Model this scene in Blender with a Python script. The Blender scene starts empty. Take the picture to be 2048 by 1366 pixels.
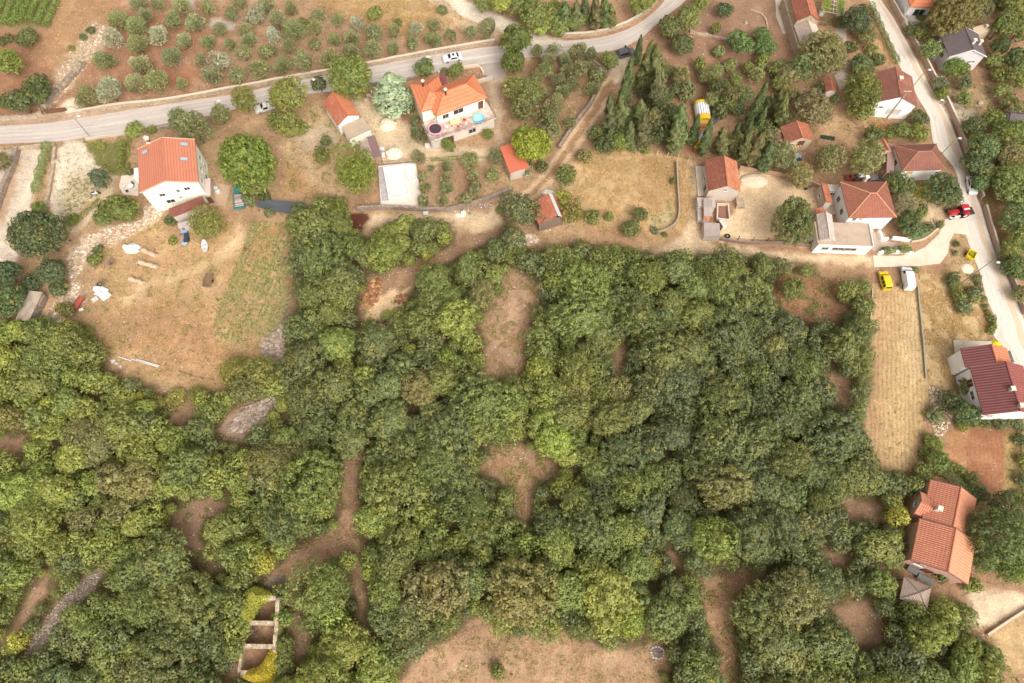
import bpy, math, random
import numpy as np
from mathutils import Vector, Matrix
random.seed(7); RNG = np.random.default_rng(7)
SC = bpy.context.scene
COL = SC.collection
# ------------------------------------------------------------------ camera
FPX, H = 1400.0, 125.0
_n = np.array([-34., -567., 1400.]); _n /= np.linalg.norm(_n)
_up = -_n; _f = np.array([0, 0, 1.]); _Y = _f - (_f @ _up) * _up; _Y /= np.linalg.norm(_Y)
_X = np.cross(_Y, _up); _X = _X if _X[0] > 0 else -_X
RW = np.array([_X, _Y, _up])                     # camera (right, up, forward) -> world
cam = bpy.data.cameras.new('camera'); camo = bpy.data.objects.new('camera', cam); COL.objects.link(camo)
cam.sensor_width = 36; cam.lens = FPX / 2048 * 36; cam.clip_end = 3000; cam.clip_start = 1
M3 = Matrix([[RW[i][0], RW[i][1], -RW[i][2]] for i in range(3)])
camo.matrix_world = Matrix.Translation((0, 0, H)) @ M3.to_4x4()
SC.camera = camo
# ------------------------------------------------------------------ sky, sun, exposure
SUN_EL, SUN_AZ = math.radians(48), math.radians(152)     # azimuth clockwise from +Y: low right of the picture
w = bpy.data.worlds.new('World'); SC.world = w; w.use_nodes = True
nt = w.node_tree; bg = nt.nodes['Background']
sky = nt.nodes.new('ShaderNodeTexSky'); sky.sky_type = 'NISHITA'; sky.sun_disc = False
sky.sun_elevation = SUN_EL; sky.sun_rotation = SUN_AZ; sky.dust_density = 6; sky.air_density = 1.0; sky.ozone_density = 1
hs = nt.nodes.new('ShaderNodeHueSaturation'); hs.inputs['Saturation'].default_value = 0.12
nt.links.new(sky.outputs[0], hs.inputs['Color'])
nt.links.new(hs.outputs[0], bg.inputs[0]); bg.inputs[1].default_value = 0.15
sl = bpy.data.lights.new('sun', 'SUN'); sl.energy = 1.05; sl.angle = math.radians(50); sl.color = (1, .985, .955)
so = bpy.data.objects.new('sun', sl); COL.objects.link(so)
sd = Vector((math.sin(SUN_AZ) * math.cos(SUN_EL), math.cos(SUN_AZ) * math.cos(SUN_EL), math.sin(SUN_EL)))
so.rotation_euler = sd.to_track_quat('Z', 'Y').to_euler(); so.location = (60, -60, 200)
SC.view_settings.view_transform = 'Standard'; SC.view_settings.look = 'None'
SC.view_settings.exposure = 0.54; SC.view_settings.gamma = 1

# ------------------------------------------------------------------ helpers
def pix(px, py, z=0.0):
    d = RW @ np.array([(px - 1024) / FPX, (683 - py) / FPX, 1.0]); t = (z - H) / d[2]
    return np.array([d[0] * t, d[1] * t, z])
def proj(p):
    c = RW.T @ (np.asarray(p, float) - np.array([0, 0, H])); return 1024 + FPX * c[0] / c[2], 683 - FPX * c[1] / c[2]
def ppm(px, py, z=0.0):
    p = pix(px, py, z); return FPX / float((RW.T @ (p - np.array([0, 0, H])))[2])
def c(r, g, b, k=1.0):
    """surface colour that a picture shows as sRGB r,g,b in this daylight"""
    f = lambda v: ((v / 255 + .055) / 1.055) ** 2.4 if v > 10 else v / 255 / 12.92
    return tuple(min(.85, f(v) / 1.35 * k) for v in (r, g, b))
def tag(o, label=None, cat=None, group=None, kind=None):
    if label: o['label'] = label
    if cat: o['category'] = cat
    if group: o['group'] = group
    if kind: o['kind'] = kind
    return o
def empty(name, loc=(0, 0, 0), rz=0, **k):
    o = bpy.data.objects.new(name, None); COL.objects.link(o); o.location = loc; o.rotation_euler = (0, 0, rz)
    o.empty_display_size = .3
    return tag(o, **k)
class MB:
    def __init__(s): s.v = []; s.f = []; s.uv = []; s.mi = []
    def face(s, pts, uv=None, mi=0):
        n = len(s.v); s.v += [tuple(p) for p in pts]; s.f.append(tuple(range(n, n + len(pts))))
        s.uv.append(uv if uv else [(p[0], p[1]) for p in pts]); s.mi.append(mi); return s
    def hexa(s, b, t, mi=0):
        """closed solid from bottom ring b and top ring t (ccw from above)"""
        n = len(b); s.face(t, mi=mi); s.face(b[::-1], mi=mi)
        for i in range(n):
            j = (i + 1) % n; L = math.dist(b[i], b[j])
            s.face([b[i], b[j], t[j], t[i]], [(0, b[i][2]), (L, b[j][2]), (L, t[j][2]), (0, t[i][2])], mi)
        return s
    def box(s, x, y, z, sx, sy, sz, rz=0, mi=0):
        """centre x,y, bottom z"""
        ca, sa = math.cos(rz), math.sin(rz)
        q = [(x + ca * a * sx / 2 - sa * b * sy / 2, y + sa * a * sx / 2 + ca * b * sy / 2) for a, b in ((-1, -1), (1, -1), (1, 1), (-1, 1))]
        return s.hexa([(p[0], p[1], z) for p in q], [(p[0], p[1], z + sz) for p in q], mi)
    def prism(s, pts, z0, z1, mi=0):
        a = sum(pts[i][0] * pts[(i + 1) % len(pts)][1] - pts[(i + 1) % len(pts)][0] * pts[i][1] for i in range(len(pts)))
        pts = pts if a > 0 else pts[::-1]
        return s.hexa([(p[0], p[1], z0) for p in pts], [(p[0], p[1], z1) for p in pts], mi)
    def tube(s, p0, p1, r0, r1=None, n=8, mi=0):
        r1 = r0 if r1 is None else r1; p0, p1 = Vector(p0), Vector(p1); d = (p1 - p0).normalized()
        a = d.orthogonal().normalized(); b = d.cross(a)
        k = [(math.cos(2 * math.pi * i / n), math.sin(2 * math.pi * i / n)) for i in range(n)]
        return s.hexa([p0 + (a * x + b * y) * r0 for x, y in k], [p1 + (a * x + b * y) * r1 for x, y in k], mi)
    def ring(s, x, y, z, R, r, n=20, m=8, mi=0, sy=1.0):
        for i in range(n):
            for j in range(m):
                q = []
                for di, dj in ((0, 0), (1, 0), (1, 1), (0, 1)):
                    a = 2 * math.pi * (i + di) / n; b = 2 * math.pi * (j + dj) / m
                    q.append((x + (R + r * math.cos(b)) * math.cos(a), y + (R + r * math.cos(b)) * math.sin(a) * sy, z + r * math.sin(b)))
                s.face(q, mi=mi)
        return s
    def lump(s, x, y, z, rx, ry, rz, seed=0, jag=.18, n=7, m=5, mi=0, flat=True):
        """rough heap or stone sitting at z (half ellipsoid when flat)"""
        R = random.Random(seed); P = []
        for j in range(m + 1):
            t = (math.pi / 2 if flat else math.pi) * j / m; row = []
            for i in range(n):
                a = 2 * math.pi * i / n; k = 1 + R.uniform(-jag, jag)
                row.append((x + rx * k * math.sin(t) * math.cos(a), y + ry * k * math.sin(t) * math.sin(a), z + rz * (math.cos(t) if flat else math.cos(t)) * (1 + R.uniform(-jag, jag) * (0 < j < m))))
            P.append(row)
        for j in range(m):
            for i in range(n):
                s.face([P[j][i], P[j + 1][i], P[j + 1][(i + 1) % n], P[j][(i + 1) % n]], mi=mi)
        return s
    def mesh(s, name, mats, smooth=False):
        me = bpy.data.meshes.new(name); me.from_pydata([tuple(map(float, p)) for p in s.v], [], s.f)
        uv = me.uv_layers.new(name='UVMap'); flat = [t for f in s.uv for p in f for t in p]
        uv.data.foreach_set('uv', flat)
        for m in (mats if isinstance(mats, (list, tuple)) else [mats]): me.materials.append(m)
        me.polygons.foreach_set('material_index', s.mi)
        if smooth: me.polygons.foreach_set('use_smooth', [True] * len(s.f))
        me.update(); return me
    def build(s, name, mats, parent=None, smooth=False, **k):
        o = bpy.data.objects.new(name, s.mesh(name, mats, smooth)); COL.objects.link(o); o.parent = parent
        return tag(o, **k)

# ------------------------------------------------------------------ materials
def each(items, name, mat, parent):
    """one box mesh per item: (x, y, z, sx, sy, sz)"""
    for q in items: MB().box(*q).build(name, mat, parent)
class NT:
    def __init__(s, name):
        s.m = bpy.data.materials.new(name); s.m.use_nodes = True; s.t = s.m.node_tree
        s.b = s.t.nodes['Principled BSDF']; s.out = s.t.nodes['Material Output']
    def n(s, t, **k):
        x = s.t.nodes.new('ShaderNode' + t)
        for a, v in k.items(): setattr(x, a, v)
        return x
    def l(s, a, b): s.t.links.new(a, b)
    def put(s, node, i, v):
        if hasattr(v, 'links') or isinstance(v, bpy.types.NodeSocket): s.l(v, node.inputs[i])
        else:
            node.inputs[i].default_value = (tuple(v) + (1,) if isinstance(v, tuple) and len(v) == 3 and node.inputs[i].type == 'RGBA' else v)
    def math(s, op, a, b=0.0, clamp=False):
        x = s.n('Math', operation=op); x.use_clamp = clamp; s.put(x, 0, a); s.put(x, 1, b); return x.outputs[0]
    def mix(s, f, a, b, blend='MIX'):
        x = s.n('Mix', data_type='RGBA', blend_type=blend); s.put(x, 0, f); s.put(x, 6, a); s.put(x, 7, b); return x.outputs[2]
    def noise(s, scale, detail=4, rough=.6, vec=None, out=0, dist=0.0):
        x = s.n('TexNoise'); x.inputs['Scale'].default_value = scale; x.inputs['Detail'].default_value = detail
        x.inputs['Roughness'].default_value = rough; x.inputs['Distortion'].default_value = dist
        if vec is not None: s.l(vec, x.inputs['Vector'])
        return x.outputs[out]
    def rng(s, v, a, b, c0=0.0, d=1.0):
        x = s.n('MapRange'); x.inputs[1].default_value = a; x.inputs[2].default_value = b; x.inputs[3].default_value = c0; x.inputs[4].default_value = d
        s.l(v, x.inputs[0]); return x.outputs[0]
    def bump(s, h, strength=.4, dist=.05):
        x = s.n('Bump'); x.inputs['Strength'].default_value = strength; x.inputs['Distance'].default_value = dist
        s.l(h, x.inputs['Height']); s.l(x.outputs[0], s.b.inputs['Normal'])
    def pos(s): return s.n('NewGeometry').outputs['Position']
    def obj(s): return s.n('TexCoord').outputs['Object']
    def fin(s, colour, rough=.85, spec=.25, metal=0.0):
        s.put(s.b, 'Base Color', colour); s.put(s.b, 'Roughness', rough); s.put(s.b, 'Specular IOR Level', spec); s.put(s.b, 'Metallic', metal); return s.m
_MC = {}
def plain(col, var=.18, scale=1.5, rough=.85, spec=.25, dirt=None, dirt_amt=.5, bump=.15, metal=0.0, fine=9.0):
    key = (col, var, scale, rough, spec, dirt, dirt_amt, bump, metal)
    if key in _MC: return _MC[key]
    t = NT('surface'); p = t.pos()
    v = t.noise(scale, 5, .6, p); v2 = t.noise(fine, 3, .6, p)
    k = t.math('ADD', t.rng(v, .25, .75, 1 - var, 1 + var), t.rng(v2, .3, .7, -var * .5, var * .5))
    cm = t.n('CombineColor')
    for i in range(3): t.l(k, cm.inputs[i])
    cc = t.mix(1.0, col, cm.outputs[0], 'MULTIPLY')
    if dirt:
        d = t.rng(t.noise(scale * .7, 6, .7, p, dist=.4), .5, .72, 0, dirt_amt)
        cc = t.mix(d, cc, dirt)
    if bump: t.bump(v2, bump, .03)
    _MC[key] = t.fin(cc, rough, spec, metal); return _MC[key]
def tiles(a, b, light, patch=.3, pu=.34, pv=.42, groove=.45, rough=.8, seam=.16):
    """fired clay or sheet roof: UV in metres, u along the eave, v up the slope"""
    t = NT('roof_tiles'); uv = t.n('TexCoord').outputs['UV']; sx = t.n('SeparateXYZ'); t.l(uv, sx.inputs[0])
    u = t.math('DIVIDE', sx.outputs[0], pu); v = t.math('DIVIDE', sx.outputs[1], pv)
    cm = t.n('CombineXYZ'); t.l(t.math('FLOOR', u), cm.inputs[0]); t.l(t.math('FLOOR', v), cm.inputs[1])
    wn = t.n('TexWhiteNoise', noise_dimensions='2D'); t.l(cm.outputs[0], wn.inputs[0])
    col = t.mix(wn.outputs[0], a, b)
    pn = t.math('ADD', t.noise(.55, 6, .7, t.pos()), t.math('MULTIPLY', t.math('SUBTRACT', wn.outputs[0], .5), .35))
    col = t.mix(t.rng(pn, .52, .68, 0, patch), col, light)
    fu = t.math('FRACT', u); fv = t.math('FRACT', v)
    gu = t.math('GREATER_THAN', seam, fu); gv = t.math('GREATER_THAN', .16, fv)
    g = t.math('MULTIPLY', t.math('MAXIMUM', gu, t.math('MULTIPLY', gv, .7)), groove)
    dark = t.mix(1.0, col, (.35, .3, .28), 'MULTIPLY')
    col = t.mix(g, col, dark)
    col = t.mix(t.rng(t.noise(.5, 5, .75, t.pos(), dist=.8), .5, .72, 0, .38), col, t.mix(1.0, col, (.62, .6, .6), 'MULTIPLY'))
    hgt = t.math('SINE', t.math('MULTIPLY', u, 6.283)); t.bump(hgt, .5, .06)
    return t.fin(col, rough, .3)
def stone(a, b, joint, sc=2.2, jw=.06, rough=.9):
    t = NT('stonework'); p = t.pos()
    vo = t.n('TexVoronoi', feature='F1'); vo.inputs['Scale'].default_value = sc; t.l(p, vo.inputs['Vector'])
    ve = t.n('TexVoronoi', feature='DISTANCE_TO_EDGE'); ve.inputs['Scale'].default_value = sc; t.l(p, ve.inputs['Vector'])
    sx = t.n('SeparateColor'); t.l(vo.outputs['Color'], sx.inputs[0])
    col = t.mix(sx.outputs[0], a, b); col = t.mix(t.rng(t.noise(.8, 5, .7, p), .45, .7, 0, .35), col, joint)
    col = t.mix(t.rng(ve.outputs[0], 0, jw, .8, 0), col, joint)
    t.bump(t.rng(ve.outputs[0], 0, .15), .6, .08); return t.fin(col, rough, .2)
def glass(col=(.03, .035, .04)):
    return plain(col, .1, 2, .08, .6, bump=0)
def paint(col, rough=.3): return plain(col, .04, 2, rough, .5, bump=0)
def leaf_mat(name, yellow, trans=.4, rough=.75):
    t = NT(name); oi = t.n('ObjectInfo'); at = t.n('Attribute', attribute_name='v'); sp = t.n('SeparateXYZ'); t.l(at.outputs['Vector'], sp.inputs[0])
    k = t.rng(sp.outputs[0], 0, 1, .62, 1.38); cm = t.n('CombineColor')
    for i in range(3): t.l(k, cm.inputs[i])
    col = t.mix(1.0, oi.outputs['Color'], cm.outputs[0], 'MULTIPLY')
    col = t.mix(t.math('MULTIPLY', t.rng(sp.outputs[1], .55, 1), .45), col, yellow)
    d = t.n('BsdfDiffuse'); tr = t.n('BsdfTranslucent'); t.l(col, d.inputs[0]); t.l(col, tr.inputs[0])
    ms = t.n('MixShader'); ms.inputs[0].default_value = trans; t.l(d.outputs[0], ms.inputs[1]); t.l(tr.outputs[0], ms.inputs[2])
    gl = t.n('BsdfGlossy'); gl.inputs['Roughness'].default_value = .55; gl.inputs[0].default_value = (.9, .9, .8, 1)
    m2 = t.n('MixShader'); m2.inputs[0].default_value = .03; t.l(ms.outputs[0], m2.inputs[1]); t.l(gl.outputs[0], m2.inputs[2])
    t.l(m2.outputs[0], t.out.inputs[0]); return t.m
# ------------------------------------------------------------------ polygons
def inside(poly, x, y):
    poly = np.asarray(poly, float); r = np.zeros(np.shape(x), bool); n = len(poly)
    for i in range(n):
        x0, y0 = poly[i][:2]; x1, y1 = poly[(i + 1) % n][:2]
        if y0 == y1: continue
        r ^= ((y0 > y) != (y1 > y)) & (x < (x1 - x0) * (y - y0) / (y1 - y0) + x0)
    return r
def sdist(poly, x, y, closed=True):
    poly = np.asarray(poly, float); d = np.full(np.shape(x), 1e9); n = len(poly)
    for i in range(n if closed else n - 1):
        a = poly[i][:2]; b = poly[(i + 1) % n][:2]; e = b - a; L = max(e @ e, 1e-9)
        t = np.clip(((x - a[0]) * e[0] + (y - a[1]) * e[1]) / L, 0, 1)
        d = np.minimum(d, np.hypot(x - a[0] - t * e[0], y - a[1] - t * e[1]))
    return np.where(inside(poly, x, y), d, -d) if closed else d
def W(pts, z=0.0): return [tuple(pix(a, b, z)[:2]) for a, b in pts]
def smoothline(P, n=6):
    P = [np.array(p, float) for p in P]; out = []
    for i in range(len(P) - 1):
        a, b, cc, d = P[max(i - 1, 0)], P[i], P[i + 1], P[min(i + 2, len(P) - 1)]
        for k in range(n):
            t = k / n; out.append(.5 * (2 * b + (cc - a) * t + (2 * a - 5 * b + 4 * cc - d) * t * t + (3 * b - a - 3 * cc + d) * t ** 3))
    return out + [P[-1]]
# ================================================================== GROUND
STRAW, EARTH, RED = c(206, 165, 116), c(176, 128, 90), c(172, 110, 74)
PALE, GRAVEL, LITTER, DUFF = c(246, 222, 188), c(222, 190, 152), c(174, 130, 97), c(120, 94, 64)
FOREST = [(-60, 640), (90, 645), (165, 650), (205, 690), (215, 745), (330, 788), (440, 790), (475, 750), (560, 750), (568, 690), (590, 620),
          (578, 540), (592, 450), (635, 395), (690, 395), (703, 455), (742, 478), (756, 452), (810, 438), (905, 448), (905, 485), (950, 475), (1000, 478),
          (1012, 430), (1040, 490), (1060, 500), (1150, 490), (1240, 488), (1310, 512), (1450, 505), (1550, 522), (1632, 530), (1645, 560), (1690, 556), (1735, 556),
          (1745, 620), (1733, 690), (1748, 760), (1733, 800), (1718, 850), (1732, 890), (1748, 945), (1828, 945), (1842, 965), (1825, 1010), (1818, 1100),
          (1795, 1150), (1800, 1190), (1880, 1200), (1940, 1210), (1950, 1265), (1990, 1290), (2010, 1450), (-60, 1450)]
CLEAR = [
    [(1000, 465), (960, 465), (900, 492), (840, 522), (770, 542), (738, 560), (722, 610), (722, 645), (748, 645), (800, 602), (832, 572), (862, 540), (925, 510), (990, 485)],
    [(1018, 535), (1085, 568), (1072, 610), (1052, 680), (1042, 742), (985, 778), (935, 772), (962, 740), (975, 690), (958, 650), (990, 610), (1008, 575)],
    [(982, 898), (1040, 883), (1078, 910), (1108, 932), (1125, 950), (1075, 962), (1066, 1010), (1052, 1048), (1028, 1022), (1030, 980), (958, 945)],
    [(700, 880), (732, 900), (716, 960), (722, 1010), (712, 1040), (722, 1105), (690, 1098), (640, 1132), (602, 1160), (582, 1172), (602, 1230), (622, 1292),
     (592, 1335), (558, 1332), (572, 1280), (572, 1200), (540, 1182), (528, 1158), (570, 1128), (600, 1088), (660, 1068), (690, 1018), (678, 950)],
    [(712, 1105), (728, 1180), (733, 1250), (746, 1278), (724, 1265), (710, 1200), (706, 1140)],
    [(338, 1040), (385, 998), (465, 992), (442, 1030), (390, 1060), (412, 1110), (458, 1142), (418, 1148), (378, 1102), (336, 1088)],
    [(45, 1318), (80, 1250), (130, 1190), (180, 1148), (215, 1138), (182, 1182), (140, 1232), (92, 1294)],
    [(-10, 880), (45, 868), (42, 902), (-10, 912)], [(-10, 1292), (30, 1240), (80, 1150), (112, 1118), (92, 1180), (42, 1262), (-10, 1314)],
    [(765, 1420), (828, 1322), (900, 1280), (948, 1238), (975, 1238), (1000, 1270), (1110, 1272), (1122, 1258), (1160, 1292), (1250, 1302), (1300, 1285), (1335, 1295), (1330, 1330), (1318, 1420)],
    [(1395, 1155), (1525, 1142), (1482, 1190), (1466, 1230), (1462, 1290), (1480, 1420), (1450, 1420), (1440, 1285), (1408, 1212)],
    [(1335, 1105), (1362, 1108), (1368, 1142), (1345, 1140)],
    [(1552, 552), (1690, 556), (1700, 600), (1680, 640), (1600, 645), (1555, 610)],
    [(1660, 752), (1702, 755), (1700, 812), (1672, 815)], [(1690, 998), (1765, 1002), (1760, 1042), (1695, 1045)], [(1640, 1098), (1705, 1108), (1700, 1140), (1650, 1135)],
    [(1668, 1215), (1740, 1200), (1768, 1240), (1758, 1292), (1710, 1294), (1686, 1250)],
    [(436, 862), (466, 820), (540, 788), (558, 800), (532, 842), (470, 885)], [(322, 805), (390, 800), (392, 840), (345, 850)], [(1228, 690), (1250, 690), (1248, 765), (1230, 760)],
    [(462, 1185), (560, 1185), (552, 1360), (462, 1355)]]
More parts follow.
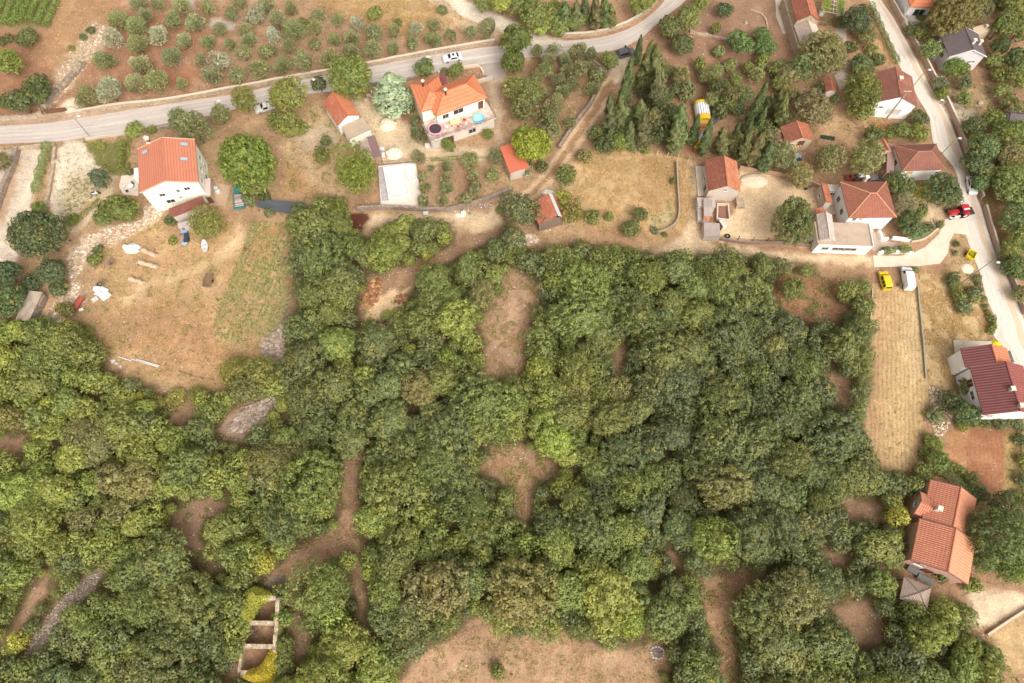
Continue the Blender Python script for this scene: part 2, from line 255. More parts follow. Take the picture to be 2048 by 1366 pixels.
# (polygon, colour, feather m, (stones, weeds, straw), opacity, structure name or None)
G = [
    ([(1040, -120), (2200, -120), (2200, 1500), (1700, 1500), (1700, 540), (1300, 500), (1180, 300)], c(186, 138, 98), 3, (.1, .3, .3), 1, None),
    ([(-120, -150), (860, -60), (930, 40), (1000, 72), (985, 95), (600, 162), (340, 207), (140, 232), (108, 200), (180, 110), (240, -10)], c(190, 144, 106), 1.2, (.2, .3, .4), 1, 'orchard_ground'),
    ([(180, 40), (420, 0), (430, 150), (240, 205), (120, 205), (175, 115)], c(182, 122, 86), 5, (.25, .2, .2), .75, None),
    ([(620, -40), (870, -30), (930, 40), (820, 70), (700, 30)], c(208, 164, 104), 4, (.1, .3, .8), .9, None),
    ([(290, 148), (385, 150), (380, 180), (300, 180)], c(190, 112, 68), 2, (.2, .1, 0), .8, None),
    ([(420, 35), (480, 45), (472, 62), (430, 55)], c(226, 208, 184), .8, (1, 0, 0), .8, None), ([(352, -10), (392, 0), (388, 16), (356, 10)], c(226, 208, 184), .8, (1, 0, 0), .8, None),
    ([(-120, 60), (70, 62), (110, 0), (250, -40), (235, 50), (180, 112), (100, 222), (84, 232), (-120, 236)], c(178, 122, 84), 2, (.1, .25, .25), 1, 'orchard_ground'),
    ([(128, -60), (240, -60), (225, 60), (170, 115), (110, 150), (85, 110)], c(198, 148, 96), 3, (.3, .2, .5), .8, None),
    ([(-120, -80), (130, -60), (100, 55), (-120, 55)], c(140, 116, 74), 1.5, (0, .7, .2), .9, None),
    ([(190, 45), (232, 65), (180, 125), (150, 165), (92, 224), (76, 220), (102, 178), (118, 140), (150, 90)], c(206, 176, 136), 1.0, (1, .35, 0), .85, None),
    ([(122, 212), (150, 192), (165, 218), (128, 226)], c(248, 222, 184), .7, (.1, 0, 0), 1, None),
    ([(-80, 236), (340, 210), (600, 165), (990, 92), (990, 104), (600, 178), (340, 222), (120, 244), (-80, 256)], c(196, 160, 128), .5, (.3, .2, .2), 1, 'road_verge'),
    ([(885, -30), (930, 0), (1023, 40), (1074, 67), (1125, 79), (1150, 100), (1060, 98), (1000, 62), (937, 38), (875, 12), (840, -10)], c(236, 212, 182), .6, (.4, .1, 0), 1, 'gravel_track'),
    ([(865, 15), (1000, 62), (985, 80), (900, 45)], c(222, 186, 138), 1, (.6, .3, .3), .8, None),
    ([(1280, 60), (1350, 0), (1410, -40), (1560, -40), (1560, 80), (1600, 160), (1500, 160), (1400, 130), (1300, 140)], c(170, 124, 92), 3, (.1, .15, .25), 1, None),
    ([(1060, 96), (1240, 115), (1225, 150), (1150, 240), (1110, 300), (1075, 335), (1040, 250)], c(166, 122, 88), 2, (.15, .3, .35), 1, 'orchard_ground'),
    ([(1140, 170), (1185, 140), (1165, 200), (1105, 290), (1100, 250)], c(196, 148, 104), 2, (.3, .25, .4), .8, None),
    ([(560, 235), (640, 205), (700, 300), (700, 400), (590, 450), (560, 400)], c(206, 164, 114), 2, (.3, .35, .5), 1, None),
    ([(590, 262), (660, 235), (690, 290), (640, 290), (610, 300)], c(228, 196, 156), 2, (.6, .2, .3), .8, None), ([(560, 330), (600, 345), (640, 390), (560, 395)], c(200, 146, 88), 2, (.1, .3, .3), .9, None),
    ([(690, 195), (820, 225), (835, 285), (1000, 300), (1005, 322), (850, 328), (735, 325), (715, 280)], c(226, 192, 148), 1.5, (.5, .2, .3), 1, 'gravel_yard'),
    ([(795, 215), (815, 210), (830, 250), (805, 245)], c(150, 100, 72), .8, (0, .2, 0), .9, None),
    ([(975, 145), (1010, 125), (1012, 165), (1004, 260), (1002, 302), (985, 285), (978, 210)], c(212, 176, 140), 1, (.4, .15, .2), 1, 'gravel_yard'),
    ([(835, 330), (1000, 325), (1045, 392), (930, 422), (850, 416)], c(204, 160, 114), 1, (.1, .3, .4), 1, 'orchard_ground'),
    ([(900, 330), (950, 330), (975, 400), (905, 415)], c(186, 136, 98), 2, (.1, .3, .3), .7, None),
    ([(130, 282), (166, 282), (190, 320), (218, 350), (190, 388), (150, 432), (104, 452), (98, 400), (108, 340), (112, 300)], c(236, 211, 178), 1, (.5, .3, .1), 1, 'gravel_yard'),
    ([(140, 345), (190, 352), (205, 385), (160, 420), (128, 440), (120, 400)], c(196, 168, 116), 2, (.3, .7, .2), .7, None),
    ([(165, 282), (262, 278), (258, 345), (225, 350), (196, 330)], c(142, 130, 74), 1, (0, .9, .1), 1, 'lawn'),
    ([(210, 350), (232, 352), (228, 385), (200, 420), (150, 470), (135, 460), (190, 412)], c(228, 194, 150), .6, (.3, .1, .1), 1, 'path'),
    ([(-60, 300), (45, 300), (88, 300), (76, 345), (60, 420), (34, 520), (22, 548), (-60, 552)], c(230, 204, 174), .6, (.1, .05, 0), 1, 'lane'),
    ([(24, 320), (44, 312), (40, 340), (22, 400), (8, 450), (-6, 440)], c(208, 160, 112), .8, (.1, .3, .2), .8, None),
    ([(200, 470), (300, 440), (350, 470), (420, 480), (470, 440), (505, 460), (505, 660), (560, 680), (545, 742), (440, 792), (330, 772), (230, 735), (200, 692), (165, 640), (160, 600), (195, 560)], c(206, 160, 108), 1.5, (.15, .3, .7), 1, 'field'),
    ([(230, 640), (330, 600), (420, 640), (480, 720), (400, 750), (260, 700)], c(186, 130, 86), 4, (.15, .3, .4), .7, None),
    ([(486, 455), (500, 468), (452, 520), (380, 545), (300, 580), (240, 610), (236, 596), (320, 555), (420, 515)], c(228, 190, 136), 1.2, (.3, .1, .4), .8, None),
    ([(505, 446), (592, 445), (588, 560), (565, 660), (480, 692), (425, 672), (440, 600), (478, 520)], c(196, 156, 106), .8, (0, .5, .5, .5), 1, 'crop_field'),
    ([(520, 460), (560, 445), (545, 500), (500, 540), (495, 520)], c(206, 140, 82), 1.5, (0, .3, .2), .7, None), ([(575, 500), (592, 470), (590, 560), (575, 600)], c(200, 134, 84), 1, (0, .3, .2), .8, None),
    ([(300, 425), (330, 420), (312, 445), (262, 472), (215, 492), (172, 522), (150, 560), (170, 600), (120, 640), (132, 675), (82, 678), (80, 640), (112, 600), (140, 560), (133, 510), (178, 470), (240, 448), (282, 440)], c(226, 196, 160), .7, (1, .25, 0), 1, None),
    ([(290, 412), (330, 408), (320, 432), (290, 445)], c(226, 190, 150), .6, (1, .1, 0), 1, None),
    ([(98, 590), (140, 575), (130, 610), (100, 640), (82, 620)], c(226, 176, 122), .8, (.3, .1, 0), 1, None),
    ([(575, 585), (592, 590), (575, 660), (568, 725), (530, 745), (515, 720), (545, 690)], c(168, 134, 106), .8, (.9, .15, .1), 1, None),
    ([(1186, 288), (1392, 318), (1378, 450), (1345, 470), (1300, 495), (1180, 485), (1125, 440), (1132, 370)], c(214, 170, 112), 1, (.05, .25, .75), 1, 'meadow'),
    ([(1270, 305), (1375, 322), (1362, 420), (1290, 420)], c(198, 152, 98), 1.2, (.05, .3, .6), .8, None), ([(1300, 430), (1352, 415), (1345, 450), (1300, 460)], c(196, 180, 124), 1, (0, .5, .4), .7, None),
    ([(1150, 440), (1300, 465), (1300, 500), (1180, 490)], c(184, 134, 96), 2, (.1, .2, .5), .8, None),
    ([(1480, 342), (1592, 356), (1642, 382), (1642, 492), (1440, 482), (1436, 450), (1470, 430)], c(240, 200, 148), .7, (.15, .05, 0), 1, 'courtyard'),
    ([(1560, 440), (1640, 420), (1640, 492), (1540, 488)], c(214, 158, 106), 3, (.1, .2, 0), .7, None),
    ([(1376, 318), (1396, 326), (1392, 400), (1402, 460), (1424, 488), (1480, 498), (1600, 508), (1750, 512), (1752, 536), (1600, 526), (1450, 512), (1330, 512), (1292, 502), (1352, 478), (1384, 440)], c(236, 198, 148), .9, (.45, .1, .1), 1, 'dirt_track'),
    ([(1380, 330), (1388, 330), (1392, 440), (1384, 440)], c(196, 156, 108), .6, (.2, .4, .3), .7, None),
    ([(1242, 112), (1260, 118), (1225, 180), (1190, 245), (1140, 320), (1100, 370), (1040, 408), (1000, 440), (960, 470), (945, 455), (1000, 415), (1060, 372), (1110, 318), (1165, 240), (1205, 175)], c(190, 140, 94), .6, (.3, .25, .35), 1, 'dirt_track'),
    ([(1240, 118), (1250, 122), (1205, 180), (1160, 255), (1105, 335), (1062, 382), (1010, 415), (1005, 408), (1056, 374), (1098, 330), (1152, 250), (1198, 175)], c(232, 190, 142), .35, (.3, .05, 0), .95, None),
    ([(1212, 195), (1218, 200), (1180, 262), (1128, 338), (1080, 392), (1040, 415), (1036, 408), (1072, 386), (1120, 332), (1172, 258)], c(228, 186, 138), .3, (.3, .05, 0), .9, None),
    ([(1222, 110), (1262, 112), (1262, 140), (1232, 168), (1222, 158)], c(234, 204, 162), .6, (.5, .1, 0), .9, None),
    ([(735, 428), (860, 424), (940, 428), (1000, 412), (1040, 418), (1000, 445), (960, 470), (900, 455), (850, 440), (742, 450)], c(232, 194, 146), .8, (.6, .15, .1), 1, 'dirt_track'),
    ([(1240, 490), (1330, 500), (1330, 520), (1250, 512)], c(214, 172, 128), 1, (.4, .1, .2), .8, None),
    ([(1748, 572), (1834, 580), (1842, 640), (1852, 760), (1860, 800), (1850, 860), (1828, 938), (1800, 952), (1745, 946), (1722, 850), (1736, 700)], c(228, 184, 120), .7, (.05, .28, .6, 1), 1, 'stubble_field'),
    ([(1750, 580), (1790, 582), (1770, 760), (1780, 930), (1745, 940), (1725, 850), (1738, 700)], c(204, 152, 104), 2.5, (.1, .25, .35, 1), .6, None),
    ([(1810, 600), (1836, 600), (1848, 740), (1820, 760)], c(228, 190, 138), 2.5, (.1, .2, .8, 1), .7, None),
    ([(1838, 552), (1900, 538), (1955, 600), (1988, 642), (1972, 682), (1910, 692), (1902, 760), (1888, 782), (1858, 772), (1840, 640)], c(216, 178, 120), .8, (.05, .25, .75), 1, 'meadow'),
    ([(1900, 480), (1930, 470), (1965, 560), (1985, 640), (1940, 600), (1905, 540)], c(194, 156, 104), 1.5, (.1, .4, .4), .8, None),
    ([(1858, 770), (1895, 785), (1915, 800), (1895, 860), (1870, 880), (1862, 830)], c(176, 134, 100), 1, (.9, .4, 0), .9, None),
    ([(1905, 862), (1940, 855), (1936, 942), (1900, 930), (1884, 908)], c(206, 142, 90), .6, (.1, .2, .3), 1, 'field'), ([(1938, 856), (2014, 860), (2010, 1004), (1985, 990), (1932, 945)], c(188, 122, 78), .5, (.12, .05, .05, .8), 1, 'ploughed_plot'), ([(2012, 860), (2040, 862), (2040, 1000), (2008, 1000)], c(196, 158, 92), .6, (0, .5, .5), 1, 'field'),
    ([(1925, 1172), (2000, 1178), (2060, 1190), (2060, 1208), (1962, 1262), (1946, 1240)], c(240, 206, 162), .7, (.2, .05, 0), 1, 'gravel_yard'),
    ([(1980, 1272), (2060, 1212), (2060, 1350), (2020, 1340)], c(206, 166, 110), .6, (0, .2, .7), 1, 'field'),
    ([(1640, 225), (1745, 235), (1740, 280), (1700, 300), (1640, 275)], c(212, 164, 112), 1.5, (.2, .2, .4), .9, None), ([(1738, 50), (1760, 60), (1795, 130), (1760, 135), (1740, 110)], c(200, 150, 96), 1, (.1, .3, .3), .9, None),
    ([(1420, -40), (1555, -40), (1555, 70), (1450, 90), (1400, 60)], c(172, 128, 98), 2, (.1, .1, .25), .9, None), ([(1545, -30), (1572, -30), (1590, 50), (1598, 100), (1575, 90)], c(196, 142, 96), 1, (.1, .2, .3), .9, None),
    ([(1885, 180), (1980, 170), (2000, 240), (1880, 245)], c(200, 160, 112), 1.5, (.4, .4, .3), .9, None), ([(1885, 205), (1950, 222), (1940, 245), (1890, 235)], c(226, 204, 172), .8, (.4, .1, 0), .9, 'gravel_yard'),
    ([(1962, 400), (1985, 350), (2015, 380), (2010, 500), (2000, 520), (1980, 460)], c(200, 150, 96), 1.5, (.1, .3, .3), 1, None),
    ([(1795, 400), (1850, 400), (1890, 420), (1885, 460), (1840, 480), (1790, 440)], c(220, 184, 138), 1, (.5, .25, .1), .9, None),
    ([(1590, 150), (1640, 160), (1650, 230), (1600, 240)], c(176, 130, 96), 2, (.1, .3, .2), .9, None), ([(1740, 240), (1785, 250), (1780, 285), (1745, 280)], c(186, 120, 76), 1, (0, .3, 0), .9, None),
    ([(1385, 240), (1420, 250), (1410, 300), (1375, 305)], c(186, 122, 76), 1, (.1, .1, 0), .9, None),
]
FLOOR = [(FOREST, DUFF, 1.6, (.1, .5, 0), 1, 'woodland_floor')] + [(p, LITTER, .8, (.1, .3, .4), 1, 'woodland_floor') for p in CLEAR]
FLOOR += [(CLEAR[9], c(198, 152, 112), 1.2, (.05, .25, .6), 1, 'meadow'), (CLEAR[0], c(184, 138, 102), .8, (.3, .1, .2), 1, 'dirt_track'),
          ([(748, 588), (790, 585), (815, 575), (800, 605), (770, 630), (745, 645), (728, 640)], c(250, 206, 146), .7, (.15, 0, 0), 1, None),
          (CLEAR[6], c(166, 142, 120), .6, (.6, .15, .1), 1, None), (CLEAR[5], c(176, 132, 104), 1, (.12, .3, .4), .8, None), (CLEAR[3], c(186, 140, 104), 1, (.12, .3, .4), .75, None),
          (CLEAR[10], c(186, 138, 94), 1, (.2, .25, .4), .9, None), (CLEAR[12], c(176, 122, 84), 1.2, (.1, .2, .3), .9, None), (CLEAR[1], c(190, 148, 112), 1.2, (.08, .25, .5), .85, None), (CLEAR[2], c(190, 146, 108), 1, (.1, .28, .5), .85, None),
          ([(470, 885), (440, 860), (480, 815), (545, 790), (555, 802), (530, 842)], c(170, 138, 114), .8, (.9, .1, 0), .8, None),
          ([(528, 1160), (560, 1145), (580, 1165), (545, 1182)], c(150, 134, 124), .5, (1, 0, 0), .9, None),
          ([(700, 428), (735, 426), (742, 436), (728, 450), (722, 470), (702, 456)], c(112, 62, 42), .4, (.1, 0, 0), 1, 'soil_patch')]
def vnoise(x, y, s, seed):
    """smooth value noise on arrays"""
    g = np.random.default_rng(seed).random((128, 128)); X = x / s; Y = y / s; i = np.floor(X).astype(int); j = np.floor(Y).astype(int)
    fx = X - i; fy = Y - j; fx = fx * fx * (3 - 2 * fx); fy = fy * fy * (3 - 2 * fy); q = lambda a, b: g[a % 128, b % 128]
    return (q(i, j) * (1 - fx) + q(i + 1, j) * fx) * (1 - fy) + (q(i, j + 1) * (1 - fx) + q(i + 1, j + 1) * fx) * fy
def ground_colour(x, y):
    """base colour, detail weights and region of ground points"""
    n1 = vnoise(x, y, 9, 1) * .6 + vnoise(x, y, 3, 2) * .4
    wx = x + (vnoise(x, y, 2.2, 3) - .5) * 1.6 + (vnoise(x, y, .8, 4) - .5) * .7; wy = y + (vnoise(x, y, 2.2, 5) - .5) * 1.6 + (vnoise(x, y, .8, 6) - .5) * .7
    C = np.array(EARTH)[None] * (1 - n1[:, None]) + np.array(STRAW)[None] * n1[:, None]
    D = np.tile(np.array([[.2, .3, .4, 0]]), (len(x), 1)); reg = np.zeros(len(x), int); names = ['ground']
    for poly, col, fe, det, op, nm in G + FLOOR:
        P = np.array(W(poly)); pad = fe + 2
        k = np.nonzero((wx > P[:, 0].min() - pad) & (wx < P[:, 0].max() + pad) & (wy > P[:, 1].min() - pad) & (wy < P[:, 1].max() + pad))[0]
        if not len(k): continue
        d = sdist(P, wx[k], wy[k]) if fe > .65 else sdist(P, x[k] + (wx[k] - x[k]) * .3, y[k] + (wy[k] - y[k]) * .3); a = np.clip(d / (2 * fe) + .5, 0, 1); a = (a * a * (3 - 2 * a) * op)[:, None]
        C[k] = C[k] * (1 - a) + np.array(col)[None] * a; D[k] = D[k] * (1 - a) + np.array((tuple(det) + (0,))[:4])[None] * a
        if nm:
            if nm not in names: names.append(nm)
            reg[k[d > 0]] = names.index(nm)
    gm_ = C.mean(1, keepdims=True); pt = (vnoise(x, y, 3.2, 14) * .55 + vnoise(x, y, 1.1, 15) * .45)[:, None]; bare = np.clip(C.max(1, keepdims=True) * 2.2, 0, 1)
    C = C * (1 + (pt - .5) * .34) + np.clip(pt - .56, 0, 1) * bare * np.array([[.10, .085, .055]]) * 2.2; C = gm_ + (C - gm_) * .84
    C *= (1 + (vnoise(x, y, 14, 8) - .5) * .22 + (vnoise(x, y, 4, 9) - .5) * .2)[:, None]
    return C, D, reg, names
_pr = np.array(pix(1790, 590)) - np.array(pix(1795, 900)); ROW_ANG = math.atan2(_pr[1], _pr[0]) - math.pi / 2
def ground_material():
    t = NT('earth'); p = t.pos(); ac = t.n('Attribute', attribute_name='Col'); ad = t.n('Attribute', attribute_name='Det'); dd = t.n('SeparateXYZ'); t.l(ad.outputs['Vector'], dd.inputs[0])
    n_f = t.noise(2.6, 5, .75, p); n_m = t.noise(.45, 4, .6, p); n_g = t.noise(1.1, 6, .75, p, dist=.5)
    k = t.math('ADD', t.rng(n_f, .3, .7, .68, 1.3), t.rng(n_m, .3, .7, -.12, .12)); cm = t.n('CombineColor')
    for i in range(3): t.l(k, cm.inputs[i])
    col = t.mix(1.0, ac.outputs['Color'], cm.outputs[0], 'MULTIPLY')
    mp = t.n('Mapping'); mp.inputs['Scale'].default_value = (1.5, 3.2, 1); mp.inputs['Rotation'].default_value = (0, 0, .5); t.l(p, mp.inputs[0])
    st = t.noise(2.2, 4, .8, mp.outputs[0], dist=1.2)
    col = t.mix(t.math('MULTIPLY', t.rng(st, .5, .68), t.math('MULTIPLY', dd.outputs[2], .75)), col, c(232, 198, 138))
    col = t.mix(t.math('MULTIPLY', t.rng(st, .46, .3), t.math('MULTIPLY', dd.outputs[2], .45)), col, c(150, 104, 70))
    wd = t.math('SUBTRACT', t.math('ADD', n_g, t.math('MULTIPLY', dd.outputs[1], .26)), .62)
    col = t.mix(t.math('MULTIPLY', t.rng(wd, 0, .09), .8), col, t.mix(t.rng(n_f, .35, .65), c(92, 98, 50), c(140, 134, 74)))
    vo = t.n('TexVoronoi', feature='F1'); vo.inputs['Scale'].default_value = 1.9; vo.inputs['Randomness'].default_value = 1; t.l(p, vo.inputs['Vector'])
    sc = t.n('SeparateColor'); t.l(vo.outputs['Color'], sc.inputs[0])
    on = t.math('GREATER_THAN', t.math('MULTIPLY', dd.outputs[0], .62), sc.outputs[0])
    s_a = t.math('MULTIPLY', on, t.rng(vo.outputs['Distance'], .34, .22))
    col = t.mix(t.math('MULTIPLY', s_a, .8), col, t.mix(sc.outputs[1], c(196, 172, 146), c(244, 226, 200)))
    sx = t.n('SeparateXYZ'); t.l(p, sx.inputs[0]); rw = t.n('Attribute', attribute_name='Row').outputs['Fac']
    s = t.math('ADD', t.math('ADD', t.math('MULTIPLY', sx.outputs[0], math.cos(ROW_ANG)), t.math('MULTIPLY', sx.outputs[1], math.sin(ROW_ANG))), t.rng(t.noise(.22, 4, .6, p), 0, 1, -.9, .9))
    fr = t.math('FRACT', t.math('DIVIDE', s, .8)); ln = t.math('MULTIPLY', t.math('MULTIPLY', rw, t.rng(t.noise(.8, 6, .8, p), .36, .6)), t.rng(fr, .5, .3))
    col = t.mix(t.math('MULTIPLY', ln, .6), col, t.mix(.45, t.mix(1.0, col, (.6, .55, .5), 'MULTIPLY'), c(150, 128, 76)))
    t.bump(t.math('ADD', t.math('ADD', n_f, t.math('MULTIPLY', s_a, .8)), t.math('MULTIPLY', rw, fr)), .6, .12)
    return t.fin(col, .95, .1)
def build_ground():
    cs = np.array([pix(*q) for q in ((-60, -60), (2108, -60), (-60, 1420), (2108, 1420))]); x0, x1 = cs[:, 0].min(), cs[:, 0].max(); y0, y1 = cs[:, 1].min(), cs[:, 1].max(); st = .36
    xs = np.concatenate([[-900, -400, -220], np.arange(x0, x1, st), [220, 400, 900]]); ys = np.concatenate([[-800, -250, -80], np.arange(y0, y1, st), [230, 450, 1200]])
    nx, ny = len(xs), len(ys); gx, gy = np.meshgrid(xs, ys); x = gx.ravel(); y = gy.ravel()
    C, D, reg, names = ground_colour(x, y)
    z = (vnoise(x, y, 1.1, 11) - .5) * .06 + (vnoise(x, y, .5, 12) - .5) * .03 - .05
    V = np.stack([x, y, z], 1); idx = np.arange(nx * ny).reshape(ny, nx)
    F = np.stack([idx[:-1, :-1], idx[:-1, 1:], idx[1:, 1:], idx[1:, :-1]], -1).reshape(-1, 4); fr = reg[F[:, 0]]
    gm = ground_material()
    for r, nm in enumerate(names):
        f = F[fr == r]
        if not len(f): continue
        u, inv = np.unique(f, return_inverse=True); inv = inv.reshape(-1, 4); me = bpy.data.meshes.new(nm)
        me.vertices.add(len(u)); me.vertices.foreach_set('co', V[u].ravel()); me.loops.add(inv.size); me.loops.foreach_set('vertex_index', inv.ravel())
        me.polygons.add(len(inv)); me.polygons.foreach_set('loop_start', np.arange(0, inv.size, 4)); me.update(calc_edges=True)
        me.polygons.foreach_set('use_smooth', np.ones(len(inv), bool))
        a = me.attributes.new('Col', 'FLOAT_COLOR', 'POINT'); a.data.foreach_set('color', np.concatenate([C[u], np.ones((len(u), 1))], 1).ravel())
        a = me.attributes.new('Det', 'FLOAT_VECTOR', 'POINT'); a.data.foreach_set('vector', D[u][:, :3].ravel()); a = me.attributes.new('Row', 'FLOAT', 'POINT'); a.data.foreach_set('value', D[u][:, 3].copy())
        me.materials.append(gm); o = bpy.data.objects.new(nm, me); COL.objects.link(o); tag(o, kind='structure')
build_ground()

# ------------------------------------------------------------------ paved surfaces
def strip(name, left, right, z, mat, thick=.0):
    """sheet between two picture polylines; UV u across, v along (m)"""
    L = np.array([pix(*q)[:2] for q in smoothline(left)]); R = np.array([pix(*q)[:2] for q in smoothline(right)]); n = 90
    def res(P):
        d = np.concatenate([[0], np.cumsum(np.hypot(*np.diff(P, axis=0).T))]); s = np.linspace(0, d[-1], n); return np.stack([np.interp(s, d, P[:, i]) for i in (0, 1)], 1), d[-1]
    (a, la), (b, lb) = res(L), res(R); mb = MB(); m = 8
    for i in range(n - 1):
        for j in range(m):
            q = []
            for di, dj in ((0, 0), (0, 1), (1, 1), (1, 0)):
                t = (j + dj) / m; p = a[i + di] * (1 - t) + b[i + di] * t; q.append((p[0], p[1], z, t, (i + di) / (n - 1) * (la + lb) / 2))
            qq = [k[:3] for k in q]; uv = [k[3:] for k in q]
            nrm = (Vector(qq[1]) - Vector(qq[0])).cross(Vector(qq[2]) - Vector(qq[0])).z
            mb.face(qq if nrm > 0 else qq[::-1], uv if nrm > 0 else uv[::-1])
    return mb.build(name, mat, kind='structure')
def asphalt(base, wear, pale_side=None, line=True):
    t = NT('asphalt'); p = t.pos(); uv = t.n('TexCoord').outputs['UV']; sx = t.n('SeparateXYZ'); t.l(uv, sx.inputs[0]); u, v = sx.outputs[0], sx.outputs[1]
    mp = t.n('Mapping'); mp.inputs['Scale'].default_value = (9, .05, 1); t.l(uv, mp.inputs[0]); lanes = t.noise(1, 3, .6, mp.outputs[0])
    col = t.mix(t.rng(lanes, .35, .65), base, wear); col = t.mix(t.rng(t.noise(.35, 6, .7, p), .5, .75, 0, .35), col, wear)
    k = t.rng(t.noise(7, 4, .7, p), .2, .8, .88, 1.12); cm = t.n('CombineColor')
    for i in range(3): t.l(k, cm.inputs[i])
    col = t.mix(1, col, cm.outputs[0], 'MULTIPLY')
    if pale_side:
        e = t.math('ADD', u, t.rng(t.noise(.5, 3, .6, p), 0, 1, -.06, .06)); col = t.mix(t.math('MULTIPLY', t.rng(e, pale_side[0], pale_side[0] + .05), t.rng(e, pale_side[1], pale_side[1] - .05)), col, pale_side[2])
    if line:
        near = t.math('LESS_THAN', t.math('ABSOLUTE', t.math('SUBTRACT', u, .53)), .016); dash = t.math('GREATER_THAN', t.math('FRACT', t.math('DIVIDE', v, 52.0)), .1)
        worn = t.rng(t.noise(1.2, 5, .7, p), .3, .55, .25, .85); col = t.mix(t.math('MULTIPLY', t.math('MULTIPLY', near, dash), worn), col, c(246, 236, 218))
    mp2 = t.n('Mapping'); mp2.inputs['Scale'].default_value = (3.2, .11, 1); t.l(uv, mp2.inputs[0]); pa = t.n('TexVoronoi', feature='F1'); pa.inputs['Scale'].default_value = 1.0; t.l(mp2.outputs[0], pa.inputs['Vector']); ps = t.n('SeparateColor'); t.l(pa.outputs['Color'], ps.inputs[0])
    col = t.mix(t.math('MULTIPLY', t.math('GREATER_THAN', ps.outputs[0], .78), .16), col, c(176, 152, 136))
    col = t.mix(t.math('MULTIPLY', t.rng(t.math('ABSOLUTE', t.math('SUBTRACT', t.noise(.28, 5, .6, p, dist=1.5), .5)), .012, .0), .3), col, c(150, 130, 116))
    for tr in (.24, .40, .66, .82): col = t.mix(t.math('MULTIPLY', t.rng(t.math('ABSOLUTE', t.math('SUBTRACT', t.math('ADD', u, t.rng(t.noise(.15, 2, .5, p), 0, 1, -.03, .03)), tr)), .05, 0), .16), col, c(184, 162, 148))
    ed = t.math('MINIMUM', u, t.math('SUBTRACT', 1.0, u)); col = t.mix(t.math('MULTIPLY', t.rng(t.math('ADD', ed, t.rng(t.noise(.8, 5, .7, p), .3, .7, -.03, .03)), .05, .0), .7), col, c(204, 172, 140))
    t.bump(t.noise(12, 3, .7, p), .15, .02); return t.fin(col, .9, .15)
strip('road', [(-80, 262), (0, 252), (100, 245), (200, 229), (300, 213), (400, 198), (470, 188), (560, 168), (640, 152), (700, 139), (800, 120), (900, 104), (980, 93), (1060, 90), (1124, 82), (1184, 77), (1241, 64), (1285, 42), (1326, 5), (1350, -40)],
      [(-80, 294), (0, 288), (120, 283), (180, 273), (260, 262), (340, 246), (430, 229), (512, 207), (600, 190), (690, 180), (749, 170), (830, 153), (887, 141), (960, 130), (1000, 124), (1060, 115), (1124, 112), (1180, 107), (1232, 100), (1278, 79), (1316, 46), (1346, 22), (1372, 0), (1400, -40)],
      .012, asphalt(c(208, 191, 178), c(226, 211, 197)))
strip('street', [(1720, -40), (1738, 0), (1753, 30), (1776, 75), (1801, 137), (1826, 178), (1838, 200), (1858, 236), (1866, 285), (1884, 306), (1912, 345), (1918, 390), (1922, 440), (1946, 512), (1961, 550), (1971, 592), (1988, 635), (1985, 668), (2010, 700), (2040, 760)],
      [(1742, -40), (1762, 0), (1786, 34), (1823, 100), (1861, 172), (1897, 234), (1936, 337), (1950, 385), (1964, 420), (1982, 482), (2000, 527), (2020, 568), (2044, 627), (2060, 670), (2080, 720), (2110, 790)],
      .012, asphalt(c(238, 220, 202), c(246, 232, 214), (.62, .86, c(240, 210, 176)), False))
CONC = plain(c(232, 212, 190), .1, .5, .85, .2, c(190, 166, 142), .5)
CONC2 = plain(c(206, 182, 160), .12, .5, .85, .2, c(168, 144, 124), .5)
WHITEC = plain(c(248, 238, 222), .05, .5, .8, .2, c(226, 208, 184), .4)
def sheet(name, pts, z, mat):
    mb = MB(); P = W(pts); mb.prism(P, z - .12, z); return mb.build(name, mat, kind='structure')
sheet('driveway', [(1748, 534), (1746, 511), (1800, 512), (1822, 508), (1850, 494), (1878, 468), (1890, 440), (1905, 425), (1924, 440), (1936, 470), (1908, 466), (1899, 486), (1896, 506), (1880, 527), (1836, 532)], .02, plain(c(242, 222, 196), .1, .4, .85, .2, c(214, 184, 150), .5))
sheet('driveway', [(1716, 462), (1768, 464), (1775, 482), (1822, 492), (1818, 509), (1755, 511), (1745, 500)], .024, CONC2)
sheet('driveway', [(960, 132), (1004, 122), (1014, 128), (1010, 156), (985, 160), (966, 146)], .02, plain(c(196, 176, 162), .1, .5))
sheet('driveway', [(1549, -20), (1568, -20), (1590, 65), (1566, 68), (1553, 35)], .02, CONC)
sheet('driveway', [(1672, -20), (1690, -20), (1692, 60), (1695, 150), (1705, 165), (1680, 180), (1668, 150), (1672, 70)], .02, plain(c(206, 184, 168), .1, .5))
sheet('patio', [(243, 352), (276, 348), (277, 392), (246, 388), (238, 372)], .05, plain(c(246, 226, 202), .06, .6))
sheet('patio', [(418, 362), (462, 372), (452, 410), (420, 412)], .04, plain(c(212, 180, 146), .1, .6, .85, .2, c(184, 140, 104), .5))
sheet('patio', [(1390, 333), (1408, 334), (1414, 392), (1395, 394)], .25, CONC)
sheet('patio', [(1640, 385), (1690, 385), (1698, 432), (1650, 430)], .3, CONC2)
sheet('patio', [(1905, 681), (1990, 684), (1994, 698), (1920, 702), (1908, 712)], .3, CONC)
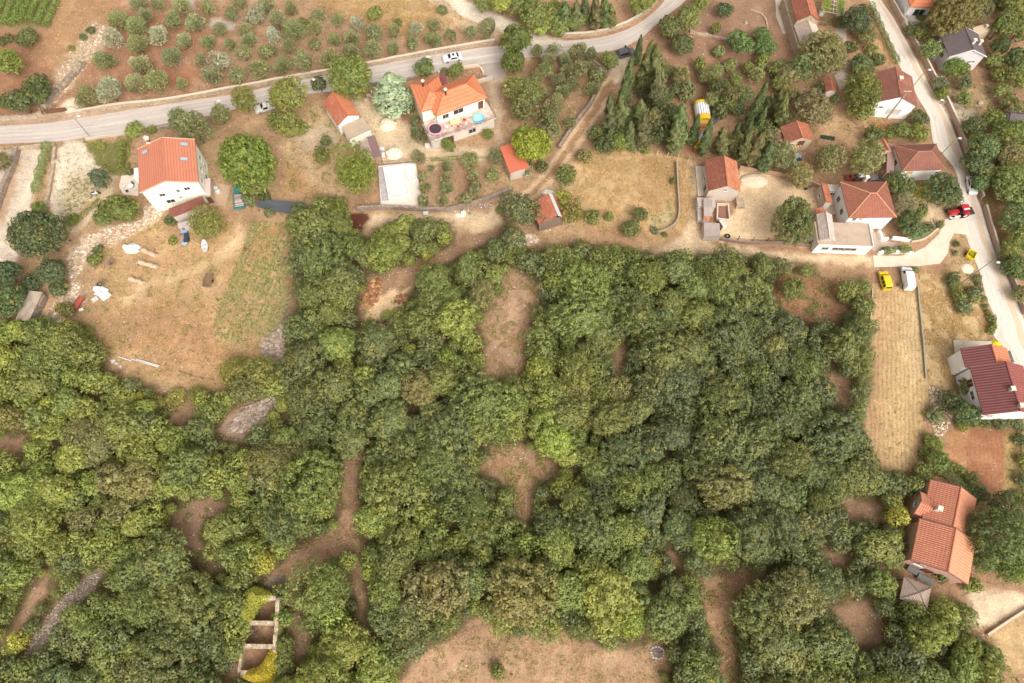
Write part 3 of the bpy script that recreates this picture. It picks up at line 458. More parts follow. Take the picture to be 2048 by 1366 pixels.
# ================================================================== VEGETATION
LEAF = leaf_mat('broad_leaf', c(196, 176, 66, 1.4)); OLIVE = leaf_mat('olive_leaf', c(180, 170, 130, 1.3), .25); NEEDLE = leaf_mat('needle', c(120, 124, 70, 1.3), .15)
BARK = plain(c(128, 108, 92), .2, 3); TWIG = plain(c(150, 126, 106), .2, 3)
def cards(P, N, s, asp, var, rng, tilt=.6):
    """one small leaf card per point: (verts, faces, var)"""
    n = len(P); N = N + rng.normal(0, tilt, (n, 3)); N /= np.linalg.norm(N, axis=1, keepdims=True) + 1e-9
    T = np.cross(N, rng.normal(0, 1, (n, 3))); T /= np.linalg.norm(T, axis=1, keepdims=True) + 1e-9; B = np.cross(N, T)
    s = s * rng.uniform(.7, 1.3, (n, 1)); a = s / 2; b = a * asp
    V = np.stack([P - T * a, P - B * b + N * s * .06, P + T * a, P + B * b + N * s * .06], 1)
    return V.reshape(-1, 3), np.arange(n * 4).reshape(n, 4), var
def leaf_mesh(name, parts, mat):
    V = np.concatenate([p[0] for p in parts]); off = 0; F = []; A = []
    for v, f, a in parts: F.append(f + off); off += len(v); A.append(a)
    F = np.concatenate(F); A = np.concatenate(A); me = bpy.data.meshes.new(name)
    me.vertices.add(len(V)); me.vertices.foreach_set('co', V.astype(float).ravel()); me.loops.add(F.size); me.loops.foreach_set('vertex_index', F.ravel())
    me.polygons.add(len(F)); me.polygons.foreach_set('loop_start', np.arange(0, F.size, 4)); me.update(calc_edges=True)
    at = me.attributes.new('v', 'FLOAT_VECTOR', 'FACE'); at.data.foreach_set('vector', np.concatenate([A, np.zeros((len(A), 1))], 1).ravel()); me.materials.append(mat)
    return me
def fib(n, rng):
    i = np.arange(n) + .5; ph = np.arccos(1 - 2 * i / n); th = np.pi * (1 + 5 ** .5) * i + rng.uniform(0, 6.28)
    return np.stack([np.cos(th) * np.sin(ph), np.sin(th) * np.sin(ph), np.cos(ph)], 1)
def broad(seed, R, leaf=.3, hf=.66, cl=.3, dens=1.0, sink=.35, asp=.7):
    """broadleaf crown about the origin: leaf clumps over an uneven dome; returns leaf parts"""
    r = np.random.default_rng(seed); lobes = r.normal(0, 1, (6, 3)); lobes[:, 2] = np.abs(lobes[:, 2]); lobes /= np.linalg.norm(lobes, axis=1, keepdims=True); la = r.uniform(-.3, .34, 6)
    nc = int(14 + 9.5 * R * R) if R > 1.0 else 14
    D = fib(int(nc * 1.45), r); D = D[D[:, 2] > -sink]; D = D + r.normal(0, .09, D.shape); D /= np.linalg.norm(D, axis=1, keepdims=True)
    rad = .80 + sum(la[k] * 1.25 * np.clip(D @ lobes[k], 0, 1) ** 3 for k in range(6)) + r.uniform(-.16, .1, len(D)); Cc = D * rad[:, None] * R * np.array([1, 1, hf])
    Di = fib(max(5, nc // 4), r); Ci = Di * .5 * R * np.array([1, 1, hf]); parts = []      # inner clumps fill the gaps lower down
    for j, (cc, d) in enumerate(zip(np.concatenate([Cc, Ci]), np.concatenate([D, Di]))):
        cr = cl * 2.05 * min(1.1, .62 + .13 * R) * r.uniform(.62, 1.3) * (1.0 if j < len(Cc) else 1.5); n = max(8, int(27 * dens * (cr / .6) ** 2 * (.28 / leaf) ** 2))
        Q = r.normal(0, 1, (n, 3)); Q[:, 2] += .6; Q += d * .45; Q /= np.linalg.norm(Q, axis=1, keepdims=True)
        P = cc + Q * cr * r.uniform(.8, 1.04, (n, 1)) * np.array([1, 1, .85]); v = np.stack([np.clip(r.normal(.5, .2) + r.normal(0, .12, n), 0, 1), np.clip(r.normal(.38, .24) + r.normal(0, .08, n), 0, 1)], 1)
        parts.append(cards(P, Q, leaf, asp, v, r, .2))
    return parts
def fuzzy(seed, R, leaf=.34, n=1300, hf=.95, asp=.3):
    """olive-like crown: fine upright sprigs over an uneven ball"""
    r = np.random.default_rng(seed); D = r.normal(0, 1, (n, 3)); D[:, 2] = np.where(D[:, 2] < -.6, -D[:, 2], D[:, 2]); D /= np.linalg.norm(D, axis=1, keepdims=True)
    lob = r.normal(0, 1, (9, 3)); lob /= np.linalg.norm(lob, axis=1, keepdims=True); q = np.max(D @ lob.T, axis=1); rad = (.5 + .56 * q ** 2.4) * r.uniform(.5, 1.12, n) ** .6
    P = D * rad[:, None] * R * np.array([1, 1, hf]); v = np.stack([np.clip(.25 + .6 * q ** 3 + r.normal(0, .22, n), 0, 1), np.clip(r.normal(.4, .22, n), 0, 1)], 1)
    Nn = np.cross(D + np.array([0, 0, .8]), r.normal(0, 1, (n, 3))); Nn += D * .6
    return [cards(P, Nn, leaf, asp, v, r, .4)]
def column(seed, R, Ht, n=2600, leaf=.36, tip=1.7, rag=.12, asp=.35, tufts=0):
    """cypress or ragged conifer standing on the origin"""
    r = np.random.default_rng(seed); z = r.uniform(.04, 1, n) ** .9; prof = np.clip(np.minimum(z * 5, 1) * (1 - z ** tip) ** .75, .02, 1); th = r.uniform(0, 6.283, n)
    rag_k = 1 + rag * np.sin(th * 3 + z * 17 + seed) + rag * np.sin(th * 5 - z * 29)
    if tufts:
        tz, tt = r.uniform(0, 1, tufts), r.uniform(0, 6.283, tufts); d = np.min(((z[:, None] - tz) * Ht / .62) ** 2 + ((th[:, None] - tt + 3.1416) % 6.2832 - 3.1416) ** 2 * 2.2, axis=1); rag_k *= .55 + .62 * np.exp(-d * 1.3)
    rr = prof * R * rag_k * r.uniform(.55, 1.06, n) ** .5; P = np.stack([rr * np.cos(th), rr * np.sin(th), z * Ht], 1)
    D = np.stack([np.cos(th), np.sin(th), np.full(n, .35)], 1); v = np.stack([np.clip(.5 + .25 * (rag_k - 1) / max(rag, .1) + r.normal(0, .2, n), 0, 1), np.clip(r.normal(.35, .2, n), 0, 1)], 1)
    return [cards(P, D, leaf, asp, v, r, .4)]
def trunk_mesh(seed, h, r0, spread, n=5):
    R = random.Random(seed); mb = MB(); x, y = R.uniform(-.15, .15) * h * .3, R.uniform(-.15, .15) * h * .3; mb.tube((0, 0, -.15), (x, y, h * .55), r0, r0 * .72, 7)
    for k in range(n):
        a = 6.283 * k / n + R.uniform(-.4, .4); q = (x + math.cos(a) * spread * R.uniform(.6, 1), y + math.sin(a) * spread * R.uniform(.6, 1), h * R.uniform(.85, 1.25)); mb.tube((x, y, h * .5), q, r0 * .5, r0 * .16, 5)
    return mb.mesh('trunk', BARK)
KIND = {}     # kind -> list of size classes (radius, crown centre height, [crown meshes], trunk mesh)
def add_kind(k, R, zc, crowns, tm): KIND.setdefault(k, []).append((R, zc, crowns, tm))
for R, zc, nv in ((1.15, 1.0, 3), (1.9, 2.0, 4), (2.7, 3.0, 5), (3.5, 3.7, 5), (4.6, 4.6, 4), (6.0, 5.4, 3)):
    add_kind('broad', R, zc, [leaf_mesh('crown', broad(int(R * 100) + i * 7, R, .27 + .015 * R, asp=.9), LEAF) for i in range(nv)], trunk_mesh(int(R * 10), zc * .8, .05 + .06 * R, R * .6))
for R, zc in ((1.2, 1.3), (1.9, 1.9), (2.7, 2.6)):
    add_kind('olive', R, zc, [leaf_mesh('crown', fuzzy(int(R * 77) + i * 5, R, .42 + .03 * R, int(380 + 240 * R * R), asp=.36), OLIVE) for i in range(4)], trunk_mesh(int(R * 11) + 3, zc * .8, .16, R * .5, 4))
for R, zc in ((1.2, 1.4), (2.4, 2.6), (3.6, 3.8), (5.2, 4.8)):   # feathery broad crown (fig, almond, loose garden trees)
    add_kind('loose', R, zc, [leaf_mesh('crown', broad(int(R * 50) + i * 3, R, .4, .85, .28, 1.0, .5, asp=.6) + fuzzy(i + 5, R * .95, .36, int(300 * R)), LEAF) for i in range(3)], trunk_mesh(int(R * 13), zc, .18, R * .7, 7))
for R, h in ((.8, 6.0), (1.05, 9.5), (1.3, 13.0)):
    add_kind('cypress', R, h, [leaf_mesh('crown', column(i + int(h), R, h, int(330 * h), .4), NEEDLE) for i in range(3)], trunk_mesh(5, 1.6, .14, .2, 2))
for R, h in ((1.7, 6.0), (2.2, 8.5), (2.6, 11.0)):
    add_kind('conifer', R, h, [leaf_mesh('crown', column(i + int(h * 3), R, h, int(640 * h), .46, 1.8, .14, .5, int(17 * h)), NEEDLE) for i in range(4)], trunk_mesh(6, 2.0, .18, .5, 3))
AUTO = []     # things whose label is worked out from what stands next to them
COUNT = {}
def plant(kind, px, py, rpx, col, name, desc, cat, group, zk=1.0, var=.12, rnd=None, base=None, height=None, bare=False, squash=1.0, lean=0.0):
    R_ = rnd or random
    if kind in ('cypress', 'conifer'):
        g = pix(*base); cls = min(KIND[kind], key=lambda q: abs(q[1] - height)); s = height / cls[1]; sx = (rpx / ppm(px, py, height / 2) / cls[0]) if rpx else s
        loc = (g[0], g[1], 0); off = 0
    else:
        R = rpx / ppm(px, py, 2); cls = min(KIND[kind], key=lambda q: abs(math.log(q[0] / R))); sx = R / cls[0]; s = sx * squash; g = pix(px, py, cls[1] * s * zk); loc = (g[0], g[1], 0); off = cls[1] * zk
    k = COUNT[kind] = COUNT.get(kind, -1) + 1
    root = bpy.data.objects.new(name, None); COL.objects.link(root); root.location = loc; root.empty_display_size = .3; root.rotation_euler = (0, 0, R_.uniform(0, 6.283)); root.scale = (sx * R_.uniform(.82, 1.2), sx * R_.uniform(.82, 1.2), s * R_.uniform(.85, 1.2))
    if lean:
        root.rotation_mode = 'QUATERNION'; root.rotation_quaternion = (Matrix.Rotation(-lean * R_.uniform(.5, 1.5), 3, 'Y') @ Matrix.Rotation(R_.uniform(0, 6.28), 3, 'Z')).to_quaternion()
    cr = bpy.data.objects.new('crown', cls[2][k % len(cls[2])]); COL.objects.link(cr); cr.parent = root; cr.location = (0, 0, off)
    v = 1 + R_.uniform(-var, var); cr.color = (col[0] * v * (1 + R_.uniform(-.07, .07)), col[1] * v, col[2] * v * (1 + R_.uniform(-.1, .1)), 1)
    if not bare:
        tr = bpy.data.objects.new('trunk', cls[3]); COL.objects.link(tr); tr.parent = root
    tag(root, None, cat, group); AUTO.append((root, desc, px, py)); return root
K = 1.95
DARK, MID, LIGHT, YEL, BRIGHT = c(101, 106, 69, K), c(118, 123, 67, K), c(143, 148, 73, K), c(160, 155, 68, K), c(130, 138, 66, K)
GREYG, DEEP, DULL, BLUEG = c(126, 128, 96, K), c(95, 101, 60, K), c(124, 118, 74, K), c(128, 140, 106, K)
CYP, CONI = c(88, 98, 58, K * .85), c(108, 106, 70, K)
RV = random.Random(12)
def olive(px, py, r, col=None, **k):
    grey = col == 'g'; cc = c(152, 150, 122, K) if grey else c(130, 130, 88, K) if col is None else col
    return plant('olive' if RV.random() < .7 else 'loose', px, py, r * RV.uniform(.86, 1.1), cc, 'olive_tree', 'silvery grey round olive tree' if grey else 'round grey-green olive tree', 'olive tree', k.get('group', 'olive trees'), var=.1)
# olives of the grove above the road (zoomed tile coordinates / 4)
T1 = '950,160,88 1160,120,78 1250,40,65 1100,20,55 1100,225,82 1270,290,78g 910,310,90g 1385,165,66 1570,195,72 1460,65,66 1655,75,62 1850,105,76 1920,20,60 2010,140,52g 1760,230,60 1970,245,66 1480,330,76 1665,335,76 1845,350,66 2000,330,55 1125,380,86 1385,465,86 1595,470,70 1765,480,76g 1950,430,70 845,485,95 1125,530,80 2020,545,45 1700,620,80 1895,600,75 1265,660,95 1080,685,92 1445,670,60 895,740,95g 690,785,100'
T2 = '90,50,66 280,70,70 490,130,66 650,160,62 815,190,66g 175,180,66 310,260,76 475,230,66 155,290,76g 10,140,60g 265,385,70 470,355,66 625,315,76 770,305,62 945,275,76 1115,255,66 1270,235,56g 1420,200,60 1560,280,62 1720,260,56 1865,225,76 75,415,56 135,400,42 1405,320,62 1460,330,36 1250,345,66 1105,385,70 925,405,76 765,435,66 590,475,76 400,500,82 210,525,82 40,550,66'
for tile, ox in ((T1, 0), (T2, 512)):
    for q in tile.split():
        g = q.endswith('g'); x, y, r = map(float, q.rstrip('g').split(',')); olive(ox + x / 4, y / 4, r / 4 * .98, 'g' if g else None, group='olive trees of the grove above the road')
for q in '1435,960,95 1575,1050,135 1765,925,85'.split():
    x, y, r = map(float, q.split(',')); olive(x / 4, y / 4, r / 4, c(122, 124, 80, K), group='garden olives')
for q in '200,420,58 330,420,62 300,500,62 270,570,62 215,590,60 530,420,66 640,440,66 430,500,62 540,560,72 440,570,62 480,680,68 690,610,62 645,725,62 370,640,62 400,750,72 340,830,82 300,930,82 310,1040,82 460,990,62 250,760,60 610,520,60'.split():
    x, y, r = map(float, q.split(',')); olive(1024 + x / 4, y / 4, r / 4, c(122, 122, 82, K), group='olive trees beside the dirt track')
for q in '838,318,18 845,352,13 850,375,13 848,402,15 893,335,14 892,358,12 895,378,13 940,323,19 946,352,13 950,378,13 990,312,16 985,350,16 886,402,12 932,398,13 862,336,9'.split():
    x, y, r = map(float, q.split(',')); olive(x, y, r, c(130, 128, 86, K), group='olive trees of the walled garden')
def tree(px, py, r, col, desc, kind='broad', name='broadleaf_tree', cat='tree', group=None, **k): return plant(kind, px, py, r, col, name, desc, cat, group, **k)
def shrub(px, py, r, col, desc='low green shrub', kind='broad', name='shrub', **k): return plant(kind, px, py, r, col, name, desc, 'shrub', k.pop('group', None), zk=k.pop('zk', .75), bare=True, **k)
# single trees and shrubs, left to right
for px, py, r, col, kind, desc in [
    (54, 75, 21, DEEP, 'broad', 'dense green fruit tree'), (22, 128, 26, BRIGHT, 'loose', 'big leafy green fig tree'), (78, 184, 26, DEEP, 'broad', 'dark green orchard tree'), (45, 206, 25, DEEP, 'broad', 'dark green orchard tree'),
    (10, 204, 14, DEEP, 'broad', 'small dark orchard tree'), (266, 260, 17, BRIGHT, 'broad', 'pale green clipped tree on a bare stem'), (488, 202, 27, c(120, 122, 66, K), 'loose', 'olive-brown leafy garden tree'), (572, 194, 36, c(132, 130, 70, K), 'loose', 'broad pale green garden tree'),
    (552, 240, 17, MID, 'broad', 'low green garden tree'), (578, 256, 24, MID, 'broad', 'low green garden tree'), (500, 330, 70, c(118, 128, 58, K), 'broad', 'huge bright green walnut tree'), (702, 160, 46, c(124, 128, 66, K), 'loose', 'wide light green tree'),
    (716, 348, 44, c(126, 132, 60, K), 'loose', 'wide yellowish green walnut tree'), (850, 136, 18, c(102, 116, 60, K), 'broad', 'neat oval green tree'), (638, 170, 13, DEEP, 'broad', 'small dark tree with thin stems'), (838, 266, 20, c(112, 112, 70, K), 'olive', 'round dull green bush-like tree'),
    (1034, 85, 31, c(100, 106, 50, K), 'broad', 'tall dark green tree'), (1028, 122, 30, c(98, 104, 50, K), 'broad', 'dark rounded tree'), (1060, 185, 32, c(128, 126, 74, K), 'loose', 'thin yellowish tree'), (1028, 175, 28, c(132, 128, 78, K), 'loose', 'thin pale tree with bare twigs'), (1045, 220, 26, c(124, 122, 74, K), 'loose', 'thin yellowish tree'),
    (1062, 296, 43, c(140, 146, 56, K), 'broad', 'large bright green tree'), (1131, 350, 17, c(108, 116, 62, K), 'broad', 'small round dark tree'), (1169, 314, 14, DULL, 'loose', 'small dull green tree'), (1219, 122, 20, c(124, 128, 74, K), 'loose', 'feathery green tree'),
    (1342, 55, 25, DEEP, 'broad', 'round dark green tree'), (1364, 88, 22, DEEP, 'broad', 'round green tree'), (1376, 34, 25, MID, 'broad', 'round green tree'), (1400, 6, 20, MID, 'broad', 'round green tree'), (1449, 20, 16, c(92, 104, 64, K), 'broad', 'small round dark fruit tree'), (1431, 58, 11, MID, 'loose', 'small feathery fruit tree'),
    (1484, 82, 26, c(98, 116, 66, K), 'broad', 'round dark green fruit tree'), (1522, 66, 18, c(98, 116, 66, K), 'broad', 'round dark green fruit tree'), (1530, 92, 20, c(98, 116, 66, K), 'broad', 'round dark green fruit tree'),
    (1716, 42, 30, c(82, 94, 66, K), 'broad', 'dense dark round tree'), (1735, 68, 20, c(116, 112, 66, K), 'loose', 'small light tree'), (1652, 112, 36, c(122, 114, 68, K), 'broad', 'wide olive-brown tree'), (1631, 215, 34, c(112, 104, 74, K), 'broad', 'wide brownish tree'), (1720, 186, 36, c(114, 120, 64, K), 'loose', 'wide light green tree'),
    (1727, 222, 22, c(120, 124, 66, K), 'loose', 'light green tree'), (1720, 130, 22, DEEP, 'broad', 'dark leafy tree'), (1838, 236, 17, DEEP, 'broad', 'dark round tree'), (1908, 28, 52, c(116, 108, 66, K), 'broad', 'very large olive-brown tree'), (1946, 20, 34, c(108, 104, 68, K), 'broad', 'large olive-brown tree'), (1860, 101, 22, c(104, 116, 66, K), 'loose', 'green leafy tree'),
    (1908, 134, 25, c(104, 124, 60, K), 'loose', 'round green tree'), (1996, 92, 21, DEEP, 'broad', 'round dark tree'), (2005, 50, 28, c(112, 116, 62, K), 'broad', 'tall green tree'), (1930, 165, 17, c(104, 112, 74, K), 'loose', 'small dull green tree'), (1882, 168, 16, GREYG, 'olive', 'small greyish tree'), (1926, 200, 14, MID, 'loose', 'small light tree'),
    (2002, 148, 18, MID, 'broad', 'green tree'), (2003, 178, 18, MID, 'broad', 'green tree'), (2018, 205, 17, MID, 'broad', 'green tree'), (1988, 125, 17, MID, 'broad', 'green tree'),
    (1892, 378, 40, c(88, 100, 60, K), 'broad', 'big dark green tree'), (1798, 372, 24, c(98, 110, 64, K), 'broad', 'dark leafy tree'), (1842, 386, 18, c(160, 150, 80, K), 'loose', 'yellowish garden tree'), (1806, 410, 22, c(136, 132, 100, K), 'olive', 'grey-green olive-like tree'), (1812, 448, 24, c(88, 100, 60, K), 'broad', 'dark clipped dome of a tree'), (1832, 463, 17, c(100, 118, 74, K), 'broad', 'broad-leaved fig tree'),
    (1588, 448, 44, c(110, 112, 68, K), 'broad', 'wide tree shading the sandy yard'), (1600, 350, 30, c(140, 132, 84, K), 'loose', 'thin tree with bare grey branches'), (1655, 318, 34, c(130, 127, 82, K), 'loose', 'pale loose garden tree'), (1728, 322, 36, c(132, 127, 84, K), 'loose', 'pale olive-brown loose tree'), (1560, 315, 30, c(120, 126, 86, K), 'loose', 'grey-green feathery tree'),
    (80, 470, 66, c(94, 100, 64, K), 'broad', 'very wide dark green tree'), (106, 542, 34, c(94, 100, 64, K), 'broad', 'dark green tree'), (62, 565, 17, c(86, 96, 62, K), 'broad', 'small dark tree'), (116, 578, 15, DEEP, 'broad', 'small dark tree'), (200, 361, 23, c(92, 98, 72, K), 'broad', 'dark bushy tree'), (243, 421, 37, c(106, 114, 58, K), 'broad', 'wide green tree'),
    (208, 436, 20, MID, 'broad', 'low green tree'), (416, 451, 33, c(128, 124, 66, K), 'loose', 'broad feathery tree'), (1040, 425, 33, c(116, 116, 80, K), 'broad', 'wide grey-green tree'), (1030, 480, 28, c(112, 112, 76, K), 'broad', 'grey-green tree'), (75, 660, 24, MID, 'broad', 'green tree'), (150, 680, 26, MID, 'broad', 'green tree'), (130, 618, 17, c(116, 112, 62, K), 'loose', 'low dull tree'),
    (8, 545, 36, c(80, 92, 60, K), 'broad', 'dark tree'), (12, 600, 32, c(86, 98, 60, K), 'broad', 'dark tree'), (0, 325, 20, c(124, 118, 80, K), 'olive', 'dull green tree'), (28, 660, 26, BRIGHT, 'broad', 'bright green tree'),
    (1280, 430, 16, c(104, 110, 62, K), 'broad', 'round green shrubby tree'), (1260, 458, 17, c(104, 112, 64, K), 'broad', 'round green shrubby tree'), (1184, 435, 13, c(112, 116, 64, K), 'broad', 'small green tree'), (1218, 435, 10, MID, 'broad', 'small green shrubby tree'), (1143, 425, 24, c(116, 112, 60, K), 'loose', 'greenish-brown tree'), (1125, 395, 16, c(150, 142, 66, K), 'loose', 'yellowish tree'),
    (1905, 805, 20, DEEP, 'broad', 'dark leafy tree'), (1928, 825, 26, c(92, 106, 62, K), 'broad', 'dark green tree'), (1930, 775, 16, DEEP, 'broad', 'dark leafy tree'), (1870, 888, 17, BRIGHT, 'broad', 'bright green round tree'), (1872, 925, 24, c(112, 122, 66, K), 'broad', 'green tree'), (1850, 945, 20, MID, 'broad', 'green tree'), (1990, 1075, 66, c(98, 112, 64, K), 'loose', 'huge feathery green tree'), (2010, 1020, 40, c(92, 104, 66, K), 'loose', 'large feathery tree'), (2025, 1130, 44, c(104, 116, 62, K), 'loose', 'large feathery tree'), (1968, 1120, 30, c(100, 112, 60, K), 'loose', 'feathery green tree'),
    (565, 1188, 16, MID, 'broad', 'small green tree'), (568, 1235, 17, BRIGHT, 'broad', 'small green tree'), (570, 1290, 22, MID, 'broad', 'small green tree'), (562, 1330, 22, MID, 'broad', 'small green tree'), (993, 1341, 13, MID, 'loose', 'lone small green tree'), (1040, 268, 14, BRIGHT, 'broad', 'low bright tree'),
]: tree(px, py, r, col, desc, kind, name='fig_tree' if 'fig' in desc else 'walnut_tree' if 'walnut' in desc else 'broadleaf_tree', squash=1.25 if 'tall' in desc else 1)
# top wood edge, orchard of young trees, east wood
for q in '1069,28,34 1040,14,22 1108,22,26 1150,40,22 1005,8,24 970,2,20 1120,55,18 1080,55,18 1285,6,26 1305,-8,24'.split():
    x, y, r = map(float, q.split(',')); tree(x, y, r, LIGHT if x % 3 < 1 else MID, 'light green bushy tree', group='trees of the top wood edge')
for q in '1409,155,16 1434,140,15 1459,132,15 1494,135,14 1524,125,13 1417,153,14 1439,172,23 1513,150,16 1400,130,14 1436,105,11 1470,160,15 1484,190,18 1455,205,20 1425,200,18 1556,140,15 1575,150,22 1600,140,24 1560,170,18 1585,190,18 1545,205,17 1510,220,17 1500,262,16 1480,280,17 1540,270,18 1560,230,15'.split():
    x, y, r = map(float, q.split(',')); tree(x, y, r, random.choice([MID, c(126, 128, 76, K), c(112, 120, 76, K), DULL]), 'small leafy orchard tree', random.choice(['loose', 'broad', 'loose']), group='young trees of the tangled orchard')
for q in '1946,252,28 1984,240,20 2024,270,36 1974,295,36 2011,312,38 1956,325,26 2040,320,30 2022,345,30 1961,365,22 2024,378,34 2046,400,30 2030,440,28 2045,480,30 2026,500,24 2040,540,26 1970,350,20 2040,225,22 2030,120,24 2040,60,28 2030,10,30 2005,5,22 2042,160,24 2046,590,18 2020,540,16 2006,515,11'.split():
    x, y, r = map(float, q.split(',')); tree(x, y, r, random.choice([MID, DEEP, c(98, 112, 66, K), DULL, c(130, 134, 72, K)]), 'green tree of the roadside wood', group='trees of the wood beyond the street')
# cypresses and conifers: tip px, base px, half width px
def tall(kind, tip, base, hw, col, desc, name, grp):
    g = pix(*base); best = min(np.arange(2, 18, .1), key=lambda z: abs(proj((g[0], g[1], z))[1] - tip[1])); plant(kind, *tip, hw * (1.02 if kind == 'conifer' else .95), col, name, desc, name.replace('_', ' '), grp, base=base, height=float(best), var=.07, lean=(.02 if name == 'cedar' else .15) if kind == 'conifer' else .07)
for tip, base, hw in [((1284, 77), (1272, 132), 8), ((1266, 126), (1244, 222), 13), ((1254, 168), (1232, 262), 13), ((1399, 233), (1381, 292), 10), ((1434, 236), (1403, 312), 13), ((1521, 168), (1495, 255), 14), ((1525, 203), (1508, 268), 11), ((1180, -12), (1168, 52), 10), ((1500, 235), (1486, 285), 9), ((1478, 240), (1462, 292), 9), ((1195, -5), (1184, 58), 9)]:
    tall('cypress', tip, base, hw, CYP, 'slender dark green cypress', 'cypress', 'cypresses')
R5 = random.Random(5)
for tip, base, hw in [((1303, 92), (1290, 185), 20), ((1325, 100), (1310, 195), 18), ((1372, 108), (1348, 190), 17), ((1331, 155), (1315, 225), 20), ((1288, 130), (1278, 190), 16), ((1290, 190), (1275, 270), 20), ((1262, 200), (1248, 275), 17), ((1312, 205), (1298, 290), 19), ((1345, 205), (1330, 290), 21), ((1352, 185), (1340, 260), 16), ((1365, 210), (1352, 290), 18), ((1322, 195), (1310, 260), 17),
                      ((1240, 205), (1226, 270), 15), ((1330, 230), (1318, 300), 18), ((1295, 235), (1282, 300), 16), ((1355, 240), (1346, 305), 18), ((1272, 235), (1262, 295), 14), ((1445, 150), (1435, 205), 18), ((1465, 165), (1455, 225), 18), ((1380, 150), (1370, 200), 14), ((1448, 245), (1440, 310), 15), ((1470, 262), (1462, 315), 15), ((1490, 270), (1482, 325), 15), ((1510, 268), (1500, 330), 15), ((1530, 285), (1522, 340), 16),
                      ((1140, -5), (1132, 60), 14), ((1200, 0), (1192, 60), 14), ((1212, -8), (1208, 58), 13), ((1228, 2), (1222, 55), 12), ((1160, 0), (1152, 62), 13), ((1552, 168), (1548, 225), 12), ((1562, 195), (1555, 255), 14), ((1540, 180), (1532, 235), 13)]:
    if R5.random() < .36 and base[1] > 100: tree((tip[0] + base[0]) / 2, (tip[1] + base[1]) / 2, hw * 1.05, R5.choice([c(100, 104, 68, K), DULL, c(112, 114, 74, K)]), 'tall round dark tree', 'loose', group='bushy trees among the conifers', squash=1.6); continue
    tall('conifer', tip, base, hw, c(114 + R5.uniform(-8, 8), 113 + R5.uniform(-5, 7), 72, K * .78), 'ragged dark conifer', 'conifer', 'conifers of the dark stand')
tall('conifer', (797, 152), (791, 218), 34, BLUEG, 'tall pale blue-green cedar', 'cedar', None)
for q in '1300,150,17 1318,140,15 1340,140,16 1288,180,15 1275,225,16 1300,225,17 1325,260,18 1345,265,17 1310,275,17 1265,262,15 1358,175,17 1375,190,16 1250,235,14 1283,270,16 1335,190,16 1455,190,15 1475,215,16 1440,225,15 1500,250,15 1520,290,15 1475,300,16 1445,290,15'.split():
    x, y, r = map(float, q.split(',')); tree(x, y, r, R5.choice([DARK, c(104, 108, 70, K), c(112, 114, 70, K), DEEP]), 'bushy dark tree between the conifers', R5.choice(['loose', 'broad']), group='bushy trees among the conifers')
# shrubs
for q in '181,61,8 166,73,7 144,97,5 303,260,9 4,83,10 20,78,8 598,256,16 652,282,10 645,310,15 692,268,5 898,291,14 977,268,11 822,218,9 830,242,9 912,140,14 889,142,9 608,52,12 748,28,16 797,46,8 885,20,9 1208,290,22 1196,268,18 1240,280,22 1222,262,14 1264,290,14 1290,300,10 1640,178,12 1670,198,11 1682,45,15 1700,95,13 1742,100,12 1755,122,12 1840,65,19 1822,60,12 1845,16,18 1838,40,10 1926,140,12 1747,272,20 1808,260,17 1836,268,18 1790,262,12 1775,270,11 1884,188,15 1962,350,18 1844,422,12 1836,425,14 1858,455,9 1880,450,7 1811,498,12 1772,502,8 1788,500,7 1914,488,6 1911,506,5 1906,558,15 1944,592,14 1945,580,11 1916,595,13 1927,614,14 1911,574,10 1953,557,7 1956,568,6 1960,580,6 1966,597,6 1970,612,6 1975,625,6 1982,640,8 1984,655,8 1980,662,8 1800,570,5 1830,540,6 77,415,15 146,440,13 205,352,8 345,480,9 196,500,9 190,520,12 228,425,8 343,442,12 260,345,8 500,400,14 540,425,12 530,395,12 600,420,16 1420,455,11 1310,462,8 1346,362,7 1050,335,16 1085,335,12 1000,420,10 610,590,12 590,648,11 1330,470,5 1896,800,12 1870,830,15 1862,880,12 1850,905,12 1940,1170,16 1880,1145,17 1965,1310,22 1990,1320,18 1940,960,14 1960,985,14 1920,940,12 1900,935,11 2040,880,11 2044,920,11 2040,960,11 2046,1000,12 1925,850,11 1948,848,9 1970,848,9 1995,848,11 2015,845,11 2036,848,11 1545,265,12 1530,250,12'.split():
    x, y, r = map(float, q.split(',')); shrub(x, y, r, R5.choice([MID, DEEP, c(118, 124, 62, K), c(110, 116, 76, K)]), R5.choice(['low green shrub', 'rounded green bush', 'small leafy bush']), R5.choice(['broad', 'broad', 'loose']))
for q in '470,740,40 520,750,42 500,770,30 440,805,24 395,790,22 350,795,20 310,810,22'.split():
    x, y, r = map(float, q.split(',')); shrub(x, y, r, c(136, 130, 66, K), 'wide yellowish bramble bush', 'loose', squash=.6)
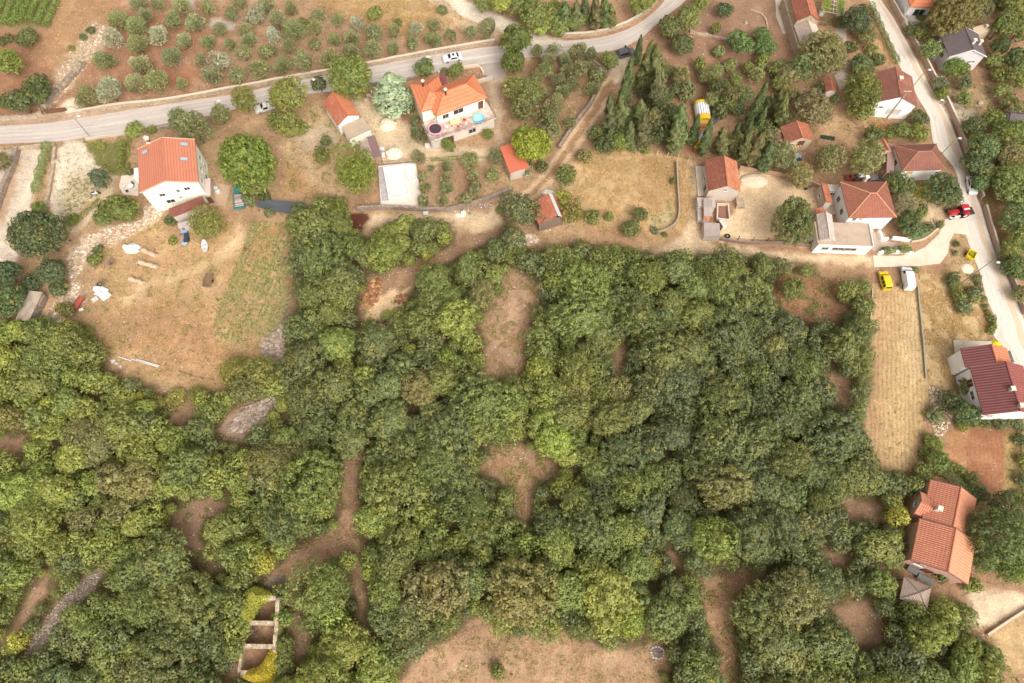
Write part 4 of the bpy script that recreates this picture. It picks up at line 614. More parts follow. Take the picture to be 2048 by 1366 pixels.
# hedges and vines: one thing per run
def hedge(pts, wpx, hz, col, name, label, cat, kind='broad', grp=None):
    r = np.random.default_rng(abs(int(pts[0][0]))); P = [pix(*q) for q in smoothline(pts)]; parts = []; L = 0
    for a, b in zip(P[:-1], P[1:]):
        n = int(max(4, np.linalg.norm(b - a) * hz * 60)); wd = wpx / ppm(*pts[0]); t = r.uniform(0, 1, (n, 1)); d = (b - a)[:2] / (np.linalg.norm(b - a) + 1e-9); o = np.array([-d[1], d[0]])
        ph = r.uniform(-.6, 3.74, n); k = r.uniform(.8, 1.1, n) * (1 + .2 * np.sin(L * 1.9 + t[:, 0] * 2)); x = np.cos(ph) * wd * k; z = np.clip(hz * .5 + np.sin(ph) * hz * .5 * k, .03, None)
        Q = np.concatenate([(a * (1 - t) + b * t)[:, :2] + o * x[:, None], z[:, None]], 1); N = np.stack([o[0] * np.cos(ph), o[1] * np.cos(ph), np.sin(ph) + .2], 1); L += np.linalg.norm(b - a)
        parts.append(cards(Q, N, .27, .7, np.stack([np.clip(r.normal(.5, .25, n), 0, 1), np.clip(r.normal(.35, .2, n), 0, 1)], 1), r, .5))
    o = bpy.data.objects.new(name, leaf_mesh(name, parts, LEAF)); COL.objects.link(o); o.color = (*col, 1); return tag(o, label, cat, grp)
hedge([(99, 292), (92, 325), (84, 352), (76, 392)], 8, 1.8, c(110, 132, 66, K), 'hedge', 'creeper-covered hedge along the pale walled lane', 'hedge')
hedge([(250, 290), (246, 342)], 5, 1.6, c(120, 124, 60, K), 'hedge', 'short clipped hedge beside the lawn of the pale yellow house', 'hedge')
hedge([(165, 434), (182, 420), (204, 402)], 5, .9, c(112, 124, 64, K), 'hedge', 'low hedge along the curved footpath', 'hedge')
hedge([(1739, 12), (1750, 38), (1764, 72), (1780, 105), (1794, 132)], 5, 1.5, c(100, 122, 66, K), 'hedge', 'long narrow hedge along the top of the pale street', 'hedge')
hedge([(860, 322), (892, 320), (916, 317)], 4, .8, c(136, 142, 66, K), 'hedge', 'low green row of plants above the walled olive garden', 'hedge')
hedge([(1640, 46), (1658, 48), (1674, 47)], 8, 1.2, c(104, 100, 66, K), 'hedge', 'dark rounded hedge below the vine pergola', 'hedge')
hedge([(1862, 940), (1884, 952), (1918, 976), (1952, 1008)], 9, 2.0, c(98, 114, 64, K), 'hedge', 'thick hedge between the ploughed plot and the orange tiled house', 'hedge')
hedge([(2042, 862), (2042, 930), (2044, 1000)], 6, 1.6, c(100, 120, 62, K), 'hedge', 'green hedge on the far side of the ploughed plot', 'hedge')
hedge([(1982, 632), (1984, 650), (1978, 668)], 5, 1.0, c(100, 112, 64, K), 'hedge', 'stub of dark hedge by the lower street corner', 'hedge')
hedge([(1850, 58), (1832, 62), (1818, 66)], 9, 1.6, c(110, 130, 64, K), 'hedge', 'bright green garden hedge behind the street wall', 'hedge')
for i, (a, b) in enumerate([((11, 54), (36, -14)), ((25, 55), (56, -18)), ((40, 50), (72, -18)), ((59, 46), (88, -18)), ((76, 52), (108, -18)), ((94, 57), (128, -18)), ((-6, 40), (18, -18))]):
    hedge([a, ((a[0] + b[0]) / 2, (a[1] + b[1]) / 2), b], 4.6, 1.5, c(112, 134, 62, K), 'vine_row', 'trellised row of green grapevines, %s from the left in the vineyard' % ['second', 'third', 'fourth', 'fifth', 'sixth', 'seventh', 'first'][i], 'vine row', grp='rows of the vineyard')
# ------------------------------------------------------------------ the wood
def tone(px, py):
    """-1 dark grey-green .. +1 yellow-green, as the stands of the wood differ"""
    B = [(1450, 800, 260, -.75), (1600, 900, 200, -.6), (1300, 640, 120, -.1), (1350, 1000, 180, -.45), (780, 870, 130, -.55), (620, 860, 90, -.35), (640, 520, 90, -.35), (960, 800, 90, -.5), (1580, 1250, 160, -.6), (900, 1150, 130, -.45), (330, 1170, 110, -.35), (330, 1290, 90, -.6),
         (120, 820, 170, .35), (120, 1000, 180, .55), (330, 1000, 120, .45), (1110, 880, 80, .8), (1090, 740, 60, .7), (760, 1000, 120, .4), (820, 1060, 110, .5), (1220, 1190, 80, .9), (1150, 1060, 110, .3), (1280, 700, 80, .3), (680, 1300, 60, .7), (1400, 1060, 60, .5), (780, 540, 60, .5), (900, 710, 60, .6), (1700, 1250, 80, .1), (1850, 1290, 120, -.3), (660, 1180, 70, 0)]
    return .95 * sum(a * math.exp(-((px - x) ** 2 + (py - y) ** 2) / (2 * s * s * .6)) for x, y, s, a in B)
FW = np.array(W(FOREST, 2.5)); CW = [np.array(W(q, 1.8)) for q in CLEAR]
RF = random.Random(21); placed = []
def blend(a, b, t): return tuple(a[i] * (1 - t) + b[i] * t for i in range(3))
def wood_tree(x, y, R, t=None, thing=True, px=None, py=None):
    px, py = proj((x, y, R)); t = max(-1, min(1.15, (tone(px, py) + RF.gauss(0, .4)) if t is None else t))
    col = blend(MID, DARK, -t) if t < 0 else blend(MID, LIGHT, min(t, 1)); u = RF.random()
    if u < .014 and R < 2.0: col = YEL
    elif u < .07: col = c(128, 123, 76, K)
    elif u < .10: col = c(112, 120, 76, K)
    placed.append((x, y, R, col, px, py, t))
MAN = [(330, 1130, 62, -.3), (300, 1200, 58, -.2), (370, 1210, 55, -.45), (340, 1290, 60, -.8), (272, 1150, 45, -.1), (640, 965, 56, -.1), (655, 1180, 66, .15), (600, 1000, 40, -.05), (690, 1292, 54, .6), (868, 562, 43, -.05), (1040, 1195, 62, -.05), (1075, 1230, 46, .1), (1220, 1190, 58, 1.1), (1580, 1200, 66, -.5), (1560, 1290, 62, -.3), (1640, 1290, 58, -.5), (1520, 1240, 52, -.45), (160, 860, 38, .3), (1110, 880, 40, .9), (1085, 850, 34, .8), (1135, 910, 28, .9),
       (930, 540, 32, .0), (965, 580, 34, .4), (775, 510, 36, .45), (800, 480, 28, .3), (620, 450, 40, -.35), (640, 520, 44, -.35), (620, 590, 42, -.3), (400, 858, 30, -.35), (815, 695, 18, 1.6), (895, 715, 24, 1.2), (1080, 735, 28, 1.0), (1380, 700, 44, -.5), (1440, 570, 46, -.05), (1300, 560, 42, .1), (1170, 560, 44, .3), (1250, 1060, 40, .1), (880, 1180, 52, -.5), (940, 1160, 44, -.5), (700, 880, 42, -.3), (900, 860, 46, -.55), (960, 810, 46, -.5), (1500, 880, 50, -.6), (1440, 800, 48, -.7), (1600, 800, 46, -.6), (1540, 980, 46, -.6), (1640, 1000, 36, -.4), (1400, 930, 46, -.55), (1680, 700, 42, -.4), (1420, 1080, 46, .4), (466, 1212, 26, .3), (470, 1255, 24, .35), (462, 1300, 22, .2), (500, 1100, 34, .3), (440, 1060, 30, .3), (1730, 610, 28, -.35), (1700, 580, 22, -.2), (1590, 575, 24, -.3)]
for px, py, r, t in MAN:
    g = pix(px, py, 3.5); wood_tree(g[0], g[1], r / ppm(px, py, 4), t)
def scatter(n, r0, r1, k, margin):
    lo, hi = FW.min(0), FW.max(0); pts = np.stack([np.array([RF.uniform(lo[0], hi[0]) for _ in range(n)]), np.array([RF.uniform(lo[1], hi[1]) for _ in range(n)])], 1); sd_ = sdist(FW, pts[:, 0], pts[:, 1]); cd = np.max([sdist(q, pts[:, 0], pts[:, 1]) for q in CW], axis=0); rr = np.array([RF.uniform(r0, r1) for _ in range(n)])
    for (x, y), s, d, R in zip(pts, sd_, cd, rr):
        if s < R * margin or -d < R * (margin + .3): continue
        px, py = proj((x, y, 3))
        if not (-60 < px < 2110 and -40 < py < 1420): continue
        if R > 2.3 and ((px < 600 and py < 1130) or (px < 260 and py < 1400) or (690 < px < 1010 and 980 < py < 1130) or py < 720 and 1000 < px < 1300) and RF.random() < .8: continue
        if placed and min((x - q[0]) ** 2 + (y - q[1]) ** 2 - (k * (R + q[2])) ** 2 for q in placed) < 0: continue
        wood_tree(x, y, R)
scatter(700, 3.6, 4.6, .66, .8); scatter(2500, 2.5, 3.5, .6, .7); scatter(6000, 1.8, 2.5, .6, .6); scatter(7000, 1.2, 1.8, .64, .4); scatter(5000, .7, 1.2, .68, .2)
MAXW = 296
placed.sort(key=lambda q: -q[2])
WOODY = placed[:MAXW]; REST = placed[MAXW:]
for x, y, R, col, px, py, t in WOODY:
    size = 'very large' if R > 4.6 else 'large' if R > 3.5 else 'middling' if R > 2.5 else 'small'; tint = 'dark grey-green' if t < -.35 else 'yellow-green' if t > .6 else 'light green' if t > .15 else 'green'
    g = pix(px, py, 0); plant('loose' if RF.random() < .28 else 'broad', px, py, R * ppm(px, py, 2), col, 'woodland_tree', f'{size} {tint} tree', 'tree', 'trees of the wood', rnd=RF, var=.06)
# the smaller growth between them reads as one mass
r = np.random.default_rng(3)
LIB = [[leaf for leaf in broad(900 + i, 1.4, .3, .95, .33, .8)] for i in range(8)]
LIB = [(np.concatenate([p[0] for p in L]), np.concatenate([p[2] for p in L])) for L in LIB]
by = {}
for x, y, R, col, px, py, t in REST:
    v, a = LIB[int(r.integers(0, 8))]; th = r.uniform(0, 6.283); s = R / 1.4; m = np.array([[math.cos(th), -math.sin(th), 0], [math.sin(th), math.cos(th), 0], [0, 0, 1]]); Q = (v @ m.T) * s + np.array([x, y, R * 1.0 + .5 * RF.random() * R]); Q[:, 2] = np.maximum(Q[:, 2], .02)
    key = 'yellow' if col == YEL else 'dark' if t < -.25 else 'light' if t > .3 else 'mid'; by.setdefault(key, []).append((Q, np.arange(len(Q)).reshape(-1, 4), a))
for key, L in by.items():
    o = bpy.data.objects.new('undergrowth', leaf_mesh('undergrowth', L, LEAF)); COL.objects.link(o); o.color = (*{'yellow': YEL, 'dark': blend(DARK, MID, .2), 'light': blend(MID, LIGHT, .6), 'mid': MID}[key], 1)
    tag(o, {'yellow': 'yellow', 'dark': 'dark green', 'light': 'light green', 'mid': 'green'}[key] + ' bushy undergrowth between the trees of the wood', 'undergrowth', kind='stuff')
# low ground cover under the wood and in the fields
def cover(name, polys, n, size, col, label, hmin=.03, hmax=.35, mat=LEAF, avoid=(), asp=.6, pattern=None, seed=0, rows=None):
    r = np.random.default_rng(seed + 50); out = []
    for poly in polys:
        P = np.array(W(poly)); lo, hi = P.min(0), P.max(0); x = r.uniform(lo[0], hi[0], n); y = r.uniform(lo[1], hi[1], n); k = inside(P, x, y)
        for q in avoid: k &= ~inside(np.array(W(q)), x, y)
        pn = vnoise(x, y, 1.6, seed + 20) * .6 + vnoise(x, y, .6, seed + 21) * .4; k &= pn > (pattern if pattern else .5)
        if rows: a, b = pix(*rows[0]), pix(*rows[1]); d = (b - a)[:2] / np.linalg.norm(b - a); k &= ((-x * d[1] + y * d[0] + pn * .5) / 1.1) % 1 < .55
        out.append(np.stack([x[k], y[k], r.uniform(hmin, hmax, k.sum())], 1))
    P = np.concatenate(out); n = len(P); N = np.tile([[0, 0, 1.]], (n, 1)); me = leaf_mesh(name, [cards(P, N, size, asp, np.stack([r.uniform(.1, .9, n), r.uniform(0, .9, n)], 1), r, .8)], mat)
    o = bpy.data.objects.new(name, me); COL.objects.link(o); o.color = (*col, 1); return tag(o, label, name.replace('_', ' '), kind='stuff')
cover('ground_ivy', [FOREST], 150000, .34, c(112, 120, 60, K), 'low green plants covering the floor of the wood', avoid=CLEAR, pattern=.47, seed=1)
cover('weeds', [[(505, 446), (592, 445), (588, 560), (565, 660), (480, 692), (425, 672), (440, 600), (478, 520)]], 34000, .27, c(150, 150, 98, K), 'grey-green weedy crop in the narrow field', pattern=.38, seed=2, rows=((560, 450), (470, 690)))
cover('weeds', [CLEAR[9], CLEAR[1], CLEAR[2], CLEAR[3], CLEAR[5], CLEAR[10], CLEAR[12], CLEAR[0]], 9000, .28, c(132, 132, 76, K), 'low green weeds in the woodland clearings', pattern=.62, seed=7)
cover('weeds', [[(200, 470), (300, 440), (470, 440), (505, 660), (545, 742), (440, 792), (230, 735), (165, 640)]], 30000, .26, c(140, 136, 80, K), 'thin green weeds in the dry field', pattern=.68, seed=3)
cover('dry_grass', [[(200, 470), (300, 440), (470, 440), (505, 660), (545, 742), (440, 792), (230, 735), (165, 640)], [(1186, 288), (1392, 318), (1378, 450), (1300, 495), (1125, 440)], [(1838, 552), (1900, 538), (1988, 642), (1902, 760), (1858, 772)], [(620, -20), (870, -20), (930, 40), (820, 70), (640, 30)]], 30000, .34, c(226, 188, 126, 1.2), 'pale dry grass standing in the meadows', asp=.16, pattern=.45, seed=4, mat=OLIVE)
cover('dry_grass', [CLEAR[9], CLEAR[1], CLEAR[2], CLEAR[3], CLEAR[10], CLEAR[12]], 16000, .34, c(214, 172, 124, 1.25), 'pale dry grass in the woodland clearings', asp=.16, pattern=.5, seed=5, mat=OLIVE)
cover('weeds', [[(-100, -60), (860, -40), (985, 95), (340, 207), (140, 230)], [(165, 282), (262, 278), (258, 345), (196, 330)], [(560, 235), (640, 205), (700, 300), (700, 400), (590, 450)], [(1060, 96), (1240, 115), (1150, 240), (1080, 330)], [(1500, 100), (1800, 150), (1760, 290), (1500, 300)], [(1885, 180), (1980, 170), (2040, 600), (1960, 400)]], 22000, .26, c(138, 136, 76, K), 'scattered green weeds among the gardens', pattern=.66, seed=6)
# ================================================================== BUILDINGS
T_ORANGE = tiles(c(238, 146, 100), c(232, 136, 92), c(244, 168, 124), .35, 60, .8, .62, .7, 0); T_RED = tiles(c(178, 106, 84), c(150, 88, 72), c(226, 156, 118), .35, .32, .42, .5)
T_BROWN = tiles(c(186, 116, 90), c(164, 102, 82), c(214, 152, 118), .25, .34, .42, .45); T_CLAY = tiles(c(210, 126, 94), c(186, 104, 78), c(236, 168, 128), .5, .3, .4, .45)
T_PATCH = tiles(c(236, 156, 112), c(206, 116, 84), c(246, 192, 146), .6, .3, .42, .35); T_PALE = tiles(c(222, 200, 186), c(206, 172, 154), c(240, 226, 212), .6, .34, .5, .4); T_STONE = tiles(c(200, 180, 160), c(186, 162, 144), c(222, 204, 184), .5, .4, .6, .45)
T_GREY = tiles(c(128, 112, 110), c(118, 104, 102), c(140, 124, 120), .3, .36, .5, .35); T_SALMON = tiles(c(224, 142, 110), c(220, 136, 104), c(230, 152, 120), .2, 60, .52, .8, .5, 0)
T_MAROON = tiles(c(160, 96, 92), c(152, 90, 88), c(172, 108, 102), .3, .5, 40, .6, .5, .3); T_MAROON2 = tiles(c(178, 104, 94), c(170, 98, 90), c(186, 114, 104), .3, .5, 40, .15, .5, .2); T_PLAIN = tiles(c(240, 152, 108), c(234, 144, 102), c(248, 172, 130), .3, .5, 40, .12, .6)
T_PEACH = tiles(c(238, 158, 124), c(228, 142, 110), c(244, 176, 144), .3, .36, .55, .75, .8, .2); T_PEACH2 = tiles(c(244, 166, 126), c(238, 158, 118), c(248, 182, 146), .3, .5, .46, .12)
CREAM = plain(c(255, 248, 222, 1.25), .03, .5, .85, .2, c(236, 224, 192), .3, .05); WHITE = plain(c(252, 247, 240, 1.2), .03, .5, .85, .2, c(230, 218, 204), .3, .05); GREYW = plain(c(222, 206, 190), .08, .7, .9, .2, c(188, 168, 150), .5); BEIGE = plain(c(226, 200, 168), .06, .7, .9, .2, c(200, 172, 142), .4)
PINKW = plain(c(222, 176, 152), .06, .6, .9, .2, c(204, 156, 132), .4); STONEW = stone(c(226, 204, 174), c(196, 172, 144), c(150, 124, 100)); STONEG = stone(c(196, 176, 156), c(164, 144, 128), c(118, 100, 86)); ROUGH = stone(c(206, 186, 160), c(170, 148, 124), c(112, 92, 76), 1.6)
DARKW = paint(c(74, 64, 60)); GL = glass(); WOODB = plain(c(128, 84, 66), .15, 3, .7); WOODG = plain(c(150, 128, 110), .2, 3, .9); IRON = paint(c(72, 66, 62), .5); TRIM = plain(c(246, 236, 222), .04, 1); FLAT_BR = plain(c(150, 118, 112), .06, .8, .7, .3); CAP = plain(c(240, 226, 204), .06, 1)
class Bld:
    """building on an oriented rectangle given by three eave corners in the picture (A->B along the ridge, B->C across) at eave height"""
    def __init__(s, name, label, cat, A, B, C, ze, base=0.0, over=.35, group=None):
        a, b, cc = (pix(*q, ze)[:2] for q in (A, B, C)); e1 = (b - a) / np.linalg.norm(b - a); e2 = cc - b; e2p = e2 / np.linalg.norm(e2); rot = np.array([e2p[1], -e2p[0]])
        if rot @ e1 < 0: rot = -rot
        u = e1 * np.linalg.norm(b - a) + rot * np.linalg.norm(e2); u /= np.linalg.norm(u); v = np.array([-u[1], u[0]]); s.L = abs((b - a) @ u); s.W = abs(e2 @ v); ctr = (a + cc) / 2
        s.ze, s.base, s.o = ze, base, over; s.u, s.v = u, v; s.root = empty(name, (ctr[0], ctr[1], base), math.atan2(u[1], u[0]), label=label, cat=cat, group=group); s.ctr = ctr; s.z0 = base
    def side(s, d):
        w = {'S': (0, -1), 'N': (0, 1), 'E': (1, 0), 'W': (-1, 0)}[d]; k = max((('x', 1), ('x', -1), ('y', 1), ('y', -1)), key=lambda q: q[1] * float(np.dot(s.u if q[0] == 'x' else s.v, w))); return k
    def walls(s, mat, gable=0.0, rf=.5, bottom=-.1):
        """walls up to the eaves, with gable triangles at the ridge ends"""
        mb = MB(); x, y = s.L / 2 - s.o, s.W / 2 - s.o; z = s.ze - s.base; b = bottom
        mb.hexa([(-x, -y, b), (x, -y, b), (x, y, b), (-x, y, b)], [(-x, -y, z), (x, -y, z), (x, y, z), (-x, y, z)])
        if gable:
            yr = -s.W / 2 + rf * s.W; g = gable * (1 - 2 * s.o / s.W) * .98
            for q in (1, -1): mb.hexa([(q * x - .2, -y, z), (q * x, -y, z), (q * x, y, z), (q * x - .2, y, z)] if q > 0 else [(-x, -y, z), (-x + .2, -y, z), (-x + .2, y, z), (-x, y, z)],
                                      [(q * x - .2, yr, z + g), (q * x, yr, z + g), (q * x, yr + .01, z + g), (q * x - .2, yr + .01, z + g)] if q > 0 else [(-x, yr, z + g), (-x + .2, yr, z + g), (-x + .2, yr + .01, z + g), (-x, yr + .01, z + g)])
        s.wall = mb.build('wall', mat, s.root); return s
    def gable(s, mat, rise, rf=.5, mat2=None, th=.16, ridge=None, edge=None):
        z = s.ze - s.base; x, y = s.L / 2, s.W / 2; yr = -y + rf * s.W; mb = MB(); s.rise, s.rf = rise, rf
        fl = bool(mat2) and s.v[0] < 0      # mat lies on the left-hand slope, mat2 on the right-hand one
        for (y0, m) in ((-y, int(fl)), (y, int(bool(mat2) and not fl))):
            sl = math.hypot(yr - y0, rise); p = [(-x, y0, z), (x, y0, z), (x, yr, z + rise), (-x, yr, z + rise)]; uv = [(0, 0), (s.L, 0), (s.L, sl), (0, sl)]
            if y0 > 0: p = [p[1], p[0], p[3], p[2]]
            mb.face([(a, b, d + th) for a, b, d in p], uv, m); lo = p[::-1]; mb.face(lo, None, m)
            for i in range(4):
                j = (i + 1) % 4; mb.face([p[i], p[j], (p[j][0], p[j][1], p[j][2] + th), (p[i][0], p[i][1], p[i][2] + th)], None, m)
        s.roof = mb.build('roof', [mat, mat2] if mat2 else mat, s.root)
        if ridge is not None:
            r = MB(); r.tube((-x, yr, z + rise + th), (x, yr, z + rise + th), .13, n=8); r.build('ridge_cap', ridge, s.roof)
        if edge is not None:
            for q in (-1, 1):
                for y0 in (-y, y):
                    e = MB(); a0 = Vector((q * (x + .035), y0, z + th / 2)); a1 = Vector((q * (x + .035), yr, z + rise + th / 2)); e.tube(a0, a1, .12, n=4); e.build('bargeboard', edge, s.roof)
        return s
    def hip(s, mat, rise, inset=None, th=.14, ridge=None, apex=None):
        z = s.ze - s.base; x, y = s.L / 2, s.W / 2; ins = min(y, x - .02) if inset is None else inset; mb = MB(); a = (-x + ins, 0, z + rise + th); b = (x - ins, 0, z + rise + th); q = [(-x, -y, z + th), (x, -y, z + th), (x, y, z + th), (-x, y, z + th)]; s.rise, s.rf = rise, .5
        def f(p):
            e = (Vector(p[1]) - Vector(p[0])).normalized(); mb.face(p, [((Vector(k) - Vector(p[0])).dot(e), ((Vector(k) - Vector(p[0])) - e * (Vector(k) - Vector(p[0])).dot(e)).length) for k in p])
        f([q[0], q[1], b, a]); f([q[2], q[3], a, b]); f([q[1], q[2], b]); f([q[3], q[0], a])
        lo = [(k[0], k[1], z) for k in q]; mb.face(lo[::-1])
        for i in range(4): mb.face([lo[i], lo[(i + 1) % 4], q[(i + 1) % 4], q[i]])
        s.roof = mb.build('roof', mat, s.root)
        if ridge is not None:
            r = MB(); [r.tube(k, t, .1, n=6) for k, t in ((q[0], a), (q[3], a), (q[1], b), (q[2], b))]
            if b[0] - a[0] > .1: r.tube(a, b, .1, n=6)
            r.build('ridge_cap', ridge, s.roof)
        return s
    def mono(s, mat, rise, th=.12, up='+y'):
        z = s.ze - s.base; x, y = s.L / 2, s.W / 2; k = 1 if up == '+y' else -1; za, zb = (z, z + rise) if k > 0 else (z + rise, z); mb = MB(); lo = [(-x, -y, za), (x, -y, za), (x, y, zb), (-x, y, zb)]; mb.hexa(lo, [(p[0], p[1], p[2] + th) for p in lo]); mb.uv[0] = [(-x, -y), (x, -y), (x, y), (-x, y)]; s.roof = mb.build('roof', mat, s.root); s.rise = rise; s.rf = .5; return s
    def flat(s, mat, th=.22, par=0.0, pmat=None):
        z = s.ze - s.base; mb = MB(); mb.box(0, 0, z, s.L, s.W, th)
        if par:
            for q in (-1, 1): mb.box(0, q * (s.W / 2 - .1), z + th, s.L, .2, par); mb.box(q * (s.L / 2 - .1), 0, z + th, .2, s.W - .4, par)
        s.roof = mb.build('roof', mat, s.root); s.rise = 0; return s
    def opening(s, d, t, zc, w, h, kind='window', frame=None, pane=None, label=None):
        """window or door on the wall that faces d; t runs -1..1 along the wall"""
        ax, sg = s.side(d); x, y = s.L / 2 - s.o, s.W / 2 - s.o; half = y if ax == 'x' else x; off = (x if ax == 'x' else y) * sg; k = t * half * (1 if (ax == 'x') == (sg > 0) else -1); k = -k if ax == 'y' and False else k
        fm, pm = frame or TRIM, pane or GL; o = empty(kind, ((off, k, zc) if ax == 'x' else (k, off, zc)), (0 if sg > 0 else math.pi) if ax == 'x' else (math.pi / 2 if sg > 0 else -math.pi / 2)); o.parent = s.root
        mb = MB(); fw = .09
        for q in (-1, 1): mb.box(.03, q * (w / 2 + fw / 2), -h / 2, .1, fw, h); mb.box(.03, 0, -h / 2 - fw if q < 0 else h / 2, .1, w + 2 * fw, fw)
        if kind == 'window': mb.box(.025, 0, -h / 2, .07, .06, h); mb.box(.1, 0, -h / 2 - fw - .05, .22, w + .3, .05)
        mb.build('frame', fm, o); p = MB(); p.box(.02, 0, -h / 2, .03, w, h); p.build('pane' if kind == 'window' else 'leaf', pm, o)
        if label: o['label'] = label
        return s
    def chimney(s, lx, ly, h, w=.6, mat=None, cap=None, name='chimney'):
        z = s.ze - s.base; yr = -s.W / 2 + .5 * s.W; zz = z + s.rise * max(0, 1 - abs(ly) / (s.W / 2)) - .1; mb = MB(); mb.box(lx, ly, zz, w, w, h); o = mb.build(name, mat or GREYW, s.roof); m2 = MB(); m2.box(lx, ly, zz + h + .12, w + .25, w + .25, .1)
        for a in (-1, 1):
            for b in (-1, 1): m2.box(lx + a * w * .35, ly + b * w * .35, zz + h, .1, .1, .12)
        m2.build('chimney_cap', cap or CAP, s.roof); return s
    def flue(s, lx, ly, h):
        z = s.ze - s.base; zz = z + s.rise * max(0, 1 - abs(ly) / (s.W / 2)) - .1; mb = MB(); mb.tube((lx, ly, zz), (lx, ly, zz + h), .19, n=10); mb.build('chimney', IRON, s.roof); m2 = MB(); m2.lump(lx, ly, zz + h, .42, .42, .3, 1, 0.0, 12, 4); m2.build('chimney_cap', CAP, s.roof, True); return s
    def local(s, px, py, z): d = pix(px, py, z)[:2] - s.ctr; return float(d @ s.u), float(d @ s.v)
    def lslope(s, lx, ly, w, h, mats, name='skylight', sink=.0):
        """skylight lying on a gable slope"""
        sg = -1 if ly < 0 else 1; y = s.W / 2; z = s.ze - s.base; zf = lambda q: z + s.rise * (1 - abs(q) / y) + .16
        for k, (e, up, m, nm) in enumerate(((0.12, .1, mats[0], name), (0, .13, mats[1], 'pane'))):
            y0, y1 = ly - h / 2 - e, ly + h / 2 + e; q = [(lx - w / 2 - e, y0), (lx + w / 2 + e, y0), (lx + w / 2 + e, y1), (lx - w / 2 - e, y1)]; mb = MB(); mb.hexa([(a, b, zf(b) - .05) for a, b in q], [(a, b, zf(b) + up) for a, b in q]); o = mb.build(nm, m, s.roof if k == 0 else s._sk); s._sk = o if k == 0 else s._sk
# --- pale yellow house with the salmon roof (left)
h = Bld('house', 'three-storey pale yellow house with salmon red sheet-metal roof', 'house', (277, 389), (278, 301), (393, 277), 7.1, over=.3); h.walls(CREAM, 2.0); h.gable(T_SALMON, 2.1, ridge=plain(c(222, 140, 114)), edge=plain(c(244, 200, 172)))
for t, z in ((-.42, 5.0), (.18, 5.4), (.52, 5.6)): h.opening('S', t, z, 1.0 if t != .18 else .5, .8)
h.opening('S', -.3, 2.6, 1.5, 1.0); h.opening('S', .12, 3.3, .5, .4)
for t in (-.6, 0, .55): h.opening('E', t, 4.6, .9, 1.1); h.opening('E', t, 1.7, .9, 1.1)
for px, py, w_ in ((292, 307, 1.2), (371, 292, 1.2), (371, 322, 1.2)):
    lx, ly = h.local(px, py, 7.4); h.lslope(lx, ly, .7, 1.2, (plain(c(160, 150, 146), .05, 1, .4), paint(c(196, 196, 202), .15)))
lx, ly = h.local(300, 286, 7.6); h.chimney(lx, ly, .9, .5, plain(c(216, 110, 78)))
lx, ly = h.local(303, 290, 7.8); mb = MB(); mb.tube((lx, ly, 7.2), (lx, ly, 8.5), .1); mb.tube((lx, ly, 8.45), (lx + .1, ly + .7, 8.5), .1); mb.build('vent_pipe', WHITE, h.roof)
k = Bld('lean_to', 'low white flat-roofed annex along the right wall of the pale yellow house', 'annex', (408, 392), (407, 359), (421, 358), 2.8, over=.1); k.walls(BEIGE); k.flat(plain(c(232, 208, 196), .06, .8)); k.opening('S', 0, 1.2, .9, 2.0, 'door', WOODG, WOODB)
k = Bld('lean_to', 'brown tiled lean-to below the front of the pale yellow house', 'shed', (345, 436), (412, 409), (409, 397), 2.6, over=.15); k.walls(GREYW); k.mono(tiles(c(150, 92, 76), c(138, 82, 70), c(178, 118, 98), .3), 1.0, up='+y')
k = Bld('outbuilding', 'low grey concrete outbuilding with slabs below the brown lean-to', 'shed', (358, 457), (397, 446), (394, 437), 1.6, over=.1); k.walls(GREYW); k.flat(plain(c(206, 188, 178), .1, .8)); k.opening('S', -.7, .8, .7, 1.3, 'door', TRIM, WOODG)
k = Bld('annex', 'small white block against the left wall of the pale yellow house', 'annex', (269, 357), (268, 337), (280, 336), 2.2, over=.05); k.walls(WHITE); k.flat(WHITE, .12)
# --- long narrow shed, orange tiles
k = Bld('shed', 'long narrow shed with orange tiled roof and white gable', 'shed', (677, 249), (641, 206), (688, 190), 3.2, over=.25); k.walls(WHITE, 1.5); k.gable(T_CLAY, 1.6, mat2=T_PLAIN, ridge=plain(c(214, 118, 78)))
k = Bld('outbuilding', 'flat concrete roofed block at the lower end of the long orange shed', 'outbuilding', (699, 279), (683, 255), (726, 236), 2.7, over=.1); k.walls(CREAM); k.flat(plain(c(204, 180, 152), .08, .6, .9, .2, c(170, 146, 122), .5), .2)
k = Bld('shelter', 'brown flat sheet roof shelter next to the white sand heap', 'shelter', (747, 316), (734, 275), (750, 270), 2.4, over=.15); k.flat(FLAT_BR, .08); each([(x * (k.L / 2 - .2), y * (k.W / 2 - .2), 0, .12, .12, 2.4) for x in (-1, 1) for y in (-1, 1)], 'post', WOODG, k.root)
k = Bld('shelter', 'pale flat roofed store half hidden by the yellowish walnut tree', 'shelter', (726, 312), (718, 289), (738, 281), 2.3, over=.1); k.walls(GREYW); k.flat(plain(c(196, 168, 154), .08), .12)
k = Bld('shelter', 'small dark brown flat roofed shelter beside the blue-green cedar', 'shelter', (776, 228), (764, 205), (788, 199), 2.4, over=.1); k.flat(FLAT_BR, .1); each([(x * (k.L / 2 - .2), y * (k.W / 2 - .2), 0, .15, .15, 2.4) for x in (-1, 1) for y in (-1, 1)], 'post', GREYW, k.root); MB().box(0, -(k.W / 2 - .05), 0, k.L - .4, .12, 1.0).build('wall', GREYW, k.root)
